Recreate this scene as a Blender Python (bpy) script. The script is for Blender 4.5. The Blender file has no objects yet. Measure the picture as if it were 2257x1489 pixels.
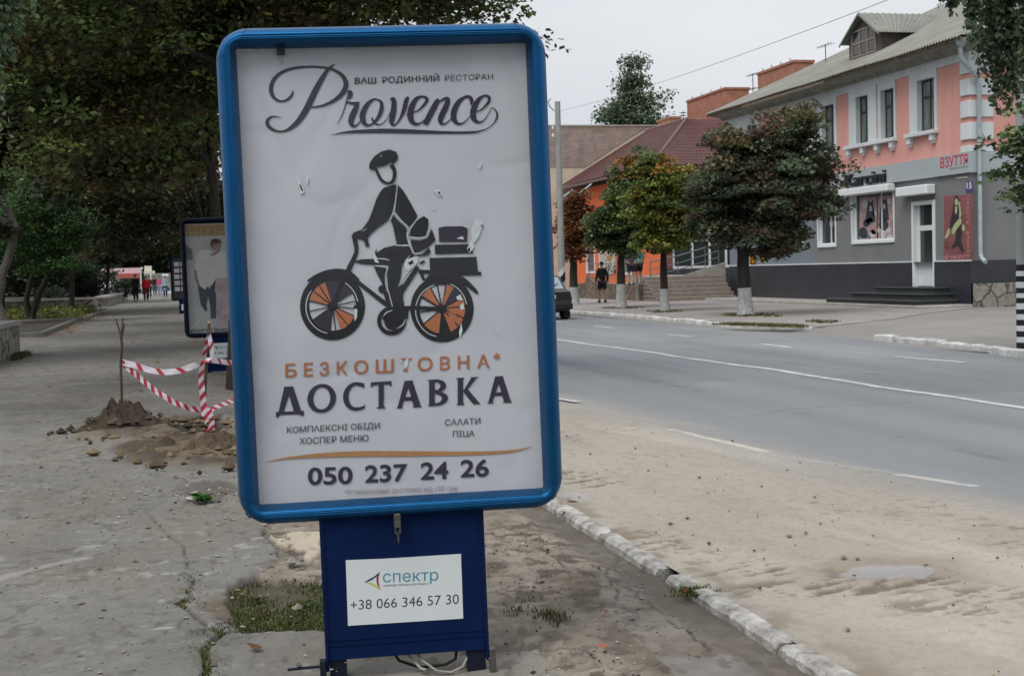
import bpy, math, random
import numpy as np
C = bpy.context.scene.collection
SC = bpy.context.scene
R_ = math.radians
# ---------------------------------------------------------------- camera
FPX, CX, CY, EYE = 3000.0, 1128.5, 744.5, 1.5
psi = math.atan(728 / FPX); pit = math.atan((744.5 - 593) / FPX); rho = math.atan(.027)
def cross(a, b): return (a[1]*b[2]-a[2]*b[1], a[2]*b[0]-a[0]*b[2], a[0]*b[1]-a[1]*b[0])
fw = (math.sin(psi)*math.cos(pit), math.cos(psi)*math.cos(pit), -math.sin(pit))
r0 = (math.cos(psi), -math.sin(psi), 0.0); u0 = cross(r0, fw)
c_, s_ = math.cos(rho), math.sin(rho)
RV = tuple(c_*a - s_*b for a, b in zip(r0, u0)); UV = tuple(s_*a + c_*b for a, b in zip(r0, u0))
from mathutils import Matrix, Vector
cam_d = bpy.data.cameras.new('camera'); cam = bpy.data.objects.new('camera', cam_d); C.objects.link(cam)
m3 = Matrix(((RV[0], UV[0], -fw[0]), (RV[1], UV[1], -fw[1]), (RV[2], UV[2], -fw[2])))
cam.matrix_world = Matrix.Translation((0, 0, EYE)) @ m3.to_4x4()
cam_d.sensor_width = 36.0; cam_d.lens = 36.0 * FPX / 2257.0; cam_d.clip_start = .05; cam_d.clip_end = 3000
cam_d.dof.use_dof = True; cam_d.dof.focus_distance = 5.4; cam_d.dof.aperture_fstop = 16.0
SC.camera = cam
# ---------------------------------------------------------------- sky and sun
SUN_EL, SUN_DIR = 56, (-.46, -.38)
W = bpy.data.worlds.new('World'); SC.world = W; W.use_nodes = True
nt = W.node_tree; nt.nodes.clear()
out = nt.nodes.new('ShaderNodeOutputWorld'); bg = nt.nodes.new('ShaderNodeBackground')
sky = nt.nodes.new('ShaderNodeTexSky'); sky.sky_type = 'NISHITA'; sky.sun_disc = False
sky.sun_elevation = R_(SUN_EL); sky.sun_rotation = math.atan2(SUN_DIR[0], SUN_DIR[1])
sky.dust_density = 4.0; sky.air_density = 1.0
hs = nt.nodes.new('ShaderNodeHueSaturation'); hs.inputs['Saturation'].default_value = .35
nt.links.new(sky.outputs[0], hs.inputs['Color'])
tc = nt.nodes.new('ShaderNodeTexCoord'); nz = nt.nodes.new('ShaderNodeTexNoise')
nz.inputs['Scale'].default_value = 1.7; nz.inputs['Detail'].default_value = 5
mp = nt.nodes.new('ShaderNodeMapping'); mp.inputs['Scale'].default_value = (1, 1, 3.5)
nt.links.new(tc.outputs['Generated'], mp.inputs['Vector']); nt.links.new(mp.outputs[0], nz.inputs['Vector'])
cr = nt.nodes.new('ShaderNodeValToRGB')
cr.color_ramp.elements[0].position = .3; cr.color_ramp.elements[0].color = (5.5, 5.95, 6.6, 1)
cr.color_ramp.elements[1].position = .75; cr.color_ramp.elements[1].color = (7.6, 7.75, 8.0, 1)
nt.links.new(nz.outputs['Fac'], cr.inputs['Fac'])
mx = nt.nodes.new('ShaderNodeMix'); mx.data_type = 'RGBA'; mx.inputs['Factor'].default_value = .88
nt.links.new(hs.outputs[0], mx.inputs['A']); nt.links.new(cr.outputs[0], mx.inputs['B'])
nt.links.new(mx.outputs['Result'], bg.inputs['Color']); bg.inputs['Strength'].default_value = .092
sz_ = nt.nodes.new('ShaderNodeSeparateXYZ'); nt.links.new(tc.outputs['Generated'], sz_.inputs[0])   # an overcast dome is brighter overhead than at the horizon
gr_ = nt.nodes.new('ShaderNodeMapRange'); gr_.inputs['From Min'].default_value = 0; gr_.inputs['From Max'].default_value = 1; gr_.inputs['To Min'].default_value = .077; gr_.inputs['To Max'].default_value = .118
nt.links.new(sz_.outputs['Z'], gr_.inputs['Value']); nt.links.new(gr_.outputs[0], bg.inputs['Strength'])
nt.links.new(bg.outputs[0], out.inputs['Surface'])
sd = bpy.data.lights.new('sun', 'SUN'); sd.energy = 1.5; sd.angle = R_(35); sd.color = (1, .96, .9)
so = bpy.data.objects.new('sun', sd); C.objects.link(so)
hl = math.hypot(*SUN_DIR)
sv = Vector((SUN_DIR[0]/hl*math.cos(R_(SUN_EL)), SUN_DIR[1]/hl*math.cos(R_(SUN_EL)), math.sin(R_(SUN_EL))))
so.rotation_euler = sv.to_track_quat('Z', 'Y').to_euler()
SC.view_settings.view_transform = 'Standard'; SC.view_settings.look = 'None'
SC.view_settings.exposure = 0.47; SC.view_settings.gamma = 1.0
SC.cycles.max_bounces = 5; SC.cycles.diffuse_bounces = 3; SC.cycles.glossy_bounces = 2
SC.cycles.transmission_bounces = 3; SC.cycles.transparent_max_bounces = 6; SC.cycles.caustics_reflective = False
SC.cycles.use_denoising = True
# ---------------------------------------------------------------- measuring: a viewing ray meets a real plane
def ray(x, y):
    a = (x-CX)/FPX; b = (CY-y)/FPX
    return tuple(fw[i] + a*RV[i] + b*UV[i] for i in range(3))
def onz(x, y, z=0.0):
    d = ray(x, y); t = (z-EYE)/d[2]; return (d[0]*t, d[1]*t, z)
def onpl(x, y, n, e):
    d = ray(x, y); t = (e - n[2]*EYE)/(n[0]*d[0]+n[1]*d[1]+n[2]*d[2])
    return (d[0]*t, d[1]*t, EYE+d[2]*t)
def onx(x, y, X): return onpl(x, y, (1, 0, 0), X)
def ony(x, y, Y): return onpl(x, y, (0, 1, 0), Y)
# ---------------------------------------------------------------- materials
def lin(r, g, b):
    f = lambda c: (c/255/12.92 if c <= 10.3 else ((c/255+.055)/1.055)**2.4)
    return (f(r), f(g), f(b))
MATS = {}
def mat(name, col, rough=.8, var=.12, scale=6.0, bump=0.0, bscale=40.0, metal=0.0, spec=.3, attr=None, coat=0.0, col2=None, stretch=None, bdist=.01):
    if name in MATS: return MATS[name]
    m = bpy.data.materials.new(name); m.use_nodes = True; MATS[name] = m
    n = m.node_tree; p = n.nodes['Principled BSDF']; L = n.links.new
    p.inputs['Roughness'].default_value = rough; p.inputs['Metallic'].default_value = metal
    p.inputs['Specular IOR Level'].default_value = spec
    if coat: p.inputs['Coat Weight'].default_value = coat; p.inputs['Coat Roughness'].default_value = .08
    t = n.nodes.new('ShaderNodeTexCoord'); vec = t.outputs['Object']
    if stretch:
        q = n.nodes.new('ShaderNodeMapping'); q.inputs['Scale'].default_value = stretch; L(vec, q.inputs['Vector']); vec = q.outputs[0]
    nz = n.nodes.new('ShaderNodeTexNoise'); nz.inputs['Scale'].default_value = scale; nz.inputs['Detail'].default_value = 6; nz.inputs['Roughness'].default_value = .65
    L(vec, nz.inputs['Vector'])
    r = n.nodes.new('ShaderNodeValToRGB'); e = r.color_ramp.elements; e[0].position = .3; e[1].position = .72
    if attr:
        e[0].color = (1-var,)*3+(1,); e[1].color = (1+var,)*3+(1,)
        a = n.nodes.new('ShaderNodeAttribute'); a.attribute_name = attr
        k = n.nodes.new('ShaderNodeMix'); k.data_type = 'RGBA'; k.blend_type = 'MULTIPLY'; k.inputs['Factor'].default_value = 1
        if name == 'road_surface':
            mr_ = n.nodes.new('ShaderNodeMapRange'); mr_.inputs['To Min'].default_value = .14; mr_.inputs['To Max'].default_value = rough; L(a.outputs['Alpha'], mr_.inputs['Value']); L(mr_.outputs[0], p.inputs['Roughness'])
        L(a.outputs['Color'], k.inputs['A']); L(r.outputs[0], k.inputs['B']); L(k.outputs['Result'], p.inputs['Base Color'])
    else:
        c2 = col2 or tuple(c*(1+var) for c in col)
        e[0].color = tuple(c*(1-var) for c in col)+(1,); e[1].color = tuple(c2)+(1,)
        L(r.outputs[0], p.inputs['Base Color'])
    L(nz.outputs['Fac'], r.inputs['Fac'])
    if bump:
        n2 = n.nodes.new('ShaderNodeTexNoise'); n2.inputs['Scale'].default_value = bscale; n2.inputs['Detail'].default_value = 5
        L(vec, n2.inputs['Vector']); b = n.nodes.new('ShaderNodeBump'); b.inputs['Strength'].default_value = bump; b.inputs['Distance'].default_value = bdist
        L(n2.outputs['Fac'], b.inputs['Height']); L(b.outputs[0], p.inputs['Normal'])
    return m
def leaf_mat(name, trans=.22):
    m = bpy.data.materials.new(name); m.use_nodes = True; n = m.node_tree; p = n.nodes['Principled BSDF']; L = n.links.new
    p.inputs['Roughness'].default_value = .5; p.inputs['Specular IOR Level'].default_value = .25
    a = n.nodes.new('ShaderNodeAttribute'); a.attribute_name = 'Col'; L(a.outputs['Color'], p.inputs['Base Color'])
    tr = n.nodes.new('ShaderNodeBsdfTranslucent'); L(a.outputs['Color'], tr.inputs['Color'])
    mxs = n.nodes.new('ShaderNodeMixShader'); mxs.inputs[0].default_value = trans
    L(p.outputs[0], mxs.inputs[1]); L(tr.outputs[0], mxs.inputs[2]); L(mxs.outputs[0], n.nodes['Material Output'].inputs['Surface'])
    MATS[name] = m; return m
def glass_mat(name, tint=(.9, .93, .93), rough=.02):
    m = bpy.data.materials.new(name); m.use_nodes = True; n = m.node_tree; L = n.links.new; n.nodes.remove(n.nodes['Principled BSDF'])
    fr = n.nodes.new('ShaderNodeFresnel'); fr.inputs['IOR'].default_value = 1.45
    ge = n.nodes.new('ShaderNodeNewGeometry'); mr = n.nodes.new('ShaderNodeMapRange'); mr.inputs['To Min'].default_value = 1.45; mr.inputs['To Max'].default_value = 1/1.45
    L(ge.outputs['Backfacing'], mr.inputs['Value']); L(mr.outputs[0], fr.inputs['IOR'])
    tr = n.nodes.new('ShaderNodeBsdfTransparent'); tr.inputs['Color'].default_value = tint+(1,)
    g = n.nodes.new('ShaderNodeBsdfGlossy'); g.inputs['Roughness'].default_value = rough
    k = n.nodes.new('ShaderNodeMixShader'); ml = n.nodes.new('ShaderNodeMath'); ml.operation = 'MULTIPLY'; ml.inputs[1].default_value = .35; L(fr.outputs[0], ml.inputs[0]); L(ml.outputs[0], k.inputs[0]); L(tr.outputs[0], k.inputs[1]); L(g.outputs[0], k.inputs[2])
    L(k.outputs[0], n.nodes['Material Output'].inputs['Surface']); MATS[name] = m; return m
# ---------------------------------------------------------------- things and parts
def tag(o, label=None, cat=None, group=None, kind=None):
    if label: o['label'] = label
    if cat: o['category'] = cat
    if group: o['group'] = group
    if kind: o['kind'] = kind
    return o
def thing(name, label, cat, loc=(0, 0, 0), rz=0.0, group=None):
    o = bpy.data.objects.new(name, None); C.objects.link(o); o.location = loc; o.rotation_euler = (0, 0, rz)
    o.empty_display_size = .2
    return tag(o, label, cat, group)
def root_of(o):
    while o.parent: o = o.parent
    return o
def copy_tree(o, parent=None):
    c = o.copy(); C.objects.link(c)
    if parent: c.parent = parent
    for ch in list(o.children): copy_tree(ch, c)
    return c
class MB:
    """collects faces; build() links them as one mesh object. world=True: coordinates are world ones."""
    def __init__(s): s.v = []; s.f = []; s.m = []; s.sm = []
    def add(s, vs, fs, mi=0, smooth=False):
        o = len(s.v); s.v += [tuple(v) for v in vs]
        for f in fs: s.f.append(tuple(o+i for i in f)); s.m.append(mi); s.sm.append(smooth)
    def poly(s, pts, mi=0): s.add(pts, [tuple(range(len(pts)))], mi)
    def box(s, a, b, mi=0, bev=0.0):
        x0, x1 = sorted((a[0], b[0])); y0, y1 = sorted((a[1], b[1])); z0, z1 = sorted((a[2], b[2]))
        if bev <= 0:
            s.add([(x0,y0,z0),(x1,y0,z0),(x1,y1,z0),(x0,y1,z0),(x0,y0,z1),(x1,y0,z1),(x1,y1,z1),(x0,y1,z1)],
                  [(0,3,2,1),(4,5,6,7),(0,1,5,4),(1,2,6,5),(2,3,7,6),(3,0,4,7)], mi); return
        e = min(bev, (x1-x0)/2.01, (y1-y0)/2.01, (z1-z0)/2.01)
        def ring(z, d):
            return [(x0+e+d*-e, y0, z), (x1-e+d*e, y0, z), (x1, y0+e-d*e, z), (x1, y1-e+d*e, z), (x1-e+d*e, y1, z), (x0+e-d*e, y1, z), (x0, y1-e+d*e, z), (x0, y0+e-d*e, z)]
        def ins(z):
            return [(x0+e, y0+e, z), (x1-e, y0+e, z), (x1-e, y0+e, z), (x1-e, y1-e, z), (x1-e, y1-e, z), (x0+e, y1-e, z), (x0+e, y1-e, z), (x0+e, y0+e, z)]
        vs = ring(z0+e, 0) + ring(z1-e, 0)
        fs = [(i, (i+1) % 8, 8+(i+1) % 8, 8+i) for i in range(8)]
        t = [(x0+e,y0+e,z1),(x1-e,y0+e,z1),(x1-e,y1-e,z1),(x0+e,y1-e,z1)]; b_ = [(x0+e,y0+e,z0),(x1-e,y0+e,z0),(x1-e,y1-e,z0),(x0+e,y1-e,z0)]
        vs += t + b_
        fs += [(16,17,18,19), (23,22,21,20), (8,9,17,16), (9,10,17), (10,11,18,17), (11,12,18), (12,13,19,18), (13,14,19), (14,15,16,19), (15,8,16),
               (1,0,20,21), (2,1,21), (3,2,21,22), (4,3,22), (5,4,22,23), (6,5,23), (7,6,23,20), (0,7,20)]
        s.add(vs, fs, mi)
    def prism(s, pts, d, mi=0, mi2=None):
        n = len(pts); q = [tuple(p[i]+d[i] for i in range(3)) for p in pts]
        s.add(list(pts)+q, [tuple(range(n))[::-1], tuple(range(n, 2*n))], mi)
        s.add(list(pts)+q, [(i, (i+1) % n, n+(i+1) % n, n+i) for i in range(n)], mi if mi2 is None else mi2)
    def tube(s, path, rad, n=8, mi=0, cap=True, smooth=True):
        P = [Vector(p) for p in path]; k = len(P)
        if not hasattr(rad, '__len__'): rad = [rad]*k
        up = Vector((0, 0, 1)); vs = []; prev = None
        for i in range(k):
            t = (P[min(i+1, k-1)]-P[max(i-1, 0)]).normalized()
            a = prev if prev is not None else (Vector((1, 0, 0)) if abs(t.z) > .8 else up)
            b = t.cross(a); b = b.normalized() if b.length > 1e-6 else t.orthogonal().normalized()
            a = b.cross(t).normalized(); prev = a
            for j in range(n):
                w = 2*math.pi*j/n; vs.append(P[i] + (a*math.cos(w)+b*math.sin(w))*rad[i])
        fs = [(i*n+j, i*n+(j+1) % n, (i+1)*n+(j+1) % n, (i+1)*n+j) for i in range(k-1) for j in range(n)]
        s.add(vs, fs, mi, smooth)
        if cap: s.add(vs[:n], [tuple(range(n))[::-1]], mi); s.add(vs[-n:], [tuple(range(n))], mi)
    def loft(s, rings, mi=0, smooth=True, cap=True, closed=True):
        n = len(rings[0]); vs = [v for r in rings for v in r]; J = n if closed else n-1
        s.add(vs, [(i*n+j, i*n+(j+1) % n, (i+1)*n+(j+1) % n, (i+1)*n+j) for i in range(len(rings)-1) for j in range(J)], mi, smooth)
        if cap: s.add(rings[0], [tuple(range(n))[::-1]], mi); s.add(rings[-1], [tuple(range(n))], mi)
    def ball(s, c, r, n=10, k=6, mi=0):
        r = (r, r, r) if not hasattr(r, '__len__') else r
        rings = []
        for i in range(k+1):
            a = -math.pi/2 + math.pi*i/k; ca = max(math.cos(a), .02)
            rings.append([(c[0]+r[0]*ca*math.cos(2*math.pi*j/n), c[1]+r[1]*ca*math.sin(2*math.pi*j/n), c[2]+r[2]*math.sin(a)) for j in range(n)])
        s.loft(rings, mi)
    def build(s, name, mats, parent=None, world=False, loc=None):
        v = s.v
        if world and parent is not None:
            r = root_of(parent); M = Matrix.LocRotScale(r.location, r.rotation_euler, r.scale).inverted()
            v = [tuple(M @ Vector(q)) for q in v]
        elif loc is not None:
            v = [(x-loc[0], y-loc[1], z-loc[2]) for x, y, z in v]
        me = bpy.data.meshes.new(name); me.from_pydata(v, [], s.f); 
        if not isinstance(mats, (list, tuple)): mats = [mats]
        for q in mats: me.materials.append(q)
        me.polygons.foreach_set('material_index', s.m); me.polygons.foreach_set('use_smooth', s.sm); me.update()
        o = bpy.data.objects.new(name, me); C.objects.link(o)
        if loc is not None and parent is None: o.location = loc
        if parent is not None: o.parent = parent
        return o
def np_mesh(name, V, F, mats, col=None, parent=None, smooth=False, loc=None):
    """V (n,3), F (m,k) numpy"""
    me = bpy.data.meshes.new(name); m, k = F.shape
    if loc is not None: V = V - np.array(loc)
    me.vertices.add(len(V)); me.vertices.foreach_set('co', V.astype(np.float32).ravel())
    me.loops.add(m*k); me.loops.foreach_set('vertex_index', F.astype(np.int32).ravel())
    me.polygons.add(m); me.polygons.foreach_set('loop_start', np.arange(0, m*k, k, dtype=np.int32))
    me.polygons.foreach_set('use_smooth', np.full(m, smooth, dtype=bool))
    me.update(calc_edges=True)
    if col is not None:
        ca = me.color_attributes.new('Col', 'FLOAT_COLOR', 'POINT')
        c4 = np.ones((len(V), 4), np.float32); c4[:, :col.shape[1]] = col; ca.data.foreach_set('color', c4.ravel())
    me.materials.append(mats)
    o = bpy.data.objects.new(name, me); C.objects.link(o)
    if loc is not None and parent is None: o.location = loc
    if parent is not None: o.parent = parent
    return o
# ---------------------------------------------------------------- numpy value noise
def _hash(ix, iy, sd):
    h = (ix.astype(np.int64)*374761393 + iy.astype(np.int64)*668265263 + sd*1442695041) & 0xffffffff
    h = ((h ^ (h >> 13))*1274126177) & 0xffffffff
    return ((h ^ (h >> 16)) & 0xffff)/65535.0
def vn(x, y, sd=0):
    ix = np.floor(x); iy = np.floor(y); fx = x-ix; fy = y-iy; fx = fx*fx*(3-2*fx); fy = fy*fy*(3-2*fy)
    a = _hash(ix, iy, sd); b = _hash(ix+1, iy, sd); c = _hash(ix, iy+1, sd); d = _hash(ix+1, iy+1, sd)
    return (a*(1-fx)+b*fx)*(1-fy) + (c*(1-fx)+d*fx)*fy
def fbm(x, y, sd=0, o=4):
    t = 0; a = .5; s = 0
    for i in range(o): t = t + a*vn(x*2**i, y*2**i, sd+i*17); s += a; a *= .55
    return t/s
def sst(a, b, x):
    t = np.clip((x-a)/(b-a), 0, 1); return t*t*(3-2*t)
def dpoly(X, Y, pts):
    """distance to a polyline"""
    D = np.full(X.shape, 1e9)
    for (ax, ay), (bx, by) in zip(pts[:-1], pts[1:]):
        dx, dy = bx-ax, by-ay; L2 = dx*dx+dy*dy+1e-12
        t = np.clip(((X-ax)*dx+(Y-ay)*dy)/L2, 0, 1)
        D = np.minimum(D, np.hypot(X-ax-t*dx, Y-ay-t*dy))
    return D
def inpoly(X, Y, pts):
    r = np.zeros(X.shape, bool); n = len(pts); j = n-1
    for i in range(n):
        (xi, yi), (xj, yj) = pts[i], pts[j]
        r ^= ((yi > Y) != (yj > Y)) & (X < (xj-xi)*(Y-yi)/(yj-yi+1e-12)+xi); j = i
    return r
def g2(px): return [onz(x, y)[:2] for x, y in px]
def grid(xs, ys):
    X, Y = np.meshgrid(xs, ys); nx, ny = len(xs), len(ys)
    i = np.arange(nx*ny).reshape(ny, nx)
    F = np.stack([i[:-1, :-1], i[:-1, 1:], i[1:, 1:], i[1:, :-1]], -1).reshape(-1, 4)
    return X, Y, F
# ---------------------------------------------------------------- ground, walkway, road
def zroad(x): 
    x = np.asarray(x, float); return -.10*sst(3.2, 8.5, x)
def onroad(px, py):
    z = 0.0
    for _ in range(6):
        p = onz(px, py, z); z = float(zroad(p[0]))
    return p
# base soil to the horizon
b = MB(); b.add([(-500, -60, -.2), (500, -60, -.2), (500, 900, -.2), (-500, 900, -.2)], [(0, 1, 2, 3)])
tag(b.build('ground', mat('soil', (.045, .045, .025), .95, .4, .4)), 'dark soil and lawn under the park trees', 'ground', kind='structure')

ASPH = np.array([.182, .174, .158]); DIRT = np.array([.175, .145, .108]); SOIL = np.array([.06, .048, .034]); OCH = np.array([.15, .112, .072]); SAND = np.array([.325, .292, .245]); ROADC = np.array([.195, .207, .220])
def mixc(c, d, k): return c*(1-k[..., None]) + d*k[..., None]
# near walkway: fine sheet
xs = np.concatenate([np.arange(-34, -6, .6), np.arange(-6, -1.6, .07), np.arange(-1.6, 2.262, .014)]); ys = [2.6]
while ys[-1] < 140: ys.append(ys[-1]*1.0038)
ys = np.array(ys)
X, Y, F = grid(xs, ys)
n1 = fbm(X*.7, Y*.35, 3); n2 = fbm(X*3, Y*3, 11); n3 = fbm(X*14, Y*14, 23, 3); n4 = fbm(X*55, Y*55, 29, 2)
col = np.ones(X.shape+(3,))*ASPH
col *= (.80 + .40*n1)[..., None] * (.86+.28*n2)[..., None]*(.82+.36*n4)[..., None]*(.93+.14*fbm(X*28, Y*28, 31, 2))[..., None]
Z = .012*(n1-.5) + .006*(n2-.5) + .0035*(n4-.5)
# pale dusty streaks and worn chips
chip = sst(.70, .76, n3)*sst(.45, .6, fbm(X*1.1, Y*1.1, 41)); col = mixc(col, np.array([.34, .33, .31]), chip*.55)
dk = sst(.66, .72, fbm(X*9+5, Y*9, 61, 3)); col = mixc(col, np.array([.11, .105, .095]), dk*.35)
wx, wy = X+.05*(fbm(X*5, Y*5, 71)-.5)*2, Y+.09*(fbm(X*5, Y*5, 72)-.5)*2
# left edge of the asphalt near the stand: dirt to its right
edge = g2([(640, 1040), (600, 1110), (570, 1170), (615, 1215), (560, 1255), (490, 1290), (430, 1330), (520, 1390), (720, 1392), (730, 1489), (760, 1700)])
edge[0] = (edge[0][0], 30.0)
dirt_poly = [(edge[0][0]+.0, 16.2)] + edge[1:] + [(2.4, 2.0), (2.4, 9.0), (2.4, 16.2)]
dirt = inpoly(wx, wy, dirt_poly).astype(float)
dd = dpoly(wx, wy, dirt_poly); ed = np.where(dirt > 0, sst(0, .05, dd), 0)
ed = np.maximum(ed, sst(1.2, 1.6, X+.5*(n2-.5))*sst(9, 12, Y)*sst(140, 20, Y))
ed = np.maximum(ed, .8*sst(.2, .75, X+.5*(n1-.5))*sst(7.5, 9.5, Y)*(1-sst(60, 90, Y)))
nd = fbm(X*2.2, Y*1.6, 81)
dcol = mixc(np.ones(X.shape+(3,))*np.array([.225, .195, .158]), np.array([.125, .102, .078]), sst(.42, .72, nd)); dcol *= (.62+.76*n3)[..., None]*(.8+.4*n4)[..., None]; dcol = mixc(dcol, np.array([.07, .056, .042]), sst(.57, .66, fbm(X*11, Y*9, 83, 3))*.8)
# pale worn concrete left in the dirt strip by the kerb
slab = inpoly(wx, wy, g2([(1330, 1240), (1420, 1262), (1560, 1370), (1700, 1489), (1500, 1489), (1330, 1330)]))
dcol = mixc(dcol, np.array([.25, .245, .235]), slab*sst(.3, .7, n2)*.5)
base_c = inpoly(wx, wy, g2([(630, 1450), (730, 1420), (1090, 1400), (1190, 1410), (1330, 1600), (600, 1600)]))
dcol = mixc(dcol, np.array([.225, .22, .205]), base_c*.85)
col = mixc(col, dcol, ed)
Z += ed*(-.022+.012*(n3-.5)+.02*(nd-.5)) + base_c*ed*.016
# the grass bed left of the stand
bed = g2([(488, 1285), (560, 1258), (705, 1262), (760, 1290), (760, 1385), (530, 1392)])
ib = inpoly(wx, wy, bed)*sst(0, .045, dpoly(wx, wy, bed))
col = mixc(col, np.array([.085, .075, .055]), ib); col *= (1-.25*ib*(n3 > .5))[..., None]
Z -= ib*.035
# dug earth: mound, trench, ochre spread
def blob(px, py, rx, ry, warp=.5, sd=5):
    cx, cy, _ = onz(px, py)
    d = np.hypot((X-cx)/rx, (Y-cy)/ry) + warp*(fbm(X*2.5, Y*2.5, sd)-.5)*2*.6
    return 1-sst(.55, 1.0, d)
sp = np.maximum.reduce([blob(420, 985, .85, 1.5, .6, 7), blob(300, 945, .7, 1.1, .6, 8), blob(490, 1000, .6, 1.1, .5, 9)])
col = mixc(col, mixc(np.ones(X.shape+(3,))*OCH, np.array([.062, .045, .03]), sst(.36, .58, fbm(X*5, Y*3.5, 91))), sp*.92)
Z += sp*(.03+.06*(fbm(X*7, Y*7, 92)-.35)*1.2)
dig = blob(445, 932, .36, 1.3, .3, 12); col = mixc(col, np.array([.038, .03, .02]), dig); Z -= dig*.16
rub = blob(455, 1080, .24, .55, .6, 15); col = mixc(col, np.array([.085, .075, .066]), rub*.8); Z += rub*.03*(n3-.3)
# broken pale edging behind the stand
br = inpoly(wx, wy, g2([(585, 1180), (712, 1165), (712, 1245), (640, 1205)]))*sst(.5, .56, fbm(X*10, Y*5+3, 55, 3)); col = mixc(col, np.array([.42, .37, .29]), br*.9); Z += br*.02
# stains
br_ = sst(.5, .68, fbm(X*1.7+7, Y*1.1, 98, 4)); col = mixc(col, np.array([.165, .140, .112])*(.7+.6*n3)[..., None], br_*.42*sst(-2.4, -.4, X)); spk = sst(.66, .71, fbm(X*17, Y*11+2, 96, 3)); col = mixc(col, np.array([.085, .078, .068]), spk*.55)
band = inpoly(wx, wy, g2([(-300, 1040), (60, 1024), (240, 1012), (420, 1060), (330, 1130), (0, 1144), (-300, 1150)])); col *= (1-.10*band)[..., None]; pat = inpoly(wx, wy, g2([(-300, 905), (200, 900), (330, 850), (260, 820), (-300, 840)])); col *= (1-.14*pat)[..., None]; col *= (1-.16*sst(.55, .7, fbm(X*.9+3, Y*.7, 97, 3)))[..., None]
st = blob(130, 1212, .10, .06, .8, 21); col = mixc(col, np.array([.10, .085, .075]), st*.7)
stk = (1-sst(.02, .05, dpoly(wx, wy, g2([(-40, 1285), (60, 1255), (130, 1237), (190, 1228)])))); col = mixc(col, np.array([.30, .285, .26]), stk*.6)
pt = blob(375, 1262, .05, .03, .5, 31); pt = np.maximum(pt, blob(455, 1262, .03, .025, .5, 32)); pt = np.maximum(pt, blob(360, 1382, .06, .02, .6, 33)); col = mixc(col, np.array([.37, .37, .36]), pt*.7)
# cracks
for pl, w, dep in ([[(0, 1143), (120, 1139), (260, 1133), (330, 1130)], .009, .03], [[(-50, 1027), (110, 1021), (230, 1013)], .012, .03], [[(120, 934), (190, 934)], .018, .02], [[(100, 1012), (200, 1020)], .010, .02],
                   [[(418, 1275), (420, 1308), (393, 1330), (440, 1362), (490, 1392), (520, 1386)], .010, .03], [[(490, 1392), (450, 1428), (458, 1500)], .016, .03], [[(575, 1165), (600, 1195), (618, 1222)], .010, .02],
                   [[(1300, 1230), (1420, 1310), (1560, 1420)], .006, .015], [[(1380, 1180), (1340, 1250), (1370, 1330)], .006, .015], [[(1120, 1400), (1290, 1420), (1400, 1489)], .005, .012], [[(330, 1140), (400, 1200), (418, 1275)], .004, .01], [[(1090, 1170), (1190, 1190), (1250, 1240)], .006, .012]):
    d = dpoly(X+.03*(fbm(X*9, Y*9, 77)-.5)*2, Y+.03*(fbm(X*9, Y*9, 78)-.5)*2, g2(pl)); k = 1-sst(w*.4, w*1.3, d)
    col = mixc(col, np.array([.045, .04, .033]), k*.85); Z -= k*dep
# drop beside the kerb
kd = sst(1.98, 2.10, X+.10*(fbm(X*3, Y*3, 95)-.5))*(1-sst(2.19, 2.23, X)*0); Z -= .022*kd*sst(40, 12, Y); col = mixc(col, np.array([.10, .09, .075]), kd*.7*sst(40, 12, Y))
# far part under the trees: damp brown film of litter along the trees
lit = sst(.1, .7, X+.4*(n1-.5))*sst(18, 26, Y)*sst(.45, .6, fbm(X*2, Y*.8, 99)); col = mixc(col, np.array([.12, .085, .055]), lit*.7)
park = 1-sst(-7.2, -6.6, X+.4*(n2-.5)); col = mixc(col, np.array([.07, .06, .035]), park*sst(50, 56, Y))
bx = np.maximum(np.abs(X-.81)-.36, 0); by = np.maximum(np.abs(Y-5.12)-.25, 0); Z -= .062*(1-sst(.0, .32, np.hypot(bx, by)+.06*(n3-.5)))
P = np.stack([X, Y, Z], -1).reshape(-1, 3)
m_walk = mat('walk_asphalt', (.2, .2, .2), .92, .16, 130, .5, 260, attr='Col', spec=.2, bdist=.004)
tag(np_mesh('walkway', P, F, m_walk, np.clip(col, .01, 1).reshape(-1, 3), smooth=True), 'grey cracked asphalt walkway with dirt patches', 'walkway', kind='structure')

# road with the sand verge
xs = np.concatenate([np.arange(2.30, 5.4, .016), np.arange(5.4, 13.6, .11)]); ys = [2.6]
while ys[-1] < 160: ys.append(ys[-1]*1.0045)
ys = np.array(ys); X, Y, F = grid(xs, ys)
n1 = fbm(X*.9, Y*.4, 103); n2 = fbm(X*3, Y*2.2, 111); n3 = fbm(X*13, Y*13, 123, 3); n4 = fbm(X*60, Y*60, 129, 2)
lane = fbm(X*1.6, Y*.06, 133)
road = np.ones(X.shape+(3,))*ROADC*(.90+.2*n1)[..., None]*(.90+.2*lane)[..., None]*(.93+.14*n4)[..., None]
rd = sst(.55, .8, fbm(X*.35+3, Y*.10, 137)); road = mixc(road, np.array([.27, .265, .255]), rd*.5)
sand = np.ones(X.shape+(3,))*SAND*(.86+.28*n1)[..., None]*(.92+.16*n2)[..., None]*(.90+.2*n4)[..., None]
streak = fbm(X*7+Y*1.2, Y*.5, 141); sand = mixc(sand, np.array([.33, .295, .25]), sst(.5, .75, streak)*.45)
se = np.interp(Y, [2.6, 5.5, 7.3, 8.7, 10.5, 13.2, 16, 20, 30, 60], [5.6, 5.3, 5.0, 4.66, 4.5, 4.42, 4.1, 3.7, 3.3, 3.0])
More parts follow.
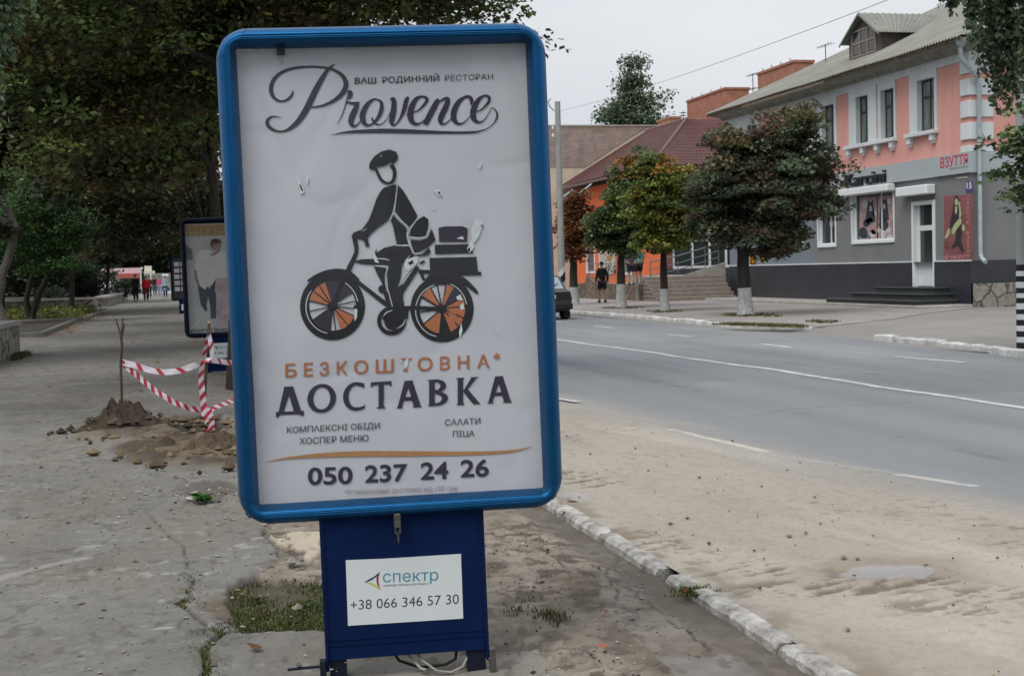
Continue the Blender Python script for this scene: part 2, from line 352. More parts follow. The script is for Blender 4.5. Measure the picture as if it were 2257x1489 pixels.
dsd = X - se + .55*(fbm(X*1.1, Y*.45, 151)-.5)*2*.6 + .2*(n2-.5)
ks = 1-sst(-.75, .55, dsd+.25*(fbm(X*3, Y*1.2, 155)-.5))
for xt, a in ((6.15, .10), (7.45, .08), (9.0, .07), (10.0, .06)): road *= (1-a*(1-sst(.15, .5, np.abs(X-xt-.2*(n1-.5))))*sst(.3, .6, fbm(X, Y*.2, 156)))[..., None]
for x0, x1, y0, y1, m in ((5.9, 7.3, 17, 23.5, .86), (8.3, 10.2, 27, 36, 1.10), (5.0, 6.6, 30, 41, .9), (8.2, 9.6, 14.2, 17.4, .90), (10.6, 12.2, 20, 25, 1.08)):
    wj = .05*(fbm(X*4, Y*4, 157)-.5); ins = (X+wj > x0) & (X+wj < x1) & (Y+wj*3 > y0) & (Y+wj*3 < y1); road[ins] *= m
for pl in ([(6.0, 9.0), (6.25, 14), (6.1, 20), (6.4, 30)], [(8.6, 11.5), (9.6, 12.4), (11.2, 12.7)], [(9.4, 16), (9.25, 24), (9.5, 33)], [(5.3, 12.6), (6.2, 13.3), (7.9, 13.6)]):
    road = mixc(road, np.array([.10, .10, .10]), (1-sst(.012, .035, dpoly(X+.1*(fbm(X*3, Y*2, 158)-.5), Y+.3*(fbm(X*3, Y*2, 159)-.5), pl)))*.55*sst(.35, .5, fbm(X*2, Y*2, 160)))
col = mixc(road, sand, ks*(.90+.10*n3))
Z = zroad(X) + ks*(.008+.02*(n1-.5)+.01*(n2-.5)+.004*(n3-.5))
def blobr(px, py, rx, ry, warp=.5, sd=5, rot=0.0):
    cx, cy, _ = onroad(px, py); dx, dy = X-cx, Y-cy; ca, sa = math.cos(rot), math.sin(rot)
    d = np.hypot((dx*ca+dy*sa)/rx, (-dx*sa+dy*ca)/ry) + warp*(fbm(X*4, Y*4, sd)-.5)*1.2
    return 1-sst(.5, 1.0, d)
wet = np.maximum(blobr(1960, 1262, .62, .42, .7, 161), blobr(2230, 1190, .35, .5, .6, 162)*.8)
col = mixc(col, np.array([.25, .215, .172]), wet*.85)
mud = np.maximum.reduce([blobr(1950, 1285, .6, .30, .9, 163), blobr(1630, 1255, .30, .26, .9, 164)*.8, blobr(1390, 1190, .28, .5, .9, 165)*.9, blobr(1285, 1060, .25, .5, .9, 166), blobr(1700, 1300, .30, .2, .9, 167)*.7, blobr(2150, 1330, .5, .3, .9, 168)*.6, blobr(2240, 1205, .2, .3, .8, 169), blobr(1240, 960, .2, .6, .9, 170)*.4, blobr(1500, 1300, .12, .3, .9, 171)])
tread = sst(.52, .60, fbm(X*5+2, Y*26-X*9, 173, 3)); col = mixc(col, np.array([.115, .092, .068]), np.clip(mud*1.3, 0, 1)*tread*.85); Z -= mud*tread*.012
fl = sst(.70, .75, fbm(X*9, Y*11, 177, 3))*sst(.45, .65, fbm(X*1.2, Y*1.2, 178))*ks; col = mixc(col, np.array([.19, .155, .115]), fl*.7)
dg = fbm(X*2.2+Y*.45, Y*.35, 179, 3); col = mixc(col, col*1.16, sst(.5, .7, dg)*ks)
col *= (1-.10*sst(.52, .7, fbm(X*24, Y*24, 180, 2))*ks)[..., None]
pud = np.maximum(1-sst(.75, .8, np.hypot((X-onroad(1955, 1262)[0])/.32, (Y-onroad(1955, 1262)[1])/.17)+.75*(fbm(X*6, Y*8, 181)-.5)), 1-sst(.7, .8, np.hypot((X-onroad(1262, 1096)[0])/.13, (Y-onroad(1262, 1096)[1])/.22)+.5*(fbm(X*7, Y*7, 182)-.5)))
col = mixc(col, np.array([.30, .29, .285]), pud*.8); Z = Z*(1-pud*.95); wetA = np.clip(pud*.92+wet*.25, 0, 1)
# old tyre lines along the verge
for off in (2.62, 3.55): 
    k = (1-sst(.05, .16, np.abs(X-off-.12*np.sin(Y*.35))))*ks*sst(.35, .65, fbm(X*2, Y*.6, 187)); col = mixc(col, np.array([.36, .315, .265]), k*.35)
kk = (1-sst(2.36, 2.55, X+.12*(n2-.5))); col = mixc(col, np.array([.2, .165, .125]), kk*sst(.4, .6, fbm(X*6, Y*5, 191))*.8)
for a, c, w in (((1480, 947), (1684, 995), .055), ((1985, 1046), (2140, 1069), .06), ((1700, 1003), (1960, 1040), .03)):
    pa, pc = onroad(*a)[:2], onroad(*c)[:2]; d = dpoly(X, Y, [pa, pc])
    k = (1-sst(w*.7, w, d))*sst(.34, .62, fbm(X*9, Y*4, 195)+.08); col = mixc(col, np.array([.60, .57, .51]), k*(.5 if w > .04 else .15))
P = np.stack([X, Y, Z], -1).reshape(-1, 3)
road_o = np_mesh('road', P, F, mat('road_surface', (.2, .2, .2), .88, .12, 120, .35, 240, attr='Col', spec=.25, bdist=.003), np.concatenate([np.clip(col, .01, 1), (1-wetA)[..., None]], -1).reshape(-1, 4), smooth=True)
tag(road_o, 'grey asphalt road with a dusty sand verge', 'road', kind='structure')
# painted lines: thin sheets 4 mm above the road
m_line = mat('road_paint', (.40, .41, .41), .7, .3, 5, .2, 90, col2=(.66, .66, .64))
m_lineold = mat('worn_road_paint', (.50, .475, .42), .8, .2, 7)
def stripe(mb, pts, w0, w1=None, mi=0):
    w1 = w0 if w1 is None else w1; n = len(pts); prev = None; out_ = []
    for i, (x, y) in enumerate(pts):
        a = pts[max(i-1, 0)]; c = pts[min(i+1, n-1)]; dx, dy = c[0]-a[0], c[1]-a[1]; l = math.hypot(dx, dy); w = w0+(w1-w0)*i/(n-1)
        ox, oy = -dy/l*w/2, dx/l*w/2
        out_ += [(x-ox, y-oy, float(zroad(x-ox))+.005), (x+ox, y+oy, float(zroad(x+ox))+.005)]
    mb.add(out_, [(2*i, 2*i+2, 2*i+3, 2*i+1) for i in range(n-1)], mi)
def densify(p, k=24):
    r = []
    for (a, b_), (c, d) in zip(p[:-1], p[1:]):
        for i in range(k): r.append((a+(c-a)*i/k, b_+(d-b_)*i/k))
    return r+[p[-1]]
mk = MB(); rr = random.Random(4)
cl = [onroad(*q)[:2] for q in ((2420, 930), (2257, 900), (2060, 870), (1880, 842), (1700, 815), (1560, 795), (1400, 772), (1240, 750))]
cl = densify(cl, 12); cl += [(cl[-1][0]-.002*i*i*.3, cl[-1][1]+2.5*i) for i in range(1, 18)]
cl = [(x+.035*math.sin(y*1.1)+.02*math.sin(y*2.7+1), y) for x, y in cl]
stripe(mk, cl, .125)
for a, c in (((1310, 718), (1352, 723)), ((1470, 737), (1528, 742)), ((1680, 758), (1745, 766)), ((1970, 786), (2130, 799)), ((1215, 707), (1240, 710))):
    stripe(mk, densify([onroad(*a)[:2], onroad(*c)[:2]], 8), .13)
stripe(mk, densify([onroad(1150, 868)[:2], onroad(1274, 889)[:2]], 10), .10)
o = mk.build('road_markings', [m_line, m_lineold]); tag(o, 'white painted lines on the road', 'road marking', kind='structure')
for v in o.data.vertices:
    if v.co.x < 5.4: v.co.z += .016
# far side: yard asphalt and pavement
xs = np.arange(12.9, 60, .35); ys = np.arange(6, 60, .35); X, Y, F = grid(xs, ys)
kx = np.interp(Y, [6, 17.8, 22.8, 24.5, 26.9, 33.4, 42, 60], [12.0, 12.15, 12.65, 13.0, 13.05, 12.65, 12.35, 12.3])
Zy = -.115+.12*sst(0, 1.6, X-kx)
n1 = fbm(X*.5, Y*.5, 203); n2 = fbm(X*3, Y*3, 204)
yc = np.ones(X.shape+(3,))*np.array([.235, .225, .21])*(.82+.36*n1)[..., None]*(.9+.2*n2)[..., None]
tag(np_mesh('side_yard', np.stack([X, Y, Zy], -1).reshape(-1, 3), F, m_walk, yc.reshape(-1, 3), smooth=True), 'grey asphalt yard and driveway beside the pink building', 'driveway', kind='structure')
kpx = [(1150, 683), (1240, 690), (1270, 692.5), (1400, 702), (1500, 711.5), (1600, 720), (1700, 726), (1795, 730)]
KP = [onz(x, y, -.09)[:2] for x, y in kpx]
KP = [(KP[0][0]-.35, 90.0), (KP[0][0]-.2, 62.0)] + KP
KP2 = [onz(x, y, -.09)[:2] for x, y in ((1935, 749), (1965, 752), (2060, 762), (2160, 773), (2257, 787), (2420, 812))]
pv = MB(); zt = .022
ring = [(x+.12, y) for x, y in KP] + [(14.6, 28.6), (16.6, 30.0), (19.2, 32.6), (22.7, 35.6), (22.75, 90)]
pv.prism([(x, y, -.1) for x, y in ring], (0, 0, .1+zt))
m_tile = mat('pavement', (.27, .245, .235), .9, .16, 1.3, .3, 30, col2=(.33, .30, .285))
o = pv.build('far_pavement', m_tile); tag(o, 'pinkish grey paved pavement in front of the shops', 'pavement', kind='structure')
def kerb(name, path, w, z0, z1, mats, seed, label, stone=1.0, rough=.012, side=1, gaps=0.0, zt=None):
    r = random.Random(seed); mb = MB(); P = [Vector((x, y, 0)) for x, y in path]
    L = [0]
    for a, c in zip(P[:-1], P[1:]): L.append(L[-1]+(c-a).length)
    def at(s):
        s = min(max(s, 0), L[-1]-1e-4)
        for i in range(len(P)-1):
            if s <= L[i+1]: return P[i].lerp(P[i+1], (s-L[i])/(L[i+1]-L[i])), (P[i+1]-P[i]).normalized()
    s = 0.0
    while s < L[-1]-.1:
        ln = min(stone*r.uniform(.75, 1.15), L[-1]-s); near = at(s)[0].length < 14
        k = max(2, int(ln/(.05 if near else .35))); e0 = s+.006; e1 = s+ln-.006; dz = r.uniform(-.5, .5)*rough*1.6; tw = r.uniform(-.5, .5)*rough
        rings = []
        for i in range(k+1):
            q, t = at(e0+(e1-e0)*i/k); nrm = Vector((-t.y, t.x, 0)); j = lambda a=1.0: r.uniform(-1, 1)*rough*a
            end = .015 if i in (0, k) else 0; ch = .02+abs(j(.8))
            A = q+nrm*(w/2-end*.5+j()+tw); B = q-nrm*(w/2-end*.5+j())
            zz = z1+dz+j(.5)-end
            rings.append([(A.x, A.y, z0), (A.x, A.y, zz-ch+j(.6)), (A.x-nrm.x*ch*.9, A.y-nrm.y*ch*.9, zz+j(.3)), (q.x, q.y, zz+j(.5)), (B.x+nrm.x*ch, B.y+nrm.y*ch, zz+j(.3)), (B.x, B.y, zz-ch+j(.6)), (B.x, B.y, z0)])
        if r.random() >= gaps: mb.loft(rings, 0, False, True)
        s += ln
    o = mb.build(name, mats); tag(o, label, 'kerb', kind='structure'); return o
m_kerbn = mat('worn_kerb', (.20, .18, .15), .9, .4, 8, .8, 55, col2=(.56, .55, .52), bdist=.014)
kerb('near_kerb', [(2.275, 2.6), (2.285, 6.2)], .112, -.15, .010, m_kerbn, 3, 'chipped whitewashed concrete kerb beside the walkway', .95, .0042)
kerb('near_kerb', [(2.285, 6.33), (2.285, 14), (2.29, 90)], .112, -.15, .010, m_kerbn, 5, 'chipped whitewashed concrete kerb beside the walkway', .95, .0042)
m_kerbf = mat('whitewashed_kerb', (.50, .50, .49), .9, .4, 3, .4, 40, col2=(.72, .72, .71))
kerb('far_kerb', KP[::-1], .16, -.2, .035, m_kerbf, 7, 'whitewashed kerb along the far pavement', 1.05, .012)
kerb('far_kerb', KP2[::-1], .16, -.2, .03, m_kerbf, 9, 'whitewashed kerb curving along the side yard', 1.05, .014)
# ---------------------------------------------------------------- flat artwork on a real plane
class Art:
    """flat printed shapes lying on a plane (n, e), each layer a fraction of a millimetre above the last"""
    def __init__(s, n, e, eps=.0006): s.n = Vector(n).normalized(); s.e = e; s.mb = MB(); s.k = 0; s.eps = eps; s.mats = []; s.side = 1 if (s.n.dot(Vector((0, 0, EYE))) - e) > 0 else -1
    def p(s, px, py):
        q = onpl(px, py, s.n, s.e); d = s.n*(s.side*s.eps*(s.k+1)); return (q[0]+d.x, q[1]+d.y, q[2]+d.z)
    def mi(s, m):
        if m not in s.mats: s.mats.append(m)
        return s.mats.index(m)
    def lay(s): s.k += 1
    def poly(s, pts, m, tf=None):
        if tf: pts = [tf(*q) for q in pts]
        s.mb.poly([s.p(*q) for q in pts], s.mi(m))
    def stroke(s, pts, m, tf, wk=1.0, sub=6, closed=False):
        P = [Vector((q[0], q[1], q[2])) for q in pts]; n = len(P); out_ = []
        for i in range(n-1):
            a = P[max(i-1, 0)]; b_ = P[i]; c = P[i+1]; d = P[min(i+2, n-1)]
            for j in range(sub):
                t = j/sub
                out_.append(.5*((2*b_)+(c-a)*t+(2*a-5*b_+4*c-d)*t*t+(3*b_-a-3*c+d)*t**3))
        out_.append(P[-1]); V = []
        for i, q in enumerate(out_):
            t = out_[min(i+1, len(out_)-1)]-out_[max(i-1, 0)]; l = math.hypot(t.x, t.y) or 1; w = max(q.z, .5)*wk/2
            V += [s.p(*tf(q.x-t.y/l*w, q.y+t.x/l*w)), s.p(*tf(q.x+t.y/l*w, q.y-t.x/l*w))]
        s.mb.add(V, [(2*i, 2*i+1, 2*i+3, 2*i+2) for i in range(len(out_)-1)], s.mi(m))
    def ring(s, c, r, ri, m, tf, a0=0, a1=360, n=48):
        V = []
        for i in range(n+1):
            a = R_(a0+(a1-a0)*i/n); V += [s.p(*tf(c[0]+r[0]*math.sin(a), c[1]-r[1]*math.cos(a))), s.p(*tf(c[0]+ri[0]*math.sin(a), c[1]-ri[1]*math.cos(a)))]
        s.mb.add(V, [(2*i, 2*i+1, 2*i+3, 2*i+2) for i in range(n)], s.mi(m))
    def text(s, txt, m, L, Rr, h, off=0.0, ref='Н', tf=None, lower=False):
        """L, Rr: left and right ends of the baseline; h: height of a capital (or of a small letter)"""
        V, Fc, hh = glyphs(txt, off, 'н' if lower else ref)
        x0 = min(v[0] for v in V); x1 = max(v[0] for v in V)
        ux, uy = (Rr[0]-L[0]), (Rr[1]-L[1]); vs = []
        for x, y in V:
            t = (x-x0)/(x1-x0); q = (L[0]+ux*t+0*uy, L[1]+uy*t-h*y/hh)
            vs.append(s.p(*(tf(*q) if tf else q)))
        s.mb.add(vs, Fc, s.mi(m))
    def build(s, name, parent): return s.mb.build(name, [MATS[m] if isinstance(m, str) else m for m in s.mats], parent, world=parent is not None)
def raw_glyphs(txt, off):
    cu = bpy.data.curves.new('lettering', 'FONT'); cu.body = txt; cu.size = 1.0; cu.offset = off; cu.resolution_u = 4; cu.fill_mode = 'FRONT'
    o = bpy.data.objects.new('lettering', cu); C.objects.link(o); bpy.context.view_layer.update()
    me = bpy.data.meshes.new_from_object(o.evaluated_get(bpy.context.evaluated_depsgraph_get()))
    V = [(v.co.x, v.co.y) for v in me.vertices]; Fc = [tuple(p.vertices) for p in me.polygons]
    bpy.data.objects.remove(o); bpy.data.meshes.remove(me); bpy.data.curves.remove(cu); return V, Fc
_REF = {}
def glyphs(txt, off, ref):
    if (ref, off) not in _REF: _REF[(ref, off)] = max(v[1] for v in raw_glyphs(ref, off)[0])
    V, Fc = raw_glyphs(txt, off); return V, Fc, _REF[(ref, off)]
# ---------------------------------------------------------------- lightbox stand
m_blue = mat('blue_anodised_frame', (.011, .098, .25), .38, .10, 5, .05, 200, metal=.85)
m_navy = mat('navy_painted_steel', (.0022, .0125, .062), .7, .22, 3, .08, 120, spec=.1)
m_dark = mat('dark_joint', (.004, .008, .02), .7)
m_steel = mat('dull_steel', (.12, .115, .11), .5, .3, 30, .2, 90, metal=.6)
m_white = mat('white_sticker', (.62, .67, .68), .5, .04, 4)
m_paper = mat('poster_paper', (.575, .575, .635), .5, .05, 1.2, 0, spec=.3, col2=(.64, .64, .69))
m_ink = mat('poster_ink', (.045, .040, .060), .6, .12, 30); m_black = mat('poster_black', (.021, .021, .027), .6, .15, 30)
m_org = mat('poster_orange', (.46, .165, .08), .6, .12, 30); m_org2 = mat('poster_swoosh', (.46, .235, .105), .6, .1, 30)
m_pink = mat('poster_faded_red', (.47, .40, .42), .6); m_pale = mat('poster_scuff', (.68, .72, .74), .6, .1, 40); m_text = mat('poster_text', (.085, .085, .11), .6, .15, 30)
m_glass = glass_mat('clear_cover', (.97, .98, .98), .06)
m_cable = mat('cable_grey', (.30, .29, .27), .6, .3, 60); m_cabb = mat('cable_black', (.012, .012, .014), .6)
STX0, STX1, STZ0, STZ1 = -.617, .643, .552, 2.443
def frame_mesh(m, dark, rad=.125):
    """hollow rounded profile swept round the opening; returns MB in stand coordinates"""
    pr = [(0, .10), (0, .045), (.003, .020), (.010, -.006), (.020, -.025), (.031, -.036), (.040, -.041), (.0415, -.0385), (.043, -.042), (.047, -.0425), (.0485, -.040), (.050, -.0425), (.053, -.042), (.0545, -.0395), (.056, -.0405), (.062, -.026), (.070, -.002), (.0765, .018), (.0785, .034)]
    rd_ = lambda d: max(rad*(1-d/.083), .007)
    path = []; corners = [(STX1-rad, STZ1-rad, 90), (STX0+rad, STZ1-rad, 180), (STX0+rad, STZ0+rad, 270), (STX1-rad, STZ0+rad, 360)]
    mark = []
    for cx, cz, a1 in corners:
        for i in range(13):
            a = R_(a1-90+90*i/12); path.append(((cx, cz), (math.cos(a), math.sin(a))))
        mark.append(len(path))
    mb = MB(); rings = []
    for (cx, cz), (ux, uz) in path:
        sx = 1 if cx > 0 else -1; sz = 1 if cz > 1.5 else -1
        rings.append([(cx+sx*(rad-d-rd_(d))+ux*rd_(d), y, cz+sz*(rad-d-rd_(d))+uz*rd_(d)) for d, y in pr])
    k = len(pr)
    n = len(rings)
    for i in range(n):
        a = rings[i]; c = rings[(i+1) % n]
        mb.add(a+c, [(j, j+1, k+j+1, k+j) for j in range(k-1)], 0, True)
    mb2 = []
    for i in range(4):           # hairline joints where corner pieces meet the straight rails
        for q, sgn in ((i*13, -1), (i*13+12, 1)):
            r_ = rings[q]; (cx, cz), (ux, uz) = path[q]; tx, tz = -uz*sgn, ux*sgn
            A = [(x+ux*.0006, y-.0006, z+uz*.0006) for x, y, z in r_[1:14]]; B = [(x+tx*.0016, y, z+tz*.0016) for x, y, z in A]
            kk = len(A); q_ = MB(); mb2.append(q_); q_.add(A+B, [(j, j+1, kk+j+1, kk+j) for j in range(kk-1)])
    return mb, mb2
def make_stand(label, loc, rz, ry, blue, group):
    t = thing('advertising_stand', label, 'advertising stand', loc, rz, group); t.rotation_euler = (0, ry, rz)
    mb, seam = frame_mesh(blue, m_dark); f = mb.build('frame', blue, t); [q.build('corner_joint', m_dark, f) for q in seam]
    b = MB(); b.box((STX0+.02, .062, STZ0+.02), (STX1-.02, .11, STZ1-.02), 0, .015); b.build('back_panel', m_navy, t)
    b = MB(); b.box((-.300, .002, .012), (.307, .012, .575)); b.box((-.300, .012, .012), (.307, .09, .05)); b.box((-.300, -.0015, .066), (.307, .002, .069)); b.box((-.300, -.001, .088), (.307, .002, .0895)); b.build('base_panel', m_navy, t)
    for x0, x1 in ((-.314, -.302), (.309, .321)):
        b = MB(); b.box((x0, -.010, -.03), (x1, .085, .575), 0, .003); b.build('side_channel', blue if blue is m_navy else m_navy, t)
    for x0, x1 in ((-.300, -.235), (.235, .307)):
        b = MB(); b.box((x0, .012, -.11), (x1, .085, .012)); b.build('leg', m_dark, t)
    return t
SLOC = (.805, 5.19, 0.0)
stand = make_stand('large blue framed lightbox on a navy pedestal showing the cyclist delivery poster', SLOC, R_(-7), R_(-.8), m_blue, 'advertising stands along the walkway')
SM = Matrix.LocRotScale(stand.location, stand.rotation_euler, stand.scale)
def splane(y):
    n = SM.to_3x3() @ Vector((0, 1, 0)); p = SM @ Vector((0, y, 0)); return n, n.dot(p)
# poster sheet, slightly rippled, with everything printed on it in one mesh
pn, pe = splane(.026); A = Art(pn, pe)
zA = lambda u, v: (560+u/3.6403, 100+v/3.6403)
zB = lambda u, v: (620+u/3.102, 300+v/3.102)
zC = lambda u, v: (560+u/3.5266, 750+v/3.5266)
ink = m_ink
for st in (
 [(650,146,5),(605,180,20),(560,240,36),(490,365,48),(425,500,50),(365,595,44),(300,658,30),(235,688,15),(175,684,17),(120,652,28),(104,612,29),(125,580,17),(165,570,10),(222,582,3)],
 [(314,356,3),(304,395,18),(270,432,19),(222,448,14),(172,430,22),(140,382,32),(138,322,32),(172,256,28),(242,206,22),(340,178,19),(460,170,16),(580,178,17),(660,205,22),(716,250,32),(738,310,40),(714,375,38),(650,435,28),(570,475,19),(500,492,14),(440,497,9)],
 [(667,632,4),(700,572,8),(727,500,9),(745,430,10),(760,385,12)], [(752,392,6),(764,372,30),(775,388,36),(772,410,24),(755,432,6)],
 [(736,468,6),(752,456,16),(790,462,20),(845,458,18)], [(830,456,26),(818,500,42),(790,560,48),(778,610,44),(790,640,30),(815,644,16),(850,610,9),(880,560,6)],
 [(1008,440,12),(965,428,14),(910,470,34),(872,545,46),(874,600,42),(900,634,26),(940,632,14),(990,585,26),(1020,520,34),(1024,465,26),(1004,435,14)],
 [(945,572,6),(955,600,18),(985,630,12),(1025,628,8),(1065,590,6),(1090,540,5)],
 [(1093,432,16),(1120,432,34),(1122,500,44),(1108,580,46),(1105,622,30),(1130,636,13),(1170,590,17),(1205,510,34),(1222,440,34),(1240,412,18)], [(1212,560,4),(1240,550,5),(1290,535,6)],
 [(1262,540,6),(1320,518,12),(1375,462,22),(1388,425,24),(1350,408,15),(1300,430,32),(1260,510,48),(1258,585,46),(1290,626,26),(1340,620,12),(1400,560,7),(1440,480,5)],
 [(1480,428,26),(1455,475,44),(1410,560,46),(1374,632,40)], [(1405,565,5),(1450,490,9),(1515,432,16),(1556,428,30),(1545,480,44),(1510,555,46),(1496,604,38),(1520,630,15),(1570,600,9),(1612,540,6)],
 [(1738,476,8),(1748,445,28),(1730,412,26),(1690,414,20),(1640,455,38),(1605,530,47),(1606,590,42),(1640,626,20),(1690,614,10),(1745,555,6)],
 [(1762,540,6),(1830,510,12),(1882,452,22),(1886,415,22),(1848,402,15),(1798,440,34),(1762,515,47),(1764,582,42),(1800,614,20),(1845,600,9),(1885,545,6),(1908,500,6),(1940,520,10),(1952,565,16),(1925,625,8),(1868,670,7)],
 [(616,721,2),(720,699,14),(850,688,26),(1050,683,34),(1300,689,30),(1550,697,20),(1750,695,17),(1830,681,10),(1880,663,5)]):
    A.stroke(st, ink, zA)
A.text('ВАШ', m_ink, zA(808, 305), zA(980, 300.8), 49/3.64, .018); A.text('РОДИННИЙ', m_ink, zA(1030, 299.6), zA(1487, 284.5), 49/3.64, .006); A.text('РЕСТОРАН', m_text, zA(1533, 282.5), zA(1918, 272.3), 47/3.64, -.003)
# cyclist picture
K = m_black
def P_(pts, m=K): A.poly(pts, m, zB)
def S_(pts, m=K): A.stroke(pts, m, zB)
def disc(c, r, m): A.ring(c, r, (0, 0), m, zB, 0, 360, 40)
# wheels
for (cx, cy, rx, ry, segs, off) in ((350, 1162, 222, 232, ((-75, -18, m_org), (-18, 58, m_ink), (113, 160, m_org), (186, 236, m_ink)), (-4, 4)), (1100, 1180, 216, 228, ((-58, -30, m_org), (10, 30, m_org), (30, 62, m_ink), (62, 112, m_org), (114, 158, m_org), (158, 186, K), (186, 232, m_org)), (-8, 12))):
    A.k = 0
    A.ring((cx, cy), (rx, ry), (rx*.72, ry*.72), K, zB)
    A.k = 1
    A.ring((cx+off[0], cy+off[1]), (rx*.815, ry*.80), (rx*.785, ry*.775), m_paper, zB, 190, 345); A.ring((cx, cy), (rx*.80, ry*.80), (rx*.77, ry*.775), m_paper, zB, 20, 80)
    for a0, a1, m in segs: A.ring((cx, cy), (rx*.73, ry*.74), (0, 0), m, zB, a0, a1, 10)
    A.k = 2
    for a in ((-78, -52, -34, 96, 78, 113, 140, 186, 236, 258, 172) if cx < 600 else (-62, -30, -12, 10, 62, 84, 112, 135, 232, 262, 275, 300, 186)):
        a = R_(a); w = 9 if (cx > 600) else 8
        S_([(cx, cy, w), (cx+rx*.4*math.sin(a), cy-ry*.4*math.cos(a), w), (cx+rx*.75*math.sin(a), cy-ry*.75*math.cos(a), w-1)])
    disc((cx, cy), (34, 34), K)
A.k = 3
S_([(180,992,14),(240,956,24),(320,935,44),(400,932,52),(470,950,48),(530,990,22)]); S_([(985,985,14),(1050,948,44),(1140,946,60),(1240,985,44),(1310,1040,30),(1345,1074,16)])
S_([(498,672,34),(506,720,32),(514,780,28),(498,832,30),(470,890,34),(440,960,34),(405,1030,30),(375,1110,34),(352,1165,30)])
S_([(466,956,30),(540,1010,27),(620,1072,28),(700,1135,30),(755,1172,24)]); S_([(830,1176,30),(960,1174,28),(1095,1184,30)]); S_([(935,892,30),(880,975,34),(830,1050,34),(812,1090,30)])
P_([(495,858),(545,841),(640,838),(745,850),(745,880),(640,880),(540,872)])
S_([(942,924,26),(1100,934,28),(1250,940,22),(1368,938,24)]); S_([(948,915,24),(978,985,20)])
A.ring((755, 1262), (100, 98), (72, 70), K, zB); A.ring((768, 1265), (64, 62), (46, 44), K, zB); P_([(690,1245),(720,1190),(760,1175),(860,1200),(866,1245),(810,1300),(740,1310)])
P_([(632,890),(720,902),(708,1000),(716,1045),(690,1062),(692,1010),(655,940)]); disc((690, 1045), (26, 28), K); P_([(695,1060),(735,1060),(755,1165),(715,1130)])
A.k = 4
P_([(600,217),(606,180),(635,138),(688,102),(740,90),(785,105),(800,140),(790,165),(770,186),(748,178),(715,198),(652,212),(642,230),(612,228)])
S_([(648,220,14),(664,262,20),(688,300,20),(722,320,16),(758,312,22),(774,272,24),(772,228,26),(750,195,30)])
P_([(700,352),(745,338),(786,328),(784,385),(776,450),(760,520),(735,570),(690,605),(642,640),(598,682),(540,692),(552,638),(600,570),(624,505),(650,430),(678,378)])
P_([(797,330),(835,372),(882,450),(932,545),(912,583),(875,622),(830,580),(780,515),(785,450),(795,390)])
P_([(765,535),(800,578),(850,622),(868,660),(878,738),(790,742),(780,690),(766,622),(750,575)])
P_([(480,690),(492,660),(530,645),(555,640),(602,680),(590,702),(604,755),(577,757),(568,712),(530,702)])
P_([(648,800),(700,764),(780,744),(880,752),(912,812),(880,845),(825,880),(818,960),(805,1025),(846,1005),(832,1100),(842,1172),(872,1182),(866,1245),(800,1285),(765,1262),(800,1230),(780,1180),(742,1168),(732,1050),(725,940),(742,862),(690,838),(650,828)])
P_([(878,682),(884,640),(922,580),(975,545),(1006,567),(1006,625),(986,682),(940,692)]); P_([(886,708),(950,714),(1002,696),(1030,632),(1056,710),(1000,762),(912,802),(892,750)])
P_([(905,806),(960,808),(1012,762),(1024,790),(1008,812),(950,822)]); P_([(945,862),(978,846),(985,860),(955,880)])
P_([(1076,626),(1120,616),(1240,616),(1276,630),(1270,722),(1080,722)], m_ink); P_([(1050,742),(1302,738),(1312,800),(1052,806)]); P_([(1014,832),(1336,824),(1346,938),(1018,936)])
A.k = 5
for st in ([(785,385,5),(780,450,7),(765,525,8),(740,575,6)], [(766,520,8),(800,560,8),(850,605,10),(880,630,9),(915,585,7),(950,550,5)], [(880,640,9),(862,665,10),(872,720,12),(892,770,11),(910,802,9),(950,800,8)], [(872,690,9),(940,696,10),(990,686,9),(1005,650,8),(1012,610,6)], [(782,745,10),(830,748,10),(880,744,8)], [(770,800,5),(752,845,7),(700,838,7),(645,836,6)], [(880,815,3),(850,850,4),(838,880,5)], [(555,650,3),(590,628,6),(612,622,2)], [(640,886,6),(720,895,8),(712,950,5),(715,1010,6),(735,1070,7),(760,1165,5)], [(800,1030,3),(830,970,10),(880,905,14),(915,870,6)], [(688,128,2),(680,136,6),(676,138,2)], [(700,1230,3),(720,1205,9),(760,1190,4)], [(790,1315,3),(830,1290,8),(850,1250,4)]):
    S_(st, m_paper)
P_([(840,880),(860,838),(930,822),(936,860),(900,900),(850,915)], m_pale); P_([(628,830),(642,790),(652,830),(668,868),(640,860)], m_pale); P_([(1270,770),(1300,705),(1322,755),(1290,800)], m_pale); P_([(1198,700),(1240,682),(1250,706)], m_pale); P_([(1215,1340),(1232,1275),(1240,1330),(1222,1385)], m_pale); P_([(1195,1100),(1225,1082),(1245,1122),(1205,1118)], m_pale); P_([(1222,1160),(1245,1138),(1252,1180),(1230,1190)], m_pale); P_([(497,1160),(520,1180),(518,1240),(500,1265)], m_pale)
P_([(1300,640),(1330,555),(1385,590),(1350,690),(1310,740)], m_pale); P_([(95,245),(140,320),(160,385),(130,400)], m_pale); P_([(165,235),(190,290),(178,338),(168,300)], m_pale); P_([(1040,370),(1075,362),(1102,400),(1085,415)], m_pale); P_([(1350,200),(1378,160),(1368,205),(1345,232)], m_pale); P_([(1465,1320),(1478,1320),(1490,1390)], m_pale); P_([(1025,486),(1050,492),(1048,508)], m_pale)
A.k = 6
